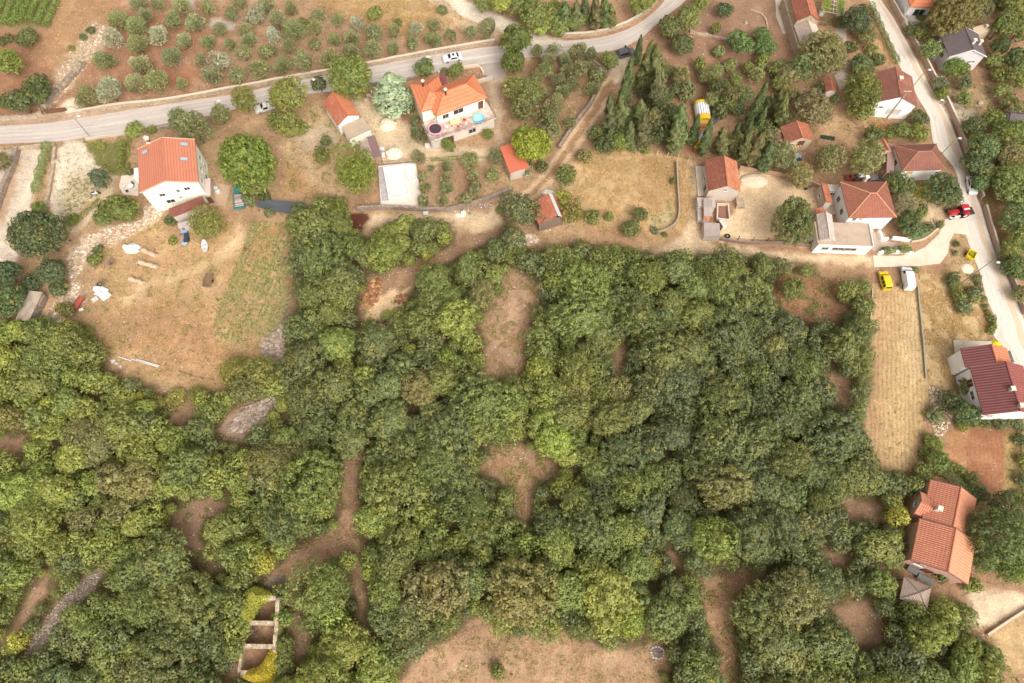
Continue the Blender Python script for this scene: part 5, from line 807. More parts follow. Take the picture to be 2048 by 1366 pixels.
# --- main orange house with terrace
h = Bld('house', 'large house with two orange hipped roofs and a tiled terrace', 'house', (872, 233), (977, 196.5), (947.6, 150), 6.3, over=.5); h.walls(CREAM); h.hip(T_ORANGE, 2.3, ridge=plain(c(206, 116, 80)))
for t in (-.7, -.62): pass
h.opening('S', -.66, 4.9, 1.3, 1.1, frame=GREYW); h.opening('S', -.12, 5.0, 2.2, 1.3, frame=TRIM); h.opening('S', .82, 4.4, 1.0, 2.0, 'door', WOODB, WOODB); h.opening('E', 0, 5, 1.2, 1.2)
lx, ly = h.local(892, 194, 7.6); h.flue(lx, ly, 1.8)
WG = Bld('house', None, None, (839.5, 228), (821, 169.5), (878, 151), 6.28, over=.5)
wg = WG.root; wl = MB(); x, y = WG.L / 2 - .5, WG.W / 2 - .5
def joined(b, root):
    """the wing becomes part of the main house"""
    b.root.name = 'wing'; b.root.parent = root; b.root.matrix_parent_inverse = (Matrix.Translation(root.location) @ Matrix.Rotation(root.rotation_euler.z, 4, 'Z')).inverted()
WG.walls(CREAM); WG.hip(T_ORANGE, 2.1, ridge=plain(c(206, 116, 80))); WG.opening('S', .1, 4.9, 1.3, 1.1, frame=GREYW); lx, ly = WG.local(847, 176, 7.4); WG.flue(lx, ly, 1.8)
joined(WG, h.root)
k = Bld('lean_to', 'narrow dark red sheet roof at the back of the terrace house', 'lean-to', (882, 172), (878, 150), (891, 148), 6.0, over=.1); k.walls(CREAM); k.mono(T_MAROON, .3)
ts = Bld('terrace', 'raised terrace with crazy-paved floor and railing before the orange house', 'terrace', (862, 283), (993, 238), (973, 204), 3.1, over=0.0)
PAVE = stone(c(246, 226, 206), c(216, 170, 150), c(236, 214, 192), 1.5, .05)
mb = MB(); mb.box(0, .3, -.1, ts.L - .5, ts.W - .3, 3.0); mb.build('wall', plain(c(240, 224, 206), .05, .5, .85, .2, c(222, 200, 178), .4), ts.root); mb = MB(); mb.box(0, 0, 2.95, ts.L, ts.W, .2); mb.build('floor_slab', PAVE, ts.root)
ts.o = .25
sgn = ts.side('S')[1]
for t, w_, z in ((.28, 1.5, 1.7),): ts.opening('S', t, z, w_, 1.2, frame=GREYW)
ts.opening('S', -.42, 1.1, 1.3, 2.1, 'door', DARKW, WOODB); ts.opening('S', -.85, 1.2, 1.6, 2.0, 'door', GREYW, GREYW)
mb = MB(); yy = sgn * (ts.W / 2 - .08); n = int(ts.L / .22)
for zz in (.45, 1.0): mb.tube((-ts.L / 2, yy, 3.15 + zz), (ts.L / 2, yy, 3.15 + zz), .03, n=5); mb.tube((-ts.L / 2 + .05, yy, 3.15 + zz), (-ts.L / 2 + .05, -yy, 3.15 + zz), .03, n=5); mb.tube((ts.L / 2 - .05, yy, 3.15 + zz), (ts.L / 2 - .05, -yy, 3.15 + zz), .03, n=5)
for i in range(n + 1): mb.box(-ts.L / 2 + i * ts.L / n, yy, 3.15, .025, .025, 1.0)
mb.build('railing', IRON, ts.root)
# --- little red hut
k = Bld('hut', 'hut with plain red sheet roof under the large bright green tree', 'hut', (1019, 349), (1001, 296), (1040, 284), 2.6, over=.2); k.walls(GREYW, .5); k.gable(plain(c(226, 124, 92), .05, .6, .6), .5)
# --- barn with white ridge strip
k = Bld('barn', 'small barn with red clay tiles and a white sheet along the ridge', 'barn', (1077, 452), (1061, 408), (1112, 392), 2.8, over=.25); k.walls(WOODG, 1.6, .7); k.gable(T_CLAY, 1.7, .7 if k.v[0] > 0 else .3, mat2=None, ridge=None)
yr = -k.W / 2 + (.7 if k.v[0] > 0 else .3) * k.W; sg = 1 if k.v[0] > 0 else -1; mb = MB(); z = 2.8 + 1.7 + .16; q = [(-k.L / 2 - .1, yr), (k.L / 2 + .1, yr), (k.L / 2 + .1, yr + sg * .9), (-k.L / 2 - .1, yr + sg * .9)]; sl = 1.7 / (.3 * k.W)
q = q if sg > 0 else q[::-1]; mb.hexa([(a, b, z - abs(b - yr) * sl + .03) for a, b in q], [(a, b, z - abs(b - yr) * sl + .1) for a, b in q]); mb.build('ridge_cover', paint(c(240, 236, 232), .4), k.roof)
# --- farmhouse with sandy yard
h = Bld('farmhouse', 'grey stone-rendered farmhouse with weathered red tiles by the sandy yard', 'house', (1417, 382), (1410, 322), (1473, 324), 3.6, over=.2); h.walls(plain(c(226, 208, 190), .06, .6, .9, .2, c(196, 176, 158), .5), 1.9); h.gable(T_RED, 1.95, mat2=T_PATCH, ridge=plain(c(196, 120, 90)))
h.opening('S', .05, 3.9, .5, .5); h.opening('W', -.2, 1.6, .8, 1.1); h.opening('W', .4, 1.2, 1.0, 2.0, 'door', GREYW, WOODB)
mb = MB(); o = empty('stone_steps', pix(1471, 408), .1, label='stone steps at the corner of the farmhouse by the sandy yard', cat='steps')
for i in range(4): mb.box(.5 * i, 0, 0, .5, 2.4, 1.4 - .35 * i)
mb.build('step', STONEW, o)
k = Bld('shed', 'grey slab roofed shed against the front of the farmhouse', 'shed', (1395, 414), (1431, 414), (1430, 396), 1.9, over=.05); k.walls(GREYW); k.flat(plain(c(204, 186, 172), .1, .8), .15)
k = Bld('shed', 'corrugated grey sheet roof over the pen by the farmhouse', 'shed', (1407, 433), (1424, 433), (1423, 400), 2.3, over=.05); k.walls(plain(c(190, 130, 100), .2, 2)); k.mono(tiles(c(206, 188, 176), c(196, 176, 164), c(220, 204, 190), .4, .2, 40, .4), .3)
k = Bld('shed', 'small shed with orange tiles at the end of the corrugated roof', 'shed', (1406, 441), (1419, 441), (1419, 434), 1.9, over=.05); k.walls(GREYW); k.mono(T_CLAY, .3)
k = Bld('trough', 'long pale plastered trough left of the corrugated shed', 'trough', (1396, 440), (1404, 441), (1403, 416), .9, over=.02); k.walls(GREYW); k.flat(plain(c(232, 216, 206), .06), .08)
pz = .9; o = empty('manure_pit', pix(1443, 428), 0, label='open pit with low walls holding dark brown manure', cat='pit'); P = [pix(*q)[:2] - pix(1443, 428)[:2] for q in ((1432, 441), (1457, 444), (1454, 413), (1433, 412))]; mb = MB()
for i in range(4):
    a, b = P[i], P[(i + 1) % 4]; d = b - a; L = np.linalg.norm(d); m = (a + b) / 2; mb.box(m[0], m[1], -.05, L + (.25 if i % 2 else -.25), .25, 1.0, math.atan2(d[1], d[0]))
mb.build('wall', plain(c(232, 212, 194), .06), o); mb = MB(); mb.prism([(p[0] * .95, p[1] * .95) for p in P], -.05, .35); mb.build('manure', plain(c(156, 112, 92), .25, 2), o)
k = Bld('shed', 'low grey slate roofed shed at the corner of the two pale tracks', 'shed', (1408, 472), (1440, 474), (1439, 447), 1.9, over=.05); k.walls(GREYW); k.flat(plain(c(190, 170, 158), .12, 1.2, .9, .2, c(150, 132, 122), .5), .12)
# --- house with pyramid roof, terrace building
h = Bld('house', 'white house with a red four-sided roof above the flat terrace building', 'house', (1699, 435), (1795, 437), (1771, 365), 4.8, over=.35); h.walls(WHITE); h.hip(T_BROWN, 2.3, ridge=plain(c(232, 176, 138)))
h.opening('S', -.72, 3.9, .7, .9); h.opening('S', -.42, 3.9, .6, .7, pane=paint(c(216, 160, 146))); h.opening('W', -.45, 2.4, 1.0, 1.3); h.opening('W', .3, 2.4, 1.0, 1.3); h.opening('E', 0, 2.5, 1, 1.2)
lx, ly = h.local(1730, 360, 5.3); h.chimney(lx, ly, 1.6, .55)
k = Bld('house', 'flat-roofed white terrace building with three front windows', 'building', (1634, 492), (1744, 493.5), (1738, 447), 3.0, over=.06); k.walls(WHITE, bottom=-.2); k.flat(plain(c(206, 180, 156), .1, .5, .9, .2, c(168, 142, 122), .6), .15)
for t, w_ in ((-.65, 1.2), (-.16, 2.4), (.28, 2.4)): k.opening('S', t, 1.9, w_, .8, frame=GREYW)
mb = MB(); mb.box(k.L / 2 - .06, 0, 3.15, .12, k.W, .35); mb.box(0, (-1) * (k.W / 2 - .06), 3.15, k.L - .3, .1, .12); mb.build('parapet', WHITE, k.root)
k = Bld('shed', 'gabled shed with pale weathered tiles on the left of the flat terrace', 'shed', (1638, 482), (1633, 430), (1664, 430), 3.3, over=.1); k.walls(GREYW, .9); k.gable(T_PALE, 1.0, mat2=tiles(c(242, 226, 214), c(226, 190, 168), c(250, 240, 230), .5), ridge=plain(c(240, 226, 214)))
k = Bld('shed', 'narrow tiled shed along the sandy yard beside the red-roofed house', 'shed', (1651, 406), (1638, 368), (1654, 370), 3.0, over=.1); k.walls(GREYW); k.mono(T_CLAY, .5, up='+y' if k.v[0] < 0 else '-y'); k.opening('W', -.2, 1.7, .8, .7)
k = Bld('wall', 'low plaster building closing the paved court beside the red-roofed house', 'outbuilding', (1656, 383), (1678, 382), (1678, 369), 2.4, over=.05); k.walls(GREYW); k.flat(GREYW, .1); k.opening('S', .2, 1.3, 1.4, .9)
k = Bld('shed', 'tiny shed with a few orange tiles between the yard and the pale shed', 'shed', (1631, 427), (1648, 423), (1646, 415), 2.3, over=.05); k.walls(GREYW); k.mono(T_CLAY, .2)
k = Bld('porch', 'white entrance porch with pale canopy before the red-roofed house', 'porch', (1720, 459), (1748, 464), (1745, 451), 2.9, over=.05); k.walls(WHITE); k.flat(plain(c(226, 206, 192), .05), .1)
for pts, lab in (([(1755, 464), (1762, 482), (1773, 480)], 'short white corner wall by the white porch'), ([(1782, 478), (1818, 482)], 'white planter wall above the concrete driveway'), ([(1754, 509), (1772, 504), (1822, 508)], 'long white planter wall beside the driveway entrance')):
    o = empty('garden_wall', pix(*pts[0]), 0, label=lab, cat='wall'); mb = MB(); a0 = pix(*pts[0])
    for a, b in zip(pts[:-1], pts[1:]):
        a, b = pix(*a) - a0, pix(*b) - a0; d = b - a; m = (a + b) / 2; mb.box(m[0], m[1], -.05, np.linalg.norm(d[:2]), .45, .95, math.atan2(d[1], d[0]))
    mb.build('wall', WHITE, o)
# --- right of it
h = Bld('house', 'white house with a plain brown four-sided roof beside the street', 'house', (1802, 345), (1887, 337), (1874, 286), 4.0, over=.35); h.walls(WHITE); h.hip(tiles(c(166, 108, 88), c(148, 96, 80), c(190, 136, 110), .25, .34, .42, .45), 2.0, ridge=plain(c(186, 134, 108))); h.opening('S', -.55, 2.9, 1.2, 1.0, pane=paint(c(240, 190, 90))); h.opening('W', 0, 2.5, 1, 1.2)
k = Bld('carport', 'mauve-brown flat roofed carport joined to the brown-roofed house', 'carport', (1770, 347), (1777, 288), (1792, 288), 2.9, over=.1); k.flat(plain(c(172, 138, 128), .06, .8), .12); each([(x * (k.L / 2 - .15), y * (k.W / 2 - .15), 0, .14, .14, 2.9) for x in (-1, 1) for y in (-1, 1)], 'post', GREYW, k.root)
k = Bld('shed', 'small tiled shed with one orange slope beside the carport', 'shed', (1759, 309), (1748, 285), (1771, 280), 3.3, over=.15); k.walls(BEIGE, 1.0); k.gable(T_BROWN, 1.1, mat2=T_PATCH, ridge=plain(c(200, 130, 100)))
h = Bld('house', 'white gabled house with brown tiles beside the pale street', 'house', (1745, 206), (1735, 147), (1823, 155), 4.4, over=.25); h.walls(WHITE, 2.3); h.gable(tiles(c(164, 108, 88), c(146, 94, 78), c(182, 124, 102), .3), 2.4, mat2=tiles(c(176, 112, 90), c(158, 98, 80), c(222, 170, 140), .4), ridge=plain(c(186, 124, 100)))
h.opening('S', .2, 2.2, 2.8, 1.3, frame=GREYW, pane=plain(c(226, 212, 196), .05)); h.opening('S', -.5, 3.2, .8, .5); lx, ly = h.local(1800, 159, 6.6); h.chimney(lx, ly, .7, .6, plain(c(206, 170, 150)))
k = Bld('shed', 'tiny red tiled shed between the driveway and the brownish tree', 'shed', (1651, 185), (1646, 161), (1667, 161), 2.4, over=.15); k.walls(GREYW, .7); k.gable(T_RED, .8, mat2=T_CLAY)
h = Bld('house', 'small beige house with red tiles and a brown shuttered door', 'house', (1571, 288), (1560, 255), (1616, 248), 3.4, over=.25); h.walls(BEIGE, 1.4); h.gable(T_RED, 1.5, mat2=T_CLAY, ridge=plain(c(220, 150, 112))); h.opening('S', .2, 2.4, 1.3, 1.9, 'door', WOODB, plain(c(120, 74, 66), .1)); h.opening('S', -.5, 2.4, .8, .9)
k = Bld('shed', 'low side roof of red tiles against the small beige house', 'lean-to', (1565, 290), (1548, 275), (1562, 256), 2.7, over=.15); k.walls(GREYW); k.mono(T_RED, .5, up='+y' if k.v[0] > 0 else '-y')
mb = MB(); g = pix(1583, 304); o = empty('awning', g, math.radians(20), label='striped brown and cream awning below the small beige house', cat='awning')
for i in range(9): mb.box(-1.2 + i * .3, 0, 2.0, .3, 1.1, .05, 0, i % 2)
mb.build('canopy', [plain(c(226, 196, 150)), plain(c(160, 104, 70))], o); each([(x, -.5, 0, .06, .06, 2.0) for x in (-1.3, 1.3)], 'post', WOODG, o)
h = Bld('house', 'long old stone house with red tiled roof beside the concrete drive', 'house', (1592, 44), (1579, -6), (1624, -8), 5.0, over=.15); h.walls(STONEW, 1.7); h.gable(T_RED, 1.8, mat2=T_CLAY, ridge=plain(c(220, 150, 112)))
k = Bld('house', 'lower grey stone-slated end of the long old stone house', 'house', (1599, 92), (1589, 52), (1633, 46), 3.6, over=.12); k.walls(STONEW, 1.3); k.gable(T_STONE, 1.4, mat2=plain(c(228, 210, 190), .06, .8), ridge=plain(c(206, 186, 166)))
k = Bld('wing', 'low stone side wing with gutter along the long old stone house', 'wing', (1594, 98), (1568, -4), (1580, -8), 3.0, over=.05); k.walls(STONEW); k.mono(STONEW, .4, up='+y' if k.v[0] > 0 else '-y')
h = Bld('house', 'white house with a dark grey slate roof and two white chimneys', 'house', (1899, 113), (1877, 67), (1953, 70), 4.2, over=.3); h.walls(plain(c(238, 228, 226), .04), 2.0); h.gable(T_GREY, 2.1, edge=plain(c(244, 238, 232)), ridge=plain(c(120, 104, 102))); h.opening('S', -.2, 2.5, 1.2, 1.2); h.opening('S', .5, 2.5, 1.6, .5, pane=plain(c(130, 112, 108))); h.opening('W', .3, 2.4, 1, 1.2)
for px, py in ((1944, 88), (1963, 82)): lx, ly = h.local(px, py, 6.0); h.chimney(lx, ly, 1.2, .5, TRIM)
k = Bld('wing', 'grey roofed front wing of the slate-roofed house behind a leafy tree', 'wing', (1878, 103), (1872, 88), (1898, 84), 3.2, over=.15); k.walls(plain(c(220, 210, 210), .04), .4); k.gable(T_GREY, .7, edge=plain(c(244, 238, 232)))
k = Bld('outbuilding', 'pale flat outbuilding behind the slate-roofed house', 'outbuilding', (1952, 72), (1978, 60), (1972, 46), 3.0, over=.05); k.walls(BEIGE); k.flat(plain(c(226, 200, 166), .06), .15); k.rise = 0; k.chimney(k.L * .3, 0, .8, .4, TRIM)
h = Bld('house', 'house with a bright orange roof at the top of the street', 'house', (1817, 16), (1868, 15), (1860, -32), 4.4, over=.5); h.walls(WHITE); h.hip(T_ORANGE, 2.0, ridge=plain(c(214, 124, 86))); h.opening('S', .1, 2.6, 2.4, 1.8); mb = MB(); y = h.side('S')[1]; mb.box(0, y * (h.W / 2 + .5), -.05, h.L * .9, 1.6, 1.6); mb.build('porch', GREYW, h.root)
k = Bld('house', 'house corner with grey slate roof among the trees beyond the street', 'house', (2016, 247), (2070, 250), (2066, 226), 3.0, over=.2); k.walls(GREYW, 1.0); k.gable(T_GREY, 1.1)
# --- maroon house (right edge)
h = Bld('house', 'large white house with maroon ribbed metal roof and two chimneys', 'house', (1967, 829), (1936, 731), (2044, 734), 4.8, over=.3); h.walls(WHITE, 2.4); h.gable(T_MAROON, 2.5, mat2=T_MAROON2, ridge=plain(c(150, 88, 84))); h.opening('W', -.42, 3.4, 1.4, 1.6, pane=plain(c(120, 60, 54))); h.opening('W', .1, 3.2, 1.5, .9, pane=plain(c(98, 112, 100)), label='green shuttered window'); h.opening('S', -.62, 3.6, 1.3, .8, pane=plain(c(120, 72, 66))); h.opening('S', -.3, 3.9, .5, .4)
if h.v[0] > 0: pass
for px, py in ((2024, 778), (2040, 812)): lx, ly = h.local(px, py, 7.6); h.chimney(lx, ly, .9, .6, GREYW, plain(c(250, 236, 200)))
k = Bld('wing', 'upper wing with one maroon and one plain orange roof slope', 'wing', (1931, 735), (1919, 697), (2012, 697), 4.6, over=.2); k.walls(WHITE, 2.0); kk = (T_MAROON, T_PLAIN); k.gable(kk[0], 2.1, mat2=kk[1], ridge=plain(c(170, 100, 84)))
k = Bld('lean_to', 'dark green flat lean-to on the street side of the maroon-roofed house', 'lean-to', (2018, 726), (2010, 702), (2020, 701), 2.8, over=.05); k.walls(GREYW); k.flat(plain(c(112, 116, 106), .08), .1)
# --- orange house lower right
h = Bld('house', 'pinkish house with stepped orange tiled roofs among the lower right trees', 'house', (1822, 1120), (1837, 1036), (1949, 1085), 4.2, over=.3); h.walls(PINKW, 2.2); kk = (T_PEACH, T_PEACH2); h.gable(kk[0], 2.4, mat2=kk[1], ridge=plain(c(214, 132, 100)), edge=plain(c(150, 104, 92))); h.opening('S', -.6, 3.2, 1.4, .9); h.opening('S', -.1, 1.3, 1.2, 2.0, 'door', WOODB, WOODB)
U = Bld('house', None, None, (1846, 1040), (1857, 955), (1948, 1000), 4.0, over=.3); U.walls(PINKW, 2.0); U.gable(kk[0], 2.2, mat2=kk[1], ridge=plain(c(214, 132, 100)), edge=plain(c(150, 104, 92))); lx, ly = U.local(1876, 1018, 5.6); U.chimney(lx, ly, 1.5, .6, TRIM); joined(U, h.root)
V = Bld('house', None, None, (1827, 1028), (1866, 1044), (1879, 1000), 3.7, over=.25); V.walls(PINKW, 1.1); V.gable(T_PEACH, 1.3, mat2=T_PEACH2, ridge=plain(c(200, 120, 92)), edge=plain(c(150, 104, 92))); V.opening('W', 0, 3.0, .8, .8); joined(V, h.root)
k = Bld('gazebo', 'gazebo with grey shingled four-sided roof below the orange house', 'gazebo', (1800, 1196), (1806, 1150), (1860, 1176), 2.5, over=.4); k.hip(tiles(c(200, 176, 158), c(188, 160, 144), c(216, 196, 178), .4, .3, .4, .4), 1.3, ridge=plain(c(150, 128, 114))); each([(x * (k.L / 2 - .4), y * (k.W / 2 - .4), 0, .16, .16, 2.5) for x in (-1, 1) for y in (-1, 1)], 'post', WOODB, k.root)
for px, py in ((1826, 1143), (1846, 1160)):
    g = pix(px, py); o = empty('solar_panel', g, math.radians(-25), label='dark framed panel between the gazebo and the orange house' + (', upper one' if px < 1830 else ', lower one'), cat='panel'); mb = MB(); mb.hexa([(-1.3, -.5, .5), (1.3, -.5, .5), (1.3, .5, .9), (-1.3, .5, .9)], [(-1.3, -.5, .56), (1.3, -.5, .56), (1.3, .5, .96), (-1.3, .5, .96)]); mb.build('panel_face', plain(c(58, 58, 34), .1, 1, .3), o); each([(x, 0, 0, .06, .06, .7) for x in (-1, 1)], 'post', IRON, o)
# --- stone shed at the left
k = Bld('shed', 'old stone shed with a flat lichen-grey roof by the rubble bank', 'shed', (37, 637), (58, 578), (84, 590), 1.6, over=.1); k.walls(STONEG); k.mono(plain(c(206, 186, 164), .12, .8, .9, .2, c(160, 112, 96), .7), .5, .18, '+y' if k.v[0] > 0 else '-y')
k = Bld('annex', 'small stone porch on the yard side of the old stone shed', 'porch', (70, 607), (76, 590), (86, 594), 1.5, over=.05); k.walls(STONEG); k.flat(plain(c(200, 170, 134), .1), .12)
# --- roofless ruin
o = empty('ruin', pix(512, 1270), 0, label='roofless old stone ruin of three rooms among the trees', cat='ruin'); zc = 2.6
NE, SE, SW, NW = (pix(*q, zc)[:2] for q in ((555, 1196), (545, 1348), (474, 1346), (486, 1196))); og = pix(512, 1270)[:2]
def wl_(a, b, t, h0, h1, nm='wall', mat=None):
    r = np.random.default_rng(int(abs(a[0] * 100)) + 1); mb = MB(); d = (b - a) / np.linalg.norm(b - a); nrm = np.array([-d[1], d[0]]) * t / 2; n = max(3, int(np.linalg.norm(b - a) / .55)); hh = [h0 + (h1 - h0) * i / n + r.uniform(-.45, .12) for i in range(n + 1)]
    for i in range(n):
        p, q = a + (b - a) * i / n - og, a + (b - a) * (i + 1) / n - og; mb.hexa([(*(p - nrm), -.1), (*(q - nrm), -.1), (*(q + nrm), -.1), (*(p + nrm), -.1)], [(*(p - nrm), hh[i]), (*(q - nrm), hh[i + 1]), (*(q + nrm), hh[i + 1]), (*(p + nrm), hh[i])])
    mb.build(nm, mat or stone(c(240, 218, 186), c(212, 184, 152), c(150, 120, 94), 2.6), o)
RM = stone(c(240, 218, 186), c(212, 184, 152), c(150, 120, 94), 2.6)
wl_(NE, SE, .6, 2.7, 2.5, mat=RM); wl_(SW, NW, .5, 1.9, 1.7, mat=RM); ew = (NE - NW) / np.linalg.norm(NE - NW) * .36; wl_(NW + ew, NE - ew, .7, 2.7, 2.7, mat=RM); wl_(SW + ew, SE - ew, .7, 2.3, 2.5, mat=RM)
for f in (.34, .65): wl_(NW + (SW - NW) * f + ew, NE + (SE - NE) * f - ew, .7, 2.4, 2.6, mat=RM)
def ivy(poly, z, n, col, name, label, thick=.7, par=None):
    r = np.random.default_rng(n); P = np.array(W(poly, z)); lo, hi = P.min(0), P.max(0); x = r.uniform(lo[0], hi[0], n * 3); y = r.uniform(lo[1], hi[1], n * 3); k = inside(P, x, y); x, y = x[k][:n], y[k][:n]; e = np.clip(sdist(P, x, y) / 1.2, 0, 1); zz = z * (.6 + .4 * e) + .25 + thick * np.sqrt(e) * (vnoise(x, y, .9, 33) + .2) + r.uniform(-.25, .1, len(x)); Q = np.stack([x, y, np.maximum(zz, .03)], 1)
    side = np.repeat(Q[e < .45], 2, 0); side = side * np.array([1, 1, 0]) + np.stack([r.normal(0, .1, len(side)), r.normal(0, .1, len(side)), r.uniform(.05, 1, len(side)) * np.repeat(Q[e < .45, 2], 2)], 1); Q = np.concatenate([Q, side]); m = len(Q); N = np.tile([[0, -.1, 1.]], (m, 1)) + r.normal(0, .3, (m, 3))
    ob = bpy.data.objects.new(name, leaf_mesh(name, [cards(Q, N, .26, .7, np.stack([r.uniform(.2, .9, m), r.uniform(0, .8, m)], 1), r, .5)], LEAF)); COL.objects.link(ob); ob.color = (*col, 1); return tag(ob, label, 'ivy')
ivy([(543, 1290), (552, 1294), (558, 1345), (548, 1366), (510, 1368), (478, 1354), (494, 1341), (516, 1335), (528, 1318), (536, 1302)], 2.5, 3400, c(214, 194, 62, 1.25), 'ivy', 'bright yellow ivy smothering the lower corner of the ruin')
ivy([(474, 1205), (490, 1180), (505, 1172), (525, 1178), (547, 1190), (536, 1201), (520, 1207), (508, 1222), (502, 1244), (484, 1250), (472, 1230)], 2.6, 3600, c(176, 174, 72, 1.4), 'ivy', 'yellow-green ivy over the upper wall of the ruin')
ivy([(549, 1205), (556, 1200), (566, 1215), (563, 1260), (558, 1300), (549, 1296), (551, 1250)], 1.6, 2200, c(134, 138, 66, 1.8), 'ivy', 'green ivy along the outer right wall of the ruin', .5)
ivy([(486, 1240), (496, 1240), (490, 1270), (478, 1300), (470, 1300), (476, 1265)], 2.0, 1600, c(138, 142, 68, 1.8), 'ivy', 'green ivy along the outer left wall of the ruin', .5)
# ================================================================== WALLS, FENCES, POLES
def run(name, label, cat, pts, h, t, mat, kind=None, part='wall', jag=.08, grp=None, cap=None):
    P = [pix(*q)[:2] for q in smoothline(pts, 5)]; a0 = P[0]; o = empty(name, (a0[0], a0[1], 0), 0, label=label, cat=cat, group=grp); mb = MB(); r = random.Random(int(pts[0][0])); hs_ = [h + r.uniform(-jag, jag) for _ in P]
    nr = []
    for i in range(len(P)):
        d = P[min(i + 1, len(P) - 1)] - P[max(i - 1, 0)]; d /= np.linalg.norm(d); nr.append(np.array([-d[1], d[0]]) * t / 2)
    bot = [[(P[i] - a0 - nr[i]), (P[i] - a0 + nr[i])] for i in range(len(P))]; acc = 0
    for i in range(len(P) - 1):
        (a, b), (d, e) = bot[i], bot[i + 1]; h0, h1 = hs_[i], hs_[i + 1]
        mb.face([(*a, h0), (*d, h1), (*e, h1), (*b, h0)]); mb.face([(*a, -.1), (*d, -.1), (*d, h1), (*a, h0)]); mb.face([(*e, -.1), (*b, -.1), (*b, h0), (*e, h1)])
    for q in (0, -1): a, b = bot[q]; hh = hs_[q]; p = [(*a, -.1), (*b, -.1), (*b, hh), (*a, hh)]; mb.face(p[::-1] if q == 0 else p)
    mb.build(part, mat, o)
    if cap is not None:
        cb = MB()
        for i in range(len(P) - 1):
            (a, b), (d, e) = bot[i], bot[i + 1]; k = 1.12; cb.hexa([(*(a * 1), hs_[i] + .003), (*(d * 1), hs_[i + 1] + .003), (*e, hs_[i + 1] + .003), (*b, hs_[i] + .003)], [(*a, hs_[i] + .08), (*d, hs_[i + 1] + .08), (*e, hs_[i + 1] + .08), (*b, hs_[i] + .08)])
        cb.build('coping', cap, o)
    return o
run('stone_wall', 'long pale stone wall between the olive grove and the road', 'stone wall', [(138, 232), (240, 214), (340, 204), (470, 180), (600, 156), (740, 131), (860, 108), (990, 86)], 1.1, .55, STONEW, cap=plain(c(236, 214, 186), .08))
run('stone_wall', 'short pale stone wall at the left end of the road', 'stone wall', [(-60, 243), (0, 240), (60, 236), (86, 229)], .9, .5, STONEW)
run('gate', 'rusty low gate between the two roadside stone walls', 'gate', [(92, 227), (136, 222)], 1.1, .08, plain(c(130, 92, 68), .2, 4), part='panel')
run('stone_wall', 'curved pale stone wall on the inside of the road bend', 'stone wall', [(1123, 74), (1184, 70), (1235, 57), (1276, 37), (1316, 4), (1335, -20)], 1.0, .55, STONEW, cap=plain(c(236, 214, 186), .08))
run('stone_wall', 'ruined dry-stone wall running up from the roadside gate', 'stone wall', [(86, 222), (104, 200), (120, 182), (140, 160), (168, 128)], .8, 1.3, ROUGH, jag=.25)
run('stone_wall', 'grey stone wall along the left of the dirt track', 'stone wall', [(1200, 170), (1180, 210), (1150, 250), (1118, 297)], 1.0, .6, STONEG, jag=.18)
run('stone_wall', 'dark short stone wall by the track entrance under olive trees', 'stone wall', [(1160, 112), (1185, 125), (1206, 140), (1213, 150)], .8, .4, STONEG, jag=.1)
run('retaining_wall', 'grey stone wall along the foot of the walled olive garden', 'stone wall', [(716, 420), (780, 418), (850, 421), (895, 422), (940, 412), (985, 397), (1025, 380)], 1.2, .5, STONEG, jag=.1)
run('garden_wall', 'thin stone edging above the walled olive garden', 'stone wall', [(765, 328), (840, 322), (920, 318), (1000, 314)], .5, .3, STONEW)
run('street_wall', 'long concrete wall on the right side of the pale street', 'wall', [(1766, -20), (1788, 20), (1815, 68), (1850, 130), (1885, 195), (1918, 268), (1940, 335), (1961, 398)], 1.3, .4, plain(c(206, 178, 156), .08, .6, .9, .2, c(176, 150, 130), .5), cap=plain(c(240, 220, 196), .05))
run('street_wall', 'middle stretch of concrete street wall below the drive gap', 'wall', [(1966, 416), (1980, 462), (2000, 524)], 1.2, .35, plain(c(190, 164, 146), .08, .6), cap=plain(c(236, 212, 186), .05))
run('street_wall', 'lower stretch of concrete street wall beside the roadside wood', 'wall', [(2006, 530), (2026, 572), (2046, 630)], 1.2, .35, plain(c(184, 160, 144), .1, .6), cap=plain(c(226, 202, 180), .05))
run('gate', 'tall grey sheet gate set in the upper street wall', 'gate', [(1796, 28), (1810, 50), (1816, 62)], 1.9, .1, plain(c(206, 192, 180), .05), part='panel')
run('stone_wall', 'thick stone wall on the left of the pale walled lane', 'stone wall', [(38, 300), (30, 330), (14, 370), (0, 410), (-16, 460)], 1.3, .9, STONEG, jag=.12)
run('garden_wall', 'low stone parapet across the top of the pale walled lane', 'stone wall', [(36, 300), (60, 297), (90, 293), (112, 293)], .8, .5, STONEW)
run('garden_wall', 'pale stone edging right of the creeper-covered hedge', 'stone wall', [(112, 295), (109, 325), (104, 360), (96, 400), (88, 430)], .6, .6, STONEW, jag=.15)
run('garden_wall', 'low grey kerb wall along the road in front of the lawn', 'stone wall', [(172, 279), (215, 273), (258, 267)], .5, .4, GREYW)
run('garden_wall', 'low stone wall beside the road behind the salmon roofed house', 'stone wall', [(300, 262), (340, 254), (400, 243), (440, 236)], .7, .4, STONEG)
run('garden_wall', 'thin grey wall beside the road by the terrace house', 'stone wall', [(740, 172), (800, 164), (830, 158)], .8, .35, STONEG)
run('garden_wall', 'pale kerb wall framing the small front garden of the terrace house', 'stone wall', [(876, 147), (900, 143), (952, 133), (967, 148)], .6, .35, plain(c(240, 218, 192), .06))
run('garden_wall', 'grey block wall between the driveway and the terrace house', 'stone wall', [(955, 166), (985, 158)], .9, .4, GREYW)
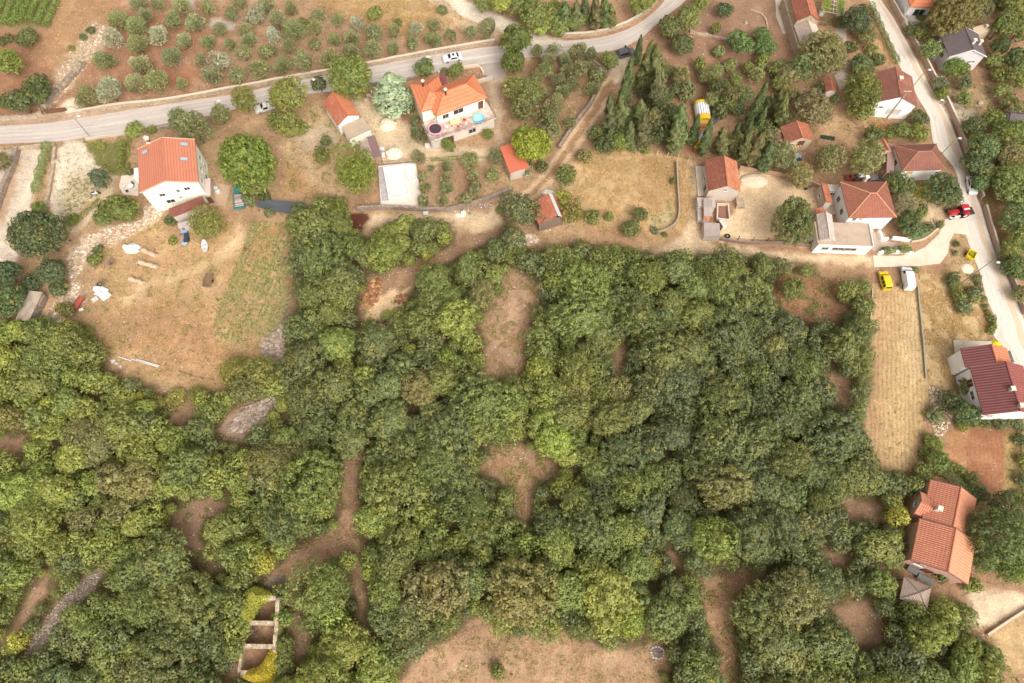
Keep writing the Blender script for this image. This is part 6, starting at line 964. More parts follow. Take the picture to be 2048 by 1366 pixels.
run('stone_wall', 'curved pale concrete wall at the corner of the dry meadow', 'wall', [(1352, 325), (1354, 370), (1357, 420), (1352, 445), (1335, 460), (1310, 468), (1302, 462)], .9, .3, plain(c(188, 168, 146), .1, .8, .9, .2, c(150, 128, 108), .6))
run('stone_wall', 'tumbled pale stone edging of the brown plot at the top', 'stone wall', [(1380, 65), (1400, 69), (1430, 75), (1455, 82)], .5, .6, STONEW, jag=.2)
run('garden_wall', 'curving pale stone edging on the brown plot at the top', 'stone wall', [(1500, 20), (1520, 28), (1532, 42), (1535, 62)], .3, .35, STONEW, jag=.1)
run('garden_wall', 'grey wall along the upper edge of the sandy yard', 'wall', [(1478, 338), (1530, 347), (1590, 357), (1638, 376)], 1.0, .3, plain(c(206, 170, 138), .1, .8, .9, .2, c(160, 124, 100), .5))
run('garden_wall', 'dark low wall along the foot of the sandy yard', 'wall', [(1440, 480), (1490, 487), (1560, 488), (1632, 494)], .8, .3, plain(c(160, 136, 118), .12, .8))
run('garden_wall', 'pale straight kerb beside the corner field at the lower right', 'stone wall', [(1972, 1270), (2010, 1244), (2060, 1212)], .6, .35, plain(c(232, 208, 180), .08))
run('garden_wall', 'long thin wall between the stubble field and the dry meadow', 'wall', [(1834, 574), (1840, 640), (1846, 700), (1850, 757)], .5, .25, plain(c(172, 164, 140), .1))
run('garden_wall', 'stone edging along the left of the stubble field', 'wall', [(1744, 578), (1742, 620), (1738, 660)], .3, .2, plain(c(206, 186, 158), .1))
run('garden_wall', 'curved low border of the gravel garden by the driveway', 'wall', [(1822, 484), (1848, 478), (1872, 460), (1886, 446)], .35, .3, plain(c(232, 208, 180), .06))
run('garden_wall', 'narrow pale ditch wall below the roadside wall by the sloping drive', 'wall', [(1884, 205), (1905, 210), (1925, 216)], .6, .3, GREYW)
def fence(label, pts, h, step, mat, wire=True, wood=None):
    P = [pix(*q)[:2] for q in smoothline(pts, 8)]; a0 = P[0]; o = empty('fence', (a0[0], a0[1], 0), 0, label=label, cat='fence'); d = np.concatenate([[0], np.cumsum([np.linalg.norm(P[i + 1] - P[i]) for i in range(len(P) - 1)])]); X = np.array(P); s = np.arange(0, d[-1] + .01, step); Q = np.stack([np.interp(s, d, X[:, i]) for i in (0, 1)], 1) - a0
    for q in Q: mb = MB(); mb.box(q[0], q[1], -.1, .13, .13, h + .1); mb.build('post', mat, o)
    mb = MB()
    for a, b in zip(Q[:-1], Q[1:]):
        for z in (.35, .7, h - .05): mb.tube((*a, z), (*b, z), .018, n=4)
    mb.build('wire', IRON, o); return o
fence('white post and wire fence along the top of the dry meadow', [(1188, 290), (1240, 298), (1300, 306), (1360, 316), (1392, 325)], 1.2, 2.3, plain(c(236, 222, 204)))
fence('thin dark wire fence along the foot of the sandy yard', [(1446, 476), (1500, 482), (1560, 484), (1630, 489)], 1.5, 3.0, IRON)
fence('leaning pale fence posts at the foot of the dry field', [(362, 745), (400, 757), (440, 762)], 1.2, 2.2, WOODG)
def lamp(top, base, label, name='street_lamp', head=True, arm=(1.4, .3)):
    g = pix(*base); z = min(np.arange(3, 13, .05), key=lambda q: math.dist(proj((g[0], g[1], q)), top)); o = empty(name, g, 0, label=label, cat='street lamp' if head else 'pole'); mb = MB(); mb.tube((0, 0, -.1), (0, 0, z - .2), .09, .06, 8); mb.build('pole', plain(c(150, 140, 132), .05, 2, .5), o)
    if head:
        t = pix(*top, z)[:2] - g[:2]; n = np.linalg.norm(t); t = t / n if n > .3 else np.array(arm) / np.linalg.norm(arm); e = t * max(n, .9); mb = MB(); mb.tube((0, 0, z - .25), (e[0], e[1], z), .04, n=6); mb.build('arm', plain(c(150, 140, 132), .05, 2, .5), o); mb = MB(); mb.lump(e[0], e[1], z - .06, .42, .24, .2, 3, .02, 10, 4); mb.build('lamp_head', paint(c(248, 242, 230), .3), o, True)
lamp((152, 235), (181, 275), 'street lamp by the road in front of the lawn'); lamp((426, 203), (441, 226), 'street lamp by the road above the salmon roofed house'); lamp((631, 157), (644, 186), 'street lamp beside the long orange shed'); lamp((847, 114), (852, 150), 'street lamp behind the neat oval tree')
lamp((1853, 141), (1827, 172), 'street lamp beside the white gabled house'); lamp((1912, 277), (1881, 310), 'street lamp beside the brown-roofed house'); lamp((1994, 521), (1922, 567), 'tall street lamp near the yellow cart'); lamp((1884, 200), (1880, 208), 'short post lamp on the street wall corner', head=True)
g = pix(1774, 236); o = empty('utility_pole', g, 0, label='braced concrete utility pole before the white gabled house', cat='utility pole'); t = pix(1808, 187, 9)[:2] - g[:2]; mb = MB(); mb.tube((0, 0, -.1), (0, 0, 8.6), .19, .12, 8); mb.build('pole', plain(c(196, 178, 164)), o); mb = MB(); mb.tube((1.6, 1.1, 0), (.05, .05, 7.4), .15, .11, 8); mb.build('brace', plain(c(190, 172, 158)), o); mb = MB(); mb.box(0, 0, 8.4, 1.6, .14, .14); [mb.tube((q, 0, 8.5), (q, 0, 8.8), .06, n=6) for q in (-.7, 0, .7)]; mb.build('crossarm', plain(c(220, 206, 190)), o)
g = pix(1163, 62); 
# ================================================================== VEHICLES
TYRE = plain(c(52, 48, 46), .1, 4, .9); RIM = plain(c(176, 170, 166), .05, 4, .4, .5); CGL = paint(c(58, 56, 58), .12)
def car(name, label, cat, px, py, hx, hy, L, Wd, prof, belt, paintm, glassx, wheel=.32, ww=None, tap=.8, sides=None, extra=None):
    """prof: (x, top z) along the car, nose at +x; glassx: x spans ((rear0,rear1),(wind0,wind1),(side0,side1)) of the glass"""
    g = pix(px, py); d = pix(hx, hy) - g; o = empty(name, g, math.atan2(d[1], d[0]), label=label, cat=cat); w = Wd / 2; xs = np.array([p[0] for p in prof]); zs = np.array([p[1] for p in prof])
    X = np.linspace(xs[0], xs[-1], 41); Z = np.interp(X, xs, zs); mb = MB(); rows = []
    def half(x, z):
        e = min(1, (L / 2 - abs(x)) / .35); wb = w * (.86 + .14 * math.sqrt(max(e, 0))); top = wb * (.93 if z <= belt + .06 else .93 - (.93 - tap) * min(1, (z - belt) / .42)); return wb, top
    for x, z in zip(X, Z):
        wb, tp = half(x, z); b = min(belt, z - .03); zt = z - .02 if z <= belt + .06 else z - .05
        rows.append([(x, -wb * .92, .24), (x, -wb, .45), (x, -wb, b), (x, -tp, zt), (x, -tp * .72, z), (x, 0, z + .02), (x, tp * .72, z), (x, tp, zt), (x, wb, b), (x, wb, .45), (x, wb * .92, .24)])
    for r0, r1 in zip(rows[:-1], rows[1:]):
        for j in range(10): mb.face([r0[j], r1[j], r1[j + 1], r0[j + 1]])
    mb.face([p for p in rows[0]]); mb.face([p for p in rows[-1]][::-1]); mb.face([(X[0], -w * .8, .24), (X[0], w * .8, .24), (X[-1], w * .8, .24), (X[-1], -w * .8, .24)])
    mb.build('body', paintm, o, True)
    zat = lambda x: float(np.interp(x, xs, zs)); off = .02
    def pane(nm, x0, x1):
        m = MB(); n = 6
        for i in range(n):
            a, b = x0 + (x1 - x0) * i / n, x0 + (x1 - x0) * (i + 1) / n; za, zb = zat(a), zat(b); ya, yb = half(a, za)[1] * .84, half(b, zb)[1] * .84; m.face([(a, -ya, za + off), (b, -yb, zb + off), (b, yb, zb + off), (a, ya, za + off)])
        m.build(nm, CGL, o)
    pane('rear_window', *glassx[0]) if glassx[0] else 0; pane('windscreen', *glassx[1])
    for sd_ in (-1, 1):
        for (s0, s1) in (sides or [glassx[2]]):
            m = MB(); n = 5
            for i in range(n):
                a, b = s0 + (s1 - s0) * i / n, s0 + (s1 - s0) * (i + 1) / n; q = []
                for x in (a, b):
                    z = zat(x); wb, tp = half(x, z); hi = max(z - .12, belt + .04); lo = belt + .03; f = lambda zz: wb + (tp - wb) * min(1, max(0, (zz - belt) / max(z - .05 - belt, .05))); q.append(((x, sd_ * (f(lo) + .012), lo), (x, sd_ * (f(hi) + .012), hi)))
                p = [q[0][0], q[1][0], q[1][1], q[0][1]]; m.face(p if sd_ < 0 else p[::-1])
            m.build('side_window', CGL, o)
    for sx in (-1, 1):
        for sy in (-1, 1):
            x = sx * L * .3; m = MB(); m.tube((x, sy * (w - .2), wheel), (x, sy * (w + .015), wheel), wheel, n=16); t = m.build('wheel', TYRE, o); m = MB(); m.tube((x, sy * (w - .02), wheel), (x, sy * (w + .03), wheel), wheel * .62, n=12); m.build('rim', RIM, t)
    for sy in (-1, 1):
        m = MB(); m.lump(L / 2 - .13, sy * w * .66, zat(L / 2 - .2) - .2, .16, .2, .12, 1, .02, 8, 3); m.build('headlight', paint(c(222, 222, 226), .1), o, True); m = MB(); m.box(.62 * L / 2 * .5, sy * (w + .08), belt + .02, .14, .18, .12); m.build('mirror', paintm, o)
    return o
PW = paint(c(252, 250, 246), .25); PB = paint(c(104, 100, 104), .2); PY = paint(c(250, 214, 40), .35); PS = paint(c(218, 212, 204), .3)
o = car('parked_car', 'white saloon car driving along the road', 'car', 905, 119, 886, 122.5, 4.5, 1.8, [(-2.25, .72), (-2.1, .95), (-1.5, 1.02), (-.95, 1.36), (-.3, 1.44), (.35, 1.4), (1.0, 1.02), (1.9, .9), (2.2, .68)], .95, PW, ((-1.48, -1.0), (.4, .98), (-1.15, .6)))
o.name = 'car'; mb = MB(); mb.face([(-.5, -.35, 1.468), (.0, -.35, 1.458), (.0, .35, 1.458), (-.5, .35, 1.468)]); mb.build('sunroof', CGL, o)
o = car('parked_car', 'black estate car with an open door beside the dirt track', 'car', 1251, 110, 1268, 106, 4.5, 1.85, [(-2.25, .8), (-2.1, 1.05), (-1.9, 1.45), (-.9, 1.62), (.2, 1.6), (1.0, 1.1), (1.9, .98), (2.2, .72)], 1.0, PB, ((-2.08, -1.9), (.3, .98), (-1.8, .6))); mb = MB(); mb.box(.5, 1.35, .4, .08, .95, .9, .35); mb.build('door', PB, o)
o = car('pickup_truck', 'silver pickup truck parked under the broad pale green tree', 'pickup', 532, 219, 514, 224, 4.7, 1.8, [(-2.35, .9), (-2.3, 1.0), (-.65, 1.02), (-.55, 1.6), (.3, 1.62), (.9, 1.1), (1.9, 1.0), (2.25, .75)], .98, PS, (None, (.32, .88), (-.5, .5))); mb = MB(); mb.box(-1.45, 0, 1.0, 1.3, 1.3, .06); mb.build('cargo_bed', DARKW, o); mb = MB(); mb.box(-1.2, .1, 1.06, .9, .8, .4, .3); mb.build('load', PW, o)
o = car('van', 'white panel van parked at the top of the stubble field', 'van', 1811, 560, 1808, 540, 5.1, 1.95, [(-2.55, 1.5), (-2.5, 1.9), (-2.2, 1.96), (0, 2.0), (1.0, 1.95), (1.7, 1.25), (2.35, 1.05), (2.52, .75)], 1.15, PW, (None, (1.08, 1.66), (.6, 1.3)), .34, tap=.84)
o = car('parked_car', 'bright yellow box-shaped car beside the white van', 'car', 1766, 564, 1761, 546, 4.1, 1.75, [(-2.05, 1.2), (-1.95, 1.72), (-1.5, 1.8), (0, 1.82), (.6, 1.75), (1.15, 1.15), (1.85, 1.02), (2.02, .7)], 1.05, PY, ((-2.03, -1.96), (.65, 1.12), None), .3, sides=[(-1.75, -1.2), (-1.05, -.35), (-.2, .7)], tap=.82); mb = MB(); mb.hexa([(-2.06, -.62, 1.2), (-2.0, -.62, 1.2), (-2.0, .62, 1.2), (-2.06, .62, 1.2)], [(-2.0, -.6, 1.62), (-1.92, -.6, 1.62), (-1.92, .6, 1.62), (-2.0, .6, 1.62)]); mb.build('rear_window', CGL, o)
o = car('parked_car', 'white saloon car on the street half under the big dark tree', 'car', 1940, 374, 1943, 390, 4.6, 1.8, [(-2.3, .72), (-2.1, .95), (-1.5, 1.02), (-.95, 1.36), (-.3, 1.44), (.35, 1.4), (1.0, 1.02), (1.9, .9), (2.25, .68)], .95, PW, ((-1.48, -1.0), (.4, .98), (-1.15, .6)))
o = car('parked_car', 'dark car with a pale windscreen cover beside the yellow tent', 'car', 1432, 237, 1420, 246, 4.3, 1.8, [(-2.15, .8), (-2.05, 1.05), (-1.8, 1.4), (-.8, 1.5), (.3, 1.46), (1.0, 1.05), (1.85, .95), (2.12, .7)], 1.0, paint(c(112, 102, 112), .3), ((-2.0, -1.82), (.35, .98), (-1.7, .6)))
for px, py, hx, hy, col, lab in ((1590, 326, 1596, 312, c(40, 48, 76), 'dark blue car with pale bonnet under the small beige house'), (1722, 359, 1735, 359, c(96, 84, 80), 'dark old car behind the red-roofed house'), (1748, 361, 1760, 360, c(120, 112, 108), 'grey old car behind the red-roofed house, near the carport'), (1700, 358, 1688, 358, c(168, 70, 56), 'small red vehicle behind the red-roofed house')):
    o = car('parked_car', lab, 'car', px, py, hx, hy, 3.9, 1.65, [(-1.95, .75), (-1.85, 1.0), (-1.6, 1.35), (-.6, 1.42), (.2, 1.38), (.8, 1.0), (1.7, .9), (1.93, .68)], .95, paint(col, .3), ((-1.8, -1.6), (.25, .78), (-1.5, .5)), .29)
    if 'red' in lab.split()[1]: o.scale = (.6, .7, .7)
    if 'bonnet' in lab: mb = MB(); mb.box(1.3, 0, .955, 1.0, 1.3, .03); mb.build('bonnet', paint(c(150, 158, 190), .3), o)
    if 'dark old' in lab: mb = MB(); mb.box(-.5, .1, 1.43, 1.2, 1.1, .05); mb.build('roof_sheet', PW, o)
# tractor
g = pix(1915, 428); d = pix(1934, 425) - g; o = empty('tractor', g, math.atan2(d[1], d[0]), label='red tractor with cab turning into the concrete driveway', cat='tractor'); RD = paint(c(206, 44, 48), .3)
mb = MB(); mb.hexa([(-2.6, -.38, .7), (-.6, -.42, .7), (-.6, .42, .7), (-2.6, .38, .7)], [(-2.55, -.3, 1.35), (-.6, -.38, 1.6), (-.6, .38, 1.6), (-2.55, .3, 1.35)]); mb.build('bonnet', RD, o)
mb = MB(); mb.hexa([(-.55, -.7, .8), (1.1, -.7, .8), (1.1, .7, .8), (-.55, .7, .8)], [(-.4, -.6, 2.35), (1.0, -.6, 2.35), (1.0, .6, 2.35), (-.4, .6, 2.35)]); mb.build('cab', CGL, o)
mb = MB(); mb.box(.3, 0, 2.36, 1.6, 1.4, .14); cr = mb.build('cab_roof', RD, o); mb = MB(); mb.box(.3, -.42, 2.5, 1.2, .3, .03); mb.build('hatch', PW, cr)
for sy in (-1, 1):
    for x, R, t in ((.75, .8, .45), (-2.0, .55, .32)):
        m = MB(); m.tube((x, sy * (.95 - t / 2), R), (x, sy * (.95 + t / 2), R), R, n=20); q = m.build('wheel', TYRE, o); m = MB(); m.tube((x, sy * (.94 - t / 2), R), (x, sy * (.96 + t / 2), R), R * .5, n=12); m.build('rim', paint(c(226, 220, 206), .4), q)
    m = MB(); m.hexa([(.0, sy * .95 - .27, 1.45), (1.5, sy * .95 - .27, 1.45), (1.5, sy * .95 + .27, 1.45), (.0, sy * .95 + .27, 1.45)], [(.25, sy * .95 - .27, 1.72), (1.2, sy * .95 - .27, 1.72), (1.2, sy * .95 + .27, 1.72), (.25, sy * .95 + .27, 1.72)]); m.build('mudguard', RD, o)
mb = MB(); mb.box(2.3, 0, .5, 1.6, 1.7, .25); [mb.tube((2.0 + .35 * i, -.8, .3), (2.0 + .35 * i, .8, .3), .12, n=6) for i in range(4)]; mb.build('implement', DARKW, o); mb = MB(); mb.box(-1.6, -1.0, .75, 2.4, .3, .2); mb.build('side_panel', PW, o)
# motorbike
g = pix(193, 389); d = pix(202, 387) - g; o = empty('motorbike', g, math.atan2(d[1], d[0]), label='white and black motorbike standing on the gravel by the footpath', cat='motorbike')
for x in (-.7, .7): m = MB(); m.ring(x, 0, 0, .24, .08, 16, 6); w_ = m.build('wheel', TYRE, o); w_.rotation_euler = (math.pi / 2, 0, 0); w_.location = (0, 0, .32)
mb = MB(); mb.hexa([(-.5, -.16, .4), (.55, -.14, .4), (.55, .14, .4), (-.5, .16, .4)], [(-.75, -.12, .8), (.4, -.1, .9), (.4, .1, .9), (-.75, .12, .8)]); mb.build('body', PW, o); mb = MB(); mb.box(-.35, 0, .82, .75, .26, .1); mb.build('saddle', DARKW, o); mb = MB(); mb.tube((.5, -.38, 1.02), (.5, .38, 1.02), .03); mb.tube((.7, 0, .32), (.45, 0, 1.05), .05); mb.build('handlebar', IRON, o)
# ================================================================== OBJECTS IN THE YARDS
def at(px, py, z=0, to=None):
    g = pix(px, py, z); r = 0
    if to: d = pix(*to, z) - g; r = math.atan2(d[1], d[0])
    return g, r
def heap(px, py, rx, ry, hgt, mat, name, label, cat, seed=1, jag=.14, n=14):
    s = ppm(px, py); o = MB().lump(0, 0, -.05, rx / s, ry / s, hgt, seed, jag, n, 6).build(name, mat, None, True, label=label, cat=cat); o.location = pix(px, py); return o
SAND = plain(c(252, 236, 204), .06, 2, .95, .1, c(240, 212, 170), .3); GREYSAND = plain(c(248, 232, 210), .05, 2, .95)
heap(776, 250, 17, 16, 1.1, SAND, 'sand_heap', 'large pale sand heap in the gravel yard', 'sand heap'); heap(789, 307, 18, 16, 1.2, SAND, 'sand_heap', 'white sand heap beside the brown flat shelter', 'sand heap', 2)
heap(1097, 386, 14, 8, .8, GREYSAND, 'sand_heap', 'white gravel heap behind the clay-tiled barn', 'sand heap', 3); heap(1508, 362, 27, 17, 1.0, plain(c(246, 220, 188), .04, 1), 'covered_heap', 'low heap under a pale sheet in the sandy yard', 'covered heap', 4, .08)
heap(265, 497, 17, 11, .9, plain(c(246, 240, 230), .12, 5, .9), 'rubble_heap', 'bright white rubble heap on the stony bank', 'rubble heap', 5, .3); heap(1935, 537, 12, 12, .35, plain(c(246, 228, 202), .05, 2), 'sand_heap', 'round pale sand patch beside the street below the yellow cart', 'sand heap', 6, .06)
heap(1100, 460, 2, 2, .3, GREYSAND, 'stone', 'pale stone below the clay-tiled barn', 'stone')
heap(140, 219, 12, 7, .35, SAND, 'sand_heap', 'flat sand heap beside the roadside gate', 'sand heap', 8); heap(920, 430, 10, 5, .15, GREYSAND, 'slab', 'broken white slab on the path below the walled olive garden', 'slab', 3, .2, 7)
def rubble(label, polys, n, r0, r1, mat, name='rubble', seed=0):
    r = np.random.default_rng(seed + 9); mb = MB()
    for poly in polys:
        P = np.array(W(poly)); lo, hi = P.min(0), P.max(0)
        for _ in range(n):
            x, y = r.uniform(lo[0], hi[0]), r.uniform(lo[1], hi[1])
            if not inside(P, np.array([x]), np.array([y]))[0]: continue
            s = r0 + (r1 - r0) * r.random() ** 2.2; mb.lump(x, y, -.03, s * r.uniform(.7, 1.3), s * r.uniform(.7, 1.2), s * r.uniform(.4, .9), int(r.integers(1e6)), .28, 5, 2, mi=int(r.integers(0, 3)))
    return mb.build(name, mat, label=label, cat=name, kind='stuff')
RB = [plain(c(250, 230, 204), .1, 3), plain(c(232, 204, 172), .1, 3), plain(c(204, 170, 138), .1, 3)]
rubble('loose pale stones on the bank round the dry field', [[(300, 425), (330, 420), (312, 445), (262, 472), (215, 492), (172, 522), (150, 560), (170, 600), (120, 640), (132, 675), (82, 678), (80, 640), (112, 600), (140, 560), (133, 510), (178, 470), (240, 448), (282, 440)], [(290, 412), (330, 408), (320, 432), (290, 445)]], 5000, .12, .42, RB, seed=1)
rubble('rust-brown boulders heaped beside the cut path in the wood', [[(742, 560), (762, 558), (764, 575), (756, 600), (735, 620), (722, 612), (728, 590)]], 420, .22, .55, [plain(c(206, 158, 110), .12, 3), plain(c(176, 124, 84), .12, 3), plain(c(150, 104, 76), .12, 3)], 'boulders', 2)
rubble('rust-brown boulders on the right of the cut path', [[(795, 592), (812, 588), (818, 598), (800, 608), (790, 606)]], 200, .2, .4, [plain(c(206, 158, 110), .12, 3), plain(c(176, 124, 84), .12, 3), plain(c(150, 104, 76), .12, 3)], 'boulders', 3)
rubble('pale building stones tipped below the clay-tiled barn', [[(1045, 472), (1070, 468), (1078, 482), (1060, 490), (1044, 486)]], 300, .15, .4, RB, 'stones', 4)
GS = [plain(c(186, 164, 144), .1, 3), plain(c(166, 144, 126), .1, 3), plain(c(204, 184, 162), .1, 3)]
rubble('grey scree stones in the woodland gap', [CLEAR[6]], 2200, .1, .3, GS, 'scree', 5); rubble('grey outcrop stones below the dry field', [[(470, 870), (455, 855), (490, 815), (545, 792), (552, 802), (528, 838)], [(520, 690), (570, 640), (570, 720), (530, 735)]], 900, .12, .5, GS, 'scree', 6)
rubble('pale stones along the bank beside the vineyard', [[(190, 45), (232, 65), (180, 125), (150, 165), (92, 224), (76, 220), (102, 178), (118, 140), (150, 90)]], 1200, .08, .3, RB, seed=7); rubble('stony rubble strip below the dry meadow on the right', [[(1858, 770), (1895, 785), (1915, 800), (1895, 860), (1870, 880), (1862, 830)]], 900, .1, .3, RB, seed=8)
rubble('tipped debris and stones along the garden wall', [[(895, 425), (930, 418), (990, 400), (1005, 398), (985, 412), (925, 432)]], 260, .08, .25, [plain(c(230, 220, 208), .1, 3), plain(c(190, 150, 120), .1, 3), plain(c(120, 130, 150), .1, 3)], 'debris', 9)
rubble('dry stony litter scattered in the clearings', [CLEAR[1], CLEAR[2], CLEAR[3], CLEAR[5]], 90, .06, .2, RB, seed=10)
for (a, b), lab in zip((((286, 502), (315, 514)), ((280, 526), (316, 536)), ((261, 559), (290, 569))), ('pale felled log nearest the white rubble heap', 'middle one of the three pale felled logs', 'lowest of the three pale felled logs in the dry field')):
    p, q = pix(*a), pix(*b); d = Vector(q - p); o = empty('log', p, 0, label=lab, cat='log', group='felled logs'); mb = MB(); L = d.length; n = 7
    for i in range(n): mb.tube(d * (i / n) + Vector((0, .06 * math.sin(i * 2), .36)), d * ((i + 1) / n) + Vector((0, .06 * math.sin(i * 2 + 2), .44)), .46 + .06 * math.sin(i * 1.7), .46 + .06 * math.sin(i * 1.7 + 1.7), 9)
    mb.build('trunk', plain(c(232, 202, 170), .2, 3, .9, .1, c(176, 140, 112), .6), o); mb = MB(); mb.tube(d * .55 + Vector((0, 0, .5)), d * .6 + Vector((.3, .4, .85)), .14, .1, 7); mb.build('branch_stub', plain(c(190, 154, 122), .2, 3), o)
for px, py, lab, nn in ((87, 429, 'stacked tyres at the foot of the creeper hedge', 2), (200, 570, 'black tyre beside the white scrap pile', 1), (1455, 473, 'old tyre ring on the sandy yard', 1), (610, 1, None, 0)):
    if lab:
        g = pix(px, py); o = empty('tyre', g, 0, label=lab, cat='tyre')
        for i in range(nn): MB().ring(.25 * i, -.1 * i, .16 + .27 * i, .4, .16, 18, 8).build('tyre_ring', TYRE, o, True)
# scrap pile of white sheets, tank, barrel
for i, (px, py, w_, d_, r_, z_, h_) in enumerate(((195, 579, 1.2, .9, .1, 0, .5), (209, 581, 1.6, .9, -.35, .1, .45), (216, 590, 1.3, .9, -.6, 0, .5), (198, 588, 1.1, .9, -.2, 0, .55), (208, 594, 1.5, 1.2, -.7, .05, .5), (190, 599, 1.2, 1.0, .7, 0, .15))):
    mb = MB(); mb.box(0, 0, 0, w_, d_, h_); o = empty('scrap_box', pix(px, py), r_, label='white scrap appliance, ' + ['top left of the pile', 'top right of the pile', 'right of the pile', 'left middle of the pile', 'lowest big one in the pile', 'flat grey one below the pile'][i], cat='scrap appliance', group='white scrap pile in the dry field'); mb.build('casing', paint(c(250, 248, 246) if i < 5 else c(226, 212, 200), .5), o); mb = MB(); mb.box(0, 0, h_, w_ * .7, d_ * .7, .02); mb.build('lid', paint(c(238, 236, 234), .4), o)
p, q = pix(148, 618, .6), pix(165, 594, .6); o = empty('fuel_tank', (*p[:2], 0), 0, label='rusty red cylindrical tank lying on the stony bank', cat='tank'); mb = MB(); d = Vector(q - p); mb.tube((0, 0, .7), d + Vector((0, 0, .7)), .62, .62, 16); mb.build('cylinder_shell', plain(c(176, 88, 70), .12, 2, .6, .3, c(140, 66, 52), .5), o, False); each([(d.x * t, d.y * t, 0, .12, 1.0, .3) for t in (.2, .8)], 'stand', plain(c(150, 90, 60), .1), o)
o = empty('barrel', pix(165, 620), .4, label='small white plastic barrel beside the rusty red tank', cat='barrel'); MB().tube((-.4, 0, .32), (.4, 0, .32), .3, .3, 12).build('drum', paint(c(246, 240, 226), .5), o); MB().tube((.4, 0, .32), (.5, 0, .32), .1, .1, 8).build('cap', DARKW, o)
# wooden frame trailer
g, r_ = at(418, 563, 0, (422, 549)); o = empty('cart', g, r_, label='empty weathered wooden cart frame in the dry field', cat='cart'); mb = MB(); [mb.box(0, s_ * .7, .4, 2.8, .1, .35) for s_ in (-1, 1)]; [mb.box(s_ * 1.4, 0, .4, .1, 1.4, .35) for s_ in (-1, 1)]; mb.build('frame', WOODG, o); MB().box(0, 0, .3, 2.7, 1.3, .06).build('floor', plain(c(150, 112, 84), .2, 3), o)
for s_ in (-1, 1): MB().tube((0, s_ * .78, .3), (0, s_ * .95, .3), .3, n=14).build('wheel', TYRE, o)
# boat
g, r_ = at(411, 494, 0, (409, 481)); o = empty('rowing_boat', g, r_, label='small white rowing boat lying under the broad feathery tree', cat='boat'); mb = MB(); ring0, ring1, ring2 = [], [], []
for i in range(24):
    a = 6.283 * i / 24; x, y = 1.55 * math.cos(a), .62 * math.sin(a) * (1 - .35 * max(0, math.cos(a)) ** 2); ring0.append((x * .8, y * .6, .05)); ring1.append((x, y, .6)); ring2.append((x * .9, y * .82, .6))
for i in range(24):
    j = (i + 1) % 24; mb.face([ring0[i], ring0[j], ring1[j], ring1[i]]); mb.face([ring1[i], ring1[j], ring2[j], ring2[i]]); a, b = ring2[i], ring2[j]; mb.face([a, b, (b[0] * .8, b[1] * .7, .2), (a[0] * .8, a[1] * .7, .2)])
mb.face([(p[0] * .8, p[1] * .7, .2) for p in ring2]); mb.face(ring0[::-1]); mb.build('hull', paint(c(250, 250, 250), .35), o); each([(x, 0, .42, .28, 1.0, .05) for x in (-.7, .2)], 'bench', GREYW, o)
# teal flatbed trailers
TEAL = paint(c(46, 140, 140), .4)
g, r_ = at(481, 381, 0, (480, 366)); o = empty('trailer', g, r_, label='teal green trailer cab deck under the huge walnut tree', cat='trailer'); MB().box(0, 0, .55, 2.2, 2.2, .35).build('deck', TEAL, o); each([(.6, -.45, .9, .12, .7, .02), (.6, .45, .9, .12, .7, .02)], 'slot', DARKW, o)
for s_ in (-1, 1): MB().tube((0, s_ * .9, .35), (0, s_ * 1.12, .35), .35, n=14).build('wheel', TYRE, o)
g, r_ = at(481, 406, 0, (480, 390)); o = empty('trailer', g, r_, label='teal framed trailer loaded with weathered grey planks', cat='trailer'); mb = MB(); [mb.box(0, s_ * 1.05, .6, 3.4, .12, .5) for s_ in (-1, 1)]; mb.box(-1.75, 0, .6, .25, 2.2, .5); mb.build('frame', TEAL, o); r2 = random.Random(3)
for i in range(14): MB().box(-1.5 + i * .23, 0, .72 + r2.uniform(0, .12), .2, 1.9, .07, r2.uniform(-.04, .04)).build('plank', plain(c(*r2.choice([(200, 178, 164), (176, 154, 142), (222, 204, 190)])), .15, 3), o)
for s_ in (-1, 1): MB().tube((-.3, s_ * 1.12, .35), (-.3, s_ * 1.3, .35), .35, n=14).build('wheel', TYRE, o)
# dark shade net
o = empty('shade_net', pix(565, 416), 0, label='long dark grey shade net stretched over low posts', cat='shade net'); P = [pix(a, b, 1.7) - pix(565, 416) for a, b in ((516, 404), (540, 400), (575, 402), (610, 404), (606, 420), (602, 430), (560, 424), (530, 418), (514, 414))]; mb = MB(); up = [(p[0], p[1], 1.7 + .15 * math.sin(i * 1.9)) for i, p in enumerate(P)]; cx = (sum(p[0] for p in up) / 9, sum(p[1] for p in up) / 9, 1.62)
for i in range(9): mb.face([up[(i + 1) % 9], up[i], cx]); mb.face([(*up[i][:2], up[i][2] - .04), (*up[(i + 1) % 9][:2], up[(i + 1) % 9][2] - .04), (cx[0], cx[1], 1.58)])
mb.build('net', plain(c(96, 98, 102), .1, 2, .9), o)
for p in up[::2]: MB().tube((p[0], p[1], -.1), (p[0], p[1], p[2]), .05, n=6).build('post', WOODG, o)
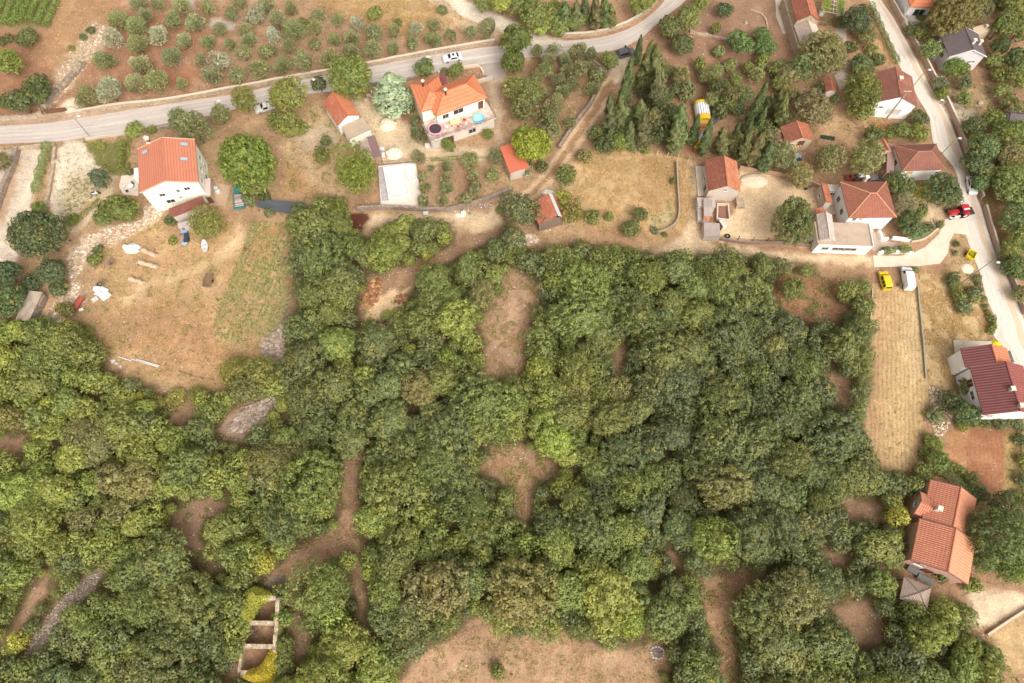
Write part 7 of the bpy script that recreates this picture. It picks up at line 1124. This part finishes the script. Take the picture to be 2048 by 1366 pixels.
# junk row by the outbuilding
for px, py, w_, d_, h_, col, lab in ((369, 463, 1.3, .9, .6, c(150, 176, 216), 'pale blue tarpaulin bundle by the grey outbuilding'), (364, 474, 1.0, 1.4, .3, c(176, 148, 128), 'stack of old boards between two blue bundles'), (369, 487, 1.4, .7, .4, c(168, 190, 206), 'blue-grey sheet at the lower end of the junk row')):
    s_ = MB(); o = empty('bundle', pix(px, py), .2, label=lab, cat='bundle'); s_.lump(0, 0, 0, w_ / 2 + .1, d_ / 2 + .1, h_, int(px), .2, 9, 4); s_.build('cover', plain(col, .1, 2, .6), o); MB().box(0, 0, -.02, w_, d_, .1).build('pallet', WOODG, o)
g, r_ = at(375, 478, 0, (374, 492)); o = empty('cart', g, r_, label='dark blue hand cart standing beside the board stack', cat='cart'); MB().box(0, 0, .4, 2.0, .8, .35).build('tray', plain(c(64, 72, 88), .1), o); [MB().tube((.3, s_ * .42, .3), (.3, s_ * .52, .3), .3, n=12).build('wheel', TYRE, o) for s_ in (-1, 1)]
for px, py, lab in ((433, 380, 'upper one of two white boxes beside the annex'), (437, 386, 'lower one of two white boxes beside the annex'), (765, 301, 'white tub beside the brown flat shelter'), (766, 312, 'white plastic bin below the brown flat shelter'), (294, 279, 'white box by the road behind the salmon roofed house'), (1641, 29, 'white hive box below the vine pergola'), (1586, 85, 'white hive box by the stone side wing'), (855, 294, 'white gas bottle at the terrace corner'), (927, 429, 'white stone block on the path'), (852, 430, 'small white block on the dirt path')):
    o = empty('box', pix(px, py), random.uniform(-.3, .3), label=lab, cat='box'); MB().box(0, 0, 0, .95, .75, .7).build('casing', paint(c(248, 242, 236), .5), o); MB().box(0, 0, .703, 1.0, .8, .08).build('lid', paint(c(240, 232, 226), .5), o)
# garden set of the patio
o = empty('garden_table', pix(264, 376), 0, label='round white garden table on the pale patio', cat='table'); MB().tube((0, 0, .7), (0, 0, .75), .6, .6, 20).build('tabletop', PW, o); MB().tube((0, 0, 0), (0, 0, .7), .06, n=8).build('leg', PW, o)
def chair(px, py, rz, col, lab, z=0, grp=None):
    g = pix(px, py, z); o = empty('garden_chair', g, rz, label=lab, cat='chair', group=grp); m = plain(col, .05, 3, .5); MB().box(0, 0, .42, .48, .48, .05).build('seat', m, o); MB().box(-.24, 0, .45, .06, .48, .5).build('backrest', m, o)
    for a in (-1, 1):
        for b in (-1, 1): MB().box(a * .2, b * .2, 0, .05, .05, .42).build('leg', m, o)
for px, py, rz, col, lab in ((256, 384, .8, c(60, 56, 54), 'black garden chair below the round white table'), (272, 382, 2.2, c(240, 236, 230), 'white garden chair right of the round white table'), (249, 374, 0, c(250, 246, 240), 'white garden chair left of the round white table'), (267, 370, -1.6, c(120, 108, 100), 'dark chair above the round white table')): chair(px, py, rz, col, lab)
# terrace things (floor 3.15 m)
TZ = 3.15
o = empty('trampoline', pix(871, 262, TZ), 0, label='round black trampoline with pink padded rim on the terrace', cat='trampoline'); MB().ring(0, 0, .75, 1.45, .17, 32, 8).build('rim_pad', plain(c(240, 168, 190), .05, 2, .6), o, True); MB().tube((0, 0, .72), (0, 0, .75), 1.3, 1.3, 32).build('mat', plain(c(80, 68, 70), .1, 3), o); [MB().tube((1.4 * math.cos(a), 1.4 * math.sin(a), 0), (1.4 * math.cos(a), 1.4 * math.sin(a), .7), .04, n=6).build('leg', IRON, o) for a in np.arange(0, 6.2, 1.047)]
o = empty('paddling_pool', pix(957, 238, TZ), 0, label='round light blue inflatable paddling pool on the terrace', cat='paddling pool'); MB().ring(0, 0, .22, 1.15, .22, 28, 8).build('pool_ring', plain(c(140, 216, 236), .04, 2, .35), o, True); MB().tube((0, 0, .05), (0, 0, .2), 1.05, 1.05, 28).build('water', paint(c(186, 232, 244), .05), o)
o = empty('garden_table', pix(911, 248, TZ), math.radians(20), label='rectangular cream table on the terrace', cat='table'); MB().box(0, 0, .7, 2.2, 1.1, .06).build('tabletop', plain(c(244, 222, 170), .04), o); [MB().box(a * .95, b * .45, 0, .08, .08, .7).build('leg', WOODG, o) for a in (-1, 1) for b in (-1, 1)]
chair(930, 242, .6, c(226, 60, 48), 'bright red folding chair on the terrace', TZ); chair(927, 251, 2.4, c(246, 170, 170), 'pink chair beside the red folding chair', TZ); chair(940, 247, 1.2, c(246, 200, 196), 'pale pink chair near the paddling pool', TZ); chair(893, 256, .3, c(250, 248, 244), 'white chair beside the trampoline', TZ); chair(917, 255, 1.5, c(190, 110, 90), 'brown chair below the cream table', TZ)
# concrete pool
P0 = pix(803, 375); o = empty('swimming_pool', P0, 0, label='empty white concrete swimming pool with a small side basin', cat='swimming pool')
def rel(a, b, z=0): q = pix(a, b, z) - P0; return (q[0], q[1])
mb = MB(); mb.prism([rel(757, 335), rel(832, 327), rel(847, 417), rel(763, 420)], -.1, .55); mb.build('deck', plain(c(244, 226, 206), .05, .6, .85, .2, c(228, 204, 180), .4), o); mb = MB(); mb.prism([rel(757, 338), rel(768, 337), rel(778, 404), rel(764, 405)], .553, .57); mb.build('cobble_paving', stone(c(226, 214, 208), c(196, 182, 180), c(170, 154, 150), 2.4), o)
WP = plain(c(252, 248, 240), .02, .6, .6, .2); IN = plain(c(250, 240, 226), .04, .8, .7, .2, c(236, 216, 192), .4)
def basin(c4, name):
    q = [rel(*p) for p in c4]; cx = sum(p[0] for p in q) / 4; cy = sum(p[1] for p in q) / 4; inn = [(cx + (p[0] - cx) * .86, cy + (p[1] - cy) * .9) for p in q]; mb = MB()
    for i in range(4): j = (i + 1) % 4; a, b, d, e = q[i], q[j], inn[j], inn[i]; ring = [a, b, d, e]; mb.hexa([(*p, .56) for p in ring], [(*p, 1.0) for p in ring])
    ob = mb.build(name, WP, o); mb = MB(); mb.prism(inn, .56, .6); mb.build('basin_floor', IN, ob)
basin([(767, 340), (811, 334), (822, 395), (779, 404)][::-1], 'basin'); basin([(812, 335), (831, 333), (836, 365), (818, 368)][::-1], 'side_basin')
# yellow-white striped tent, second one
for (px, py), (hx, hy), lab, L_, W_ in (((1402, 232), (1399, 215), 'yellow and white striped tent among the dark conifers', 5.2, 3.3), ((1403, 288), (1410, 275), 'orange and white striped tent half hidden behind a cypress', 4.5, 2.4)):
    g, r_ = at(px, py, 0, (hx, hy)); o = empty('tent', g, r_, label=lab, cat='tent'); yl = plain(c(244, 196, 56), .05, 1, .6); mats = [yl, plain(c(252, 250, 248), .03, 1, .6), plain(c(120, 110, 116), .05)]; mb = MB(); n = 13; H2 = 2.4
    for i in range(n):
        y0, y1 = -W_ / 2 + W_ * i / n, -W_ / 2 + W_ * (i + 1) / n; zf = lambda y: 1.2 + H2 * .5 * math.sqrt(max(0, 1 - (2 * y / W_) ** 2)); m = 1 if i % 2 == 0 else 1
        for x0, x1, mm in ((-L_ / 2, -L_ * .22, 0), (-L_ * .22, L_ * .36, 1), (L_ * .36, L_ / 2, 0)): mb.face([(x0, y0, zf(y0)), (x1, y0, zf(y0)), (x1, y1, zf(y1)), (x0, y1, zf(y1))], mi=mm)
        if 0 < i < n and i % 2: mb.hexa([(-L_ * .22, y0 - .05, zf(y0) + .005), (L_ * .36, y0 - .05, zf(y0) + .005), (L_ * .36, y0 + .05, zf(y0) + .005), (-L_ * .22, y0 + .05, zf(y0) + .005)], [(-L_ * .22, y0 - .05, zf(y0) + .02), (L_ * .36, y0 - .05, zf(y0) + .02), (L_ * .36, y0 + .05, zf(y0) + .02), (-L_ * .22, y0 + .05, zf(y0) + .02)], 2)
    mb.build('canopy', mats, o); mb = MB(); mb.box(0, 0, 0, L_ * .96, W_ * .92, 1.15); mb.build('side_wall', plain(c(230, 190, 80), .05), o); MB().box(-L_ / 2 - .35, 0, 0, .8, W_ * .8, .5).build('porch_deck', plain(c(160, 112, 76), .1), o)
# yellow cart by the street, yellow bin, wooden trailer, slide
g, r_ = at(1938, 513, 0, (1942, 505)); o = empty('cart', g, r_, label='bright yellow box cart at the edge of the street', cat='cart'); mb = MB(); [mb.box(0, s_ * .75, .45, 1.9, .12, .6) for s_ in (-1, 1)]; [mb.box(s_ * .95, 0, .45, .12, 1.38, .6) for s_ in (-1, 1)]; mb.box(0, 0, .4, 1.8, 1.4, .1); mb.build('tray', paint(c(240, 214, 30), .4), o); MB().box(.2, 0, .5, .7, .8, .4).build('engine', plain(c(150, 140, 60), .1), o); [MB().tube((0, s_ * .8, .3), (0, s_ * .98, .3), .3, n=12).build('wheel', TYRE, o) for s_ in (-1, 1)]
o = empty('tarpaulin', pix(1990, 688), -.4, label='crumpled bright yellow tarpaulin at the street corner of the maroon house', cat='tarpaulin'); MB().lump(0, 0, 0, 1.1, .55, .8, 3, .2, 9, 4).build('sheet', plain(c(246, 236, 40), .05, 2, .5), o); MB().box(.4, 0, -.02, .8, .5, .1).build('pallet', WOODG, o)
g, r_ = at(1607, 373, 0, (1618, 372)); o = empty('trailer', g, r_, label='weathered brown box trailer at the right of the sandy yard', cat='trailer'); MB().box(0, 0, .5, 2.8, 1.5, .6).build('box_body', plain(c(130, 98, 88), .2, 3), o); MB().box(-1.9, 0, .5, 1.0, .1, .1).build('drawbar', IRON, o); [MB().tube((.2, s_ * .78, .35), (.2, s_ * .95, .35), .35, n=12).build('wheel', TYRE, o) for s_ in (-1, 1)]
g, r_ = at(1785, 266, 0, (1781, 253)); o = empty('slide', g, r_, label='dark green covered garden swing beside the white gabled house', cat='garden swing'); mb = MB(); mb.hexa([(-1.2, -.5, 1.7), (1.2, -.5, 1.7), (1.2, .5, 1.9), (-1.2, .5, 1.9)], [(-1.2, -.5, 1.75), (1.2, -.5, 1.75), (1.2, .5, 1.95), (-1.2, .5, 1.95)]); mb.build('canopy', plain(c(58, 92, 76), .05), o); MB().box(0, 0, .45, 2.0, .5, .1).build('seat', plain(c(58, 92, 76), .05), o); [MB().tube((x, 0, 0), (x, 0, 1.8), .04, n=6).build('leg', IRON, o) for x in (-1.15, 1.15)]; o.name = 'garden_swing'
g, r_ = at(1655, 277, 0, (1668, 279)); o = empty('tarpaulin', g, r_, label='narrow dark green tarpaulin beside the small beige house', cat='tarpaulin'); MB().box(0, 0, .3, 2.9, .9, .12).build('sheet', plain(c(58, 78, 62), .06), o); MB().box(0, 0, 0, 2.6, .7, .3).build('pallet', WOODG, o)
o = empty('tarpaulin', pix(1443, 452), .5, label='white sheet pegged over the corner of the low slate-roofed shed', cat='tarpaulin'); mb = MB(); mb.hexa([(-.7, -1.0, 0), (.9, -.6, 0), (.5, 1.0, 0), (-.7, .9, 0)], [(-.7, -1.0, 1.6), (.9, -.5, .5), (.5, 1.0, .5), (-.7, .9, 1.6)]); mb.build('sheet', plain(c(250, 242, 230), .03, 1), o); MB().box(-.75, 0, 0, .08, 1.6, 1.5).build('frame', WOODG, o)
# vine pergola
g, r_ = at(1660, 18, 0, (1662, -5)); o = empty('pergola', g, r_, label='white pergola frame with green vines behind the stone house', cat='pergola'); mb = MB(); [mb.tube((-4, y, 2.3), (4, y, 2.3), .06, n=6) for y in (-2, 0, 2)]; [mb.tube((x, -2.4, 2.4), (x, 2.4, 2.4), .05, n=6) for x in np.arange(-4, 4.1, 1.3)]; mb.build('rail', TRIM, o); [MB().box(x, y, 0, .1, .1, 2.3).build('post', TRIM, o) for x in (-3.9, 0, 3.9) for y in (-2, 2)]; r = np.random.default_rng(4); n = 2600; Q = np.stack([r.uniform(-4, 2.2, n), np.where(r.random(n) < .5, r.normal(-1.6, .5, n), r.normal(1.6, .5, n)), r.uniform(2.3, 2.75, n)], 1); v = bpy.data.objects.new('vine', leaf_mesh('vine', [cards(Q, np.tile([[0, 0, 1.]], (n, 1)), .3, .7, np.stack([r.uniform(.2, .9, n), r.uniform(0, .8, n)], 1), r, .5)], LEAF)); COL.objects.link(v); v.parent = o; v.color = (*BRIGHT, 1)
# white pipes at the foot of the field, stone ring, red things, person
p, q = pix(238, 714), pix(318, 736); o = empty('pipe', p, 0, label='long white pipes lying at the foot of the dry field', cat='pipe'); d = Vector(q - p)
for k_, (a, b) in enumerate(((0, .33), (.3, .98), (.42, 1.0))): MB().tube(d * a + Vector((0, .25 * k_, .12)), d * b + Vector((0, .25 * k_ - .1, .12)), .1, n=8).build('pipe_length', paint(c(246, 244, 240), .4), o)
p, q = pix(222, 720), pix(240, 734); 
for i, (px, py) in enumerate(((226, 722), (232, 727), (241, 733))): heap(px, py, 5 - i, 4, .35, plain(c(236, 226, 218), .1, 3), 'stone', 'pale stone near the white pipes, ' + ['uppermost', 'middle', 'lowest'][i] + ' of three', 'stone', i + 3, .25, 7)
o = empty('red_drum', pix(759, 538), 0, label='red drum beside the cut path at the edge of the trees', cat='drum'); MB().tube((0, 0, 0), (0, 0, .9), .35, .35, 14).build('drum', paint(c(214, 84, 66), .5), o); MB().tube((0, 0, .9), (0, 0, .93), .3, .3, 14).build('lid', paint(c(190, 70, 56), .5), o)
o = empty('stone_ring', pix(1315, 1305), 0, label='fire pit ringed with white stones on the brown meadow', cat='fire pit'); r2 = random.Random(8); m = MB(); [m.lump(1.15 * math.cos(a) * r2.uniform(.9, 1.1), .9 * math.sin(a) * r2.uniform(.9, 1.1), 0, .22, .2, .25, int(a * 50), .3, 6, 3) for a in np.arange(0, 6.2, .45)]; m.build('stone_edge', plain(c(226, 214, 206), .1, 3), o); MB().lump(0, 0, -.03, .85, .65, .12, 3, .3, 9, 3).build('ash', plain(c(132, 118, 110), .35, 4), o)
heap(1320, 1300, 1, 1, .1, RB[0], 'stone', 'single stone by the fire pit', 'stone')
for px, py, rx, lab in ((732, 200, 7, 'flat grey boulder beside the wide light green tree'), (738, 192, 6, 'upright grey boulder beside the wide light green tree'), (1491, 47, 4, 'pale flat stone on the brown plot'), (115, 324, 7, 'pale boulder at the edge of the gravel drive'), (95, 404, 5, 'pale round boulder by the creeper hedge'), (94, 413, 5, 'lower pale boulder by the creeper hedge'), (1960, 207, 6, 'round pale stone in the garden beyond the street'), (1024, 1350, 2, 'small stone on the brown meadow')): heap(px, py, rx, rx * .7, .7, plain(c(206, 184, 162), .12, 2), 'boulder', lab, 'boulder', int(px), .2, 9)
# person working at the field edge
def person(px, py, rz):
    g = pix(px, py); o = empty('person', g, rz, label='person in a red top stooping at the edge of the weedy field', cat='person')
    def skin(name, pts, edges, rad, mat, parent):
        me = bpy.data.meshes.new(name); me.from_pydata(pts, edges, []); ob = bpy.data.objects.new(name, me); COL.objects.link(ob); ob.parent = parent; md = ob.modifiers.new('s', 'SKIN')
        for i, rr in enumerate(rad): me.skin_vertices[0].data[i].radius = (rr, rr)
        me.skin_vertices[0].data[0].use_root = True; ob.modifiers.new('u', 'SUBSURF').levels = 2; ob.modifiers['u'].render_levels = 2; me.materials.append(mat); return ob
    pts = [(0, 0, .92), (.16, 0, 1.15), (.36, 0, 1.34), (.46, 0, 1.42), (.56, 0, 1.5), (.6, 0, 1.6), (0, .11, .88), (.08, .13, .48), (-.02, .14, .06), (.16, .15, .02), (0, -.11, .88), (.1, -.13, .48), (0, -.15, .06), (.18, -.15, .02), (.34, .2, 1.33), (.42, .28, 1.05), (.6, .2, .85), (.66, .18, .8), (.34, -.2, 1.33), (.44, -.27, 1.05), (.62, -.16, .85), (.68, -.14, .8)]
    for s_ in (1, -1):
        for k_ in range(5): pts.append((.74 + .015 * (k_ == 2), s_ * (.16 + .022 * (k_ - 2)), .72 - .012 * (k_ % 3))) if k_ < 4 else pts.append((.66, s_ * .11, .76))
    ed = [(0, 1), (1, 2), (2, 3), (3, 4), (4, 5), (0, 6), (6, 7), (7, 8), (8, 9), (0, 10), (10, 11), (11, 12), (12, 13), (2, 14), (14, 15), (15, 16), (16, 17), (2, 18), (18, 19), (19, 20), (20, 21)] + [(17, 22 + i) for i in range(5)] + [(21, 27 + i) for i in range(5)]
    rad = [.15, .15, .15, .06, .1, .1, .1, .07, .05, .05, .1, .07, .05, .05, .07, .05, .04, .04, .07, .05, .04, .04] + [.01] * 10
    b = skin('body', pts, ed, rad, plain(c(206, 160, 130), .05), o)
    skin('shirt', [(.02, 0, .98), (.16, 0, 1.15), (.35, 0, 1.34), (.34, .2, 1.33), (.39, .26, 1.14), (.34, -.2, 1.33), (.4, -.26, 1.14)], [(0, 1), (1, 2), (2, 3), (3, 4), (2, 5), (5, 6)], [.17, .18, .18, .1, .075, .1, .075], plain(c(226, 70, 76), .05), o)
    skin('trousers', [(0, 0, .93), (0, .11, .86), (.08, .13, .48), (-.02, .14, .12), (0, -.11, .86), (.1, -.13, .48), (0, -.15, .12)], [(0, 1), (1, 2), (2, 3), (0, 4), (4, 5), (5, 6)], [.165, .125, .09, .07, .125, .09, .07], plain(c(60, 54, 58), .05), o)
    MB().lump(.58, 0, 1.58, .13, .12, .13, 2, .05, 10, 4).build('hair', plain(c(70, 52, 44), .05), o, True)
person(492, 503, -.5)
# dead grey brush and vine stakes
for i, (px, py, rr) in enumerate(((192, 528, 16), (222, 527, 15), (205, 565, 10), (1205, 590, 18), (1460, 620, 20), (1450, 665, 18), (530, 770, 14), (440, 885, 16), (90, 930, 16), (1280, 1200, 14), (200, 820, 16), (640, 770, 16), (625, 795, 14), (512, 1222, 14), (510, 1265, 14), (1215, 945, 15), (1010, 1165, 14), (1460, 1010, 14), (300, 940, 13), (55, 780, 14), (250, 1010, 13), (845, 945, 13), (975, 1105, 13), (1165, 700, 14), (1130, 1120, 13), (1360, 870, 12), (780, 650, 13), (1560, 690, 15), (720, 800, 13), (170, 1080, 13))):
    r2 = random.Random(i); mb = MB(); s_ = rr / ppm(px, py)
    zb = 2.4 if i > 14 else 0
    if zb: mb.tube((0, 0, -.1), (0, 0, zb + .6), .14, .08, 7)
    for k_ in range(34):
        a, e = r2.uniform(0, 6.283), r2.uniform(.15, 1.2); p = Vector((r2.uniform(-.3, .3) * s_, r2.uniform(-.3, .3) * s_, .05 + zb)); q = p + Vector((math.cos(a) * math.cos(e), math.sin(a) * math.cos(e), math.sin(e))) * s_ * r2.uniform(.6, 1.2); mb.tube(p, q, .04, .015, 4)
        for _ in range(2): t = r2.uniform(.4, .9); b_ = p.lerp(q, t); mb.tube(b_, b_ + Vector((r2.uniform(-1, 1), r2.uniform(-1, 1), r2.uniform(0, .6))) * s_ * .35, .02, .008, 4)
    ob = mb.build('dead_tree' if zb else 'dead_bush', plain(c(176, 150, 130), .2, 3), cat='dead tree' if zb else 'dead bush'); z = 0 if i < 5 or 11 < i < 15 else 2.6 if i > 14 else 1.2; ob.location = pix(px, py, z) * np.array([1, 1, 0]); AUTO.append((ob, 'leafless grey-brown dead tree' if zb else 'leafless grey-brown bush', px, py))
# ================================================================== LABELS of repeated plants
MARK = [('the white saloon car', 905, 119), ('the vineyard', 60, 20), ('the roadside gate', 115, 225), ('the pale yellow house', 340, 340), ('the long orange shed', 680, 220), ('the terrace house', 905, 200), ('the swimming pool', 800, 375), ('the silver pickup', 532, 219), ('the dark shade net', 565, 413), ('the boat', 410, 494), ('the three logs', 295, 535), ('the rusty red tank', 157, 606), ('the old stone shed', 58, 610), ('the creeper hedge', 88, 340), ('the lawn', 215, 310),
        ('the black estate car', 1251, 108), ('the road bend', 1240, 70), ('the gravel side track', 950, 30), ('the red hut', 1020, 320), ('the clay-tiled barn', 1090, 420), ('the dry meadow', 1260, 390), ('the farmhouse', 1445, 350), ('the sandy yard', 1540, 420), ('the striped tent', 1402, 230), ('the small beige house', 1600, 270), ('the old stone house', 1610, 40), ('the tiny red shed', 1660, 170), ('the white gabled house', 1785, 180), ('the slate-roofed house', 1925, 90), ('the brown-roofed house', 1840, 320), ('the red-roofed house', 1740, 400), ('the tractor', 1915, 428), ('the white van', 1811, 558), ('the yellow cart', 1938, 513), ('the maroon house', 1990, 770), ('the stubble field', 1790, 760), ('the ploughed plot', 1975, 920), ('the orange tiled house', 1885, 1060), ('the gazebo', 1830, 1175), ('the corner field', 2030, 1280),
        ('the ruin', 512, 1270), ('the cut path', 770, 600), ('the long clearing', 1020, 650), ('the small clearing', 1040, 950), ('the brown meadow', 1060, 1320), ('the fire pit', 1315, 1305), ('the forked clearing', 1450, 1200), ('the scree strip', 110, 1240), ('the leafy dirt gap', 390, 1060), ('the winding gap', 650, 1110), ('the weedy field', 520, 570), ('the white pipes', 280, 726), ('the square brown clearing', 1620, 600), ('the dark soil patch', 718, 445), ('the brown plot', 1480, 40), ('the street bend wall', 1990, 500)]
ORD = ['nearest', 'second', 'third', 'fourth', 'fifth', 'sixth', 'seventh', 'eighth', 'ninth', 'tenth', 'eleventh', 'twelfth', 'thirteenth', 'fourteenth', 'fifteenth', 'sixteenth', 'seventeenth', 'eighteenth', 'nineteenth', 'twentieth']
DIRS = ['to the right of', 'up and right of', 'above', 'up and left of', 'to the left of', 'down and left of', 'below', 'down and right of']
bins = {}
for ob, desc, px, py in AUTO:
    nm, mx, my = min(MARK, key=lambda m: math.hypot(px - m[1], py - m[2])); k = int(round(math.atan2(my - py, px - mx) / (math.pi / 4))) % 8; bins.setdefault((nm, k, ob.name.split('.')[0]), []).append((math.hypot(px - mx, py - my), ob, desc))
for (nm, k, kind), L in bins.items():
    L.sort(key=lambda q: q[0])
    for i, (d, ob, desc) in enumerate(L): ob['label'] = f'{desc}, ' + (f'{ORD[min(i, 19)]} one ' if len(L) > 1 else '') + f'{DIRS[k]} {nm}'
print('labels', len(AUTO), max(len(L) for L in bins.values()), 'wood', len(WOODY), len(REST))
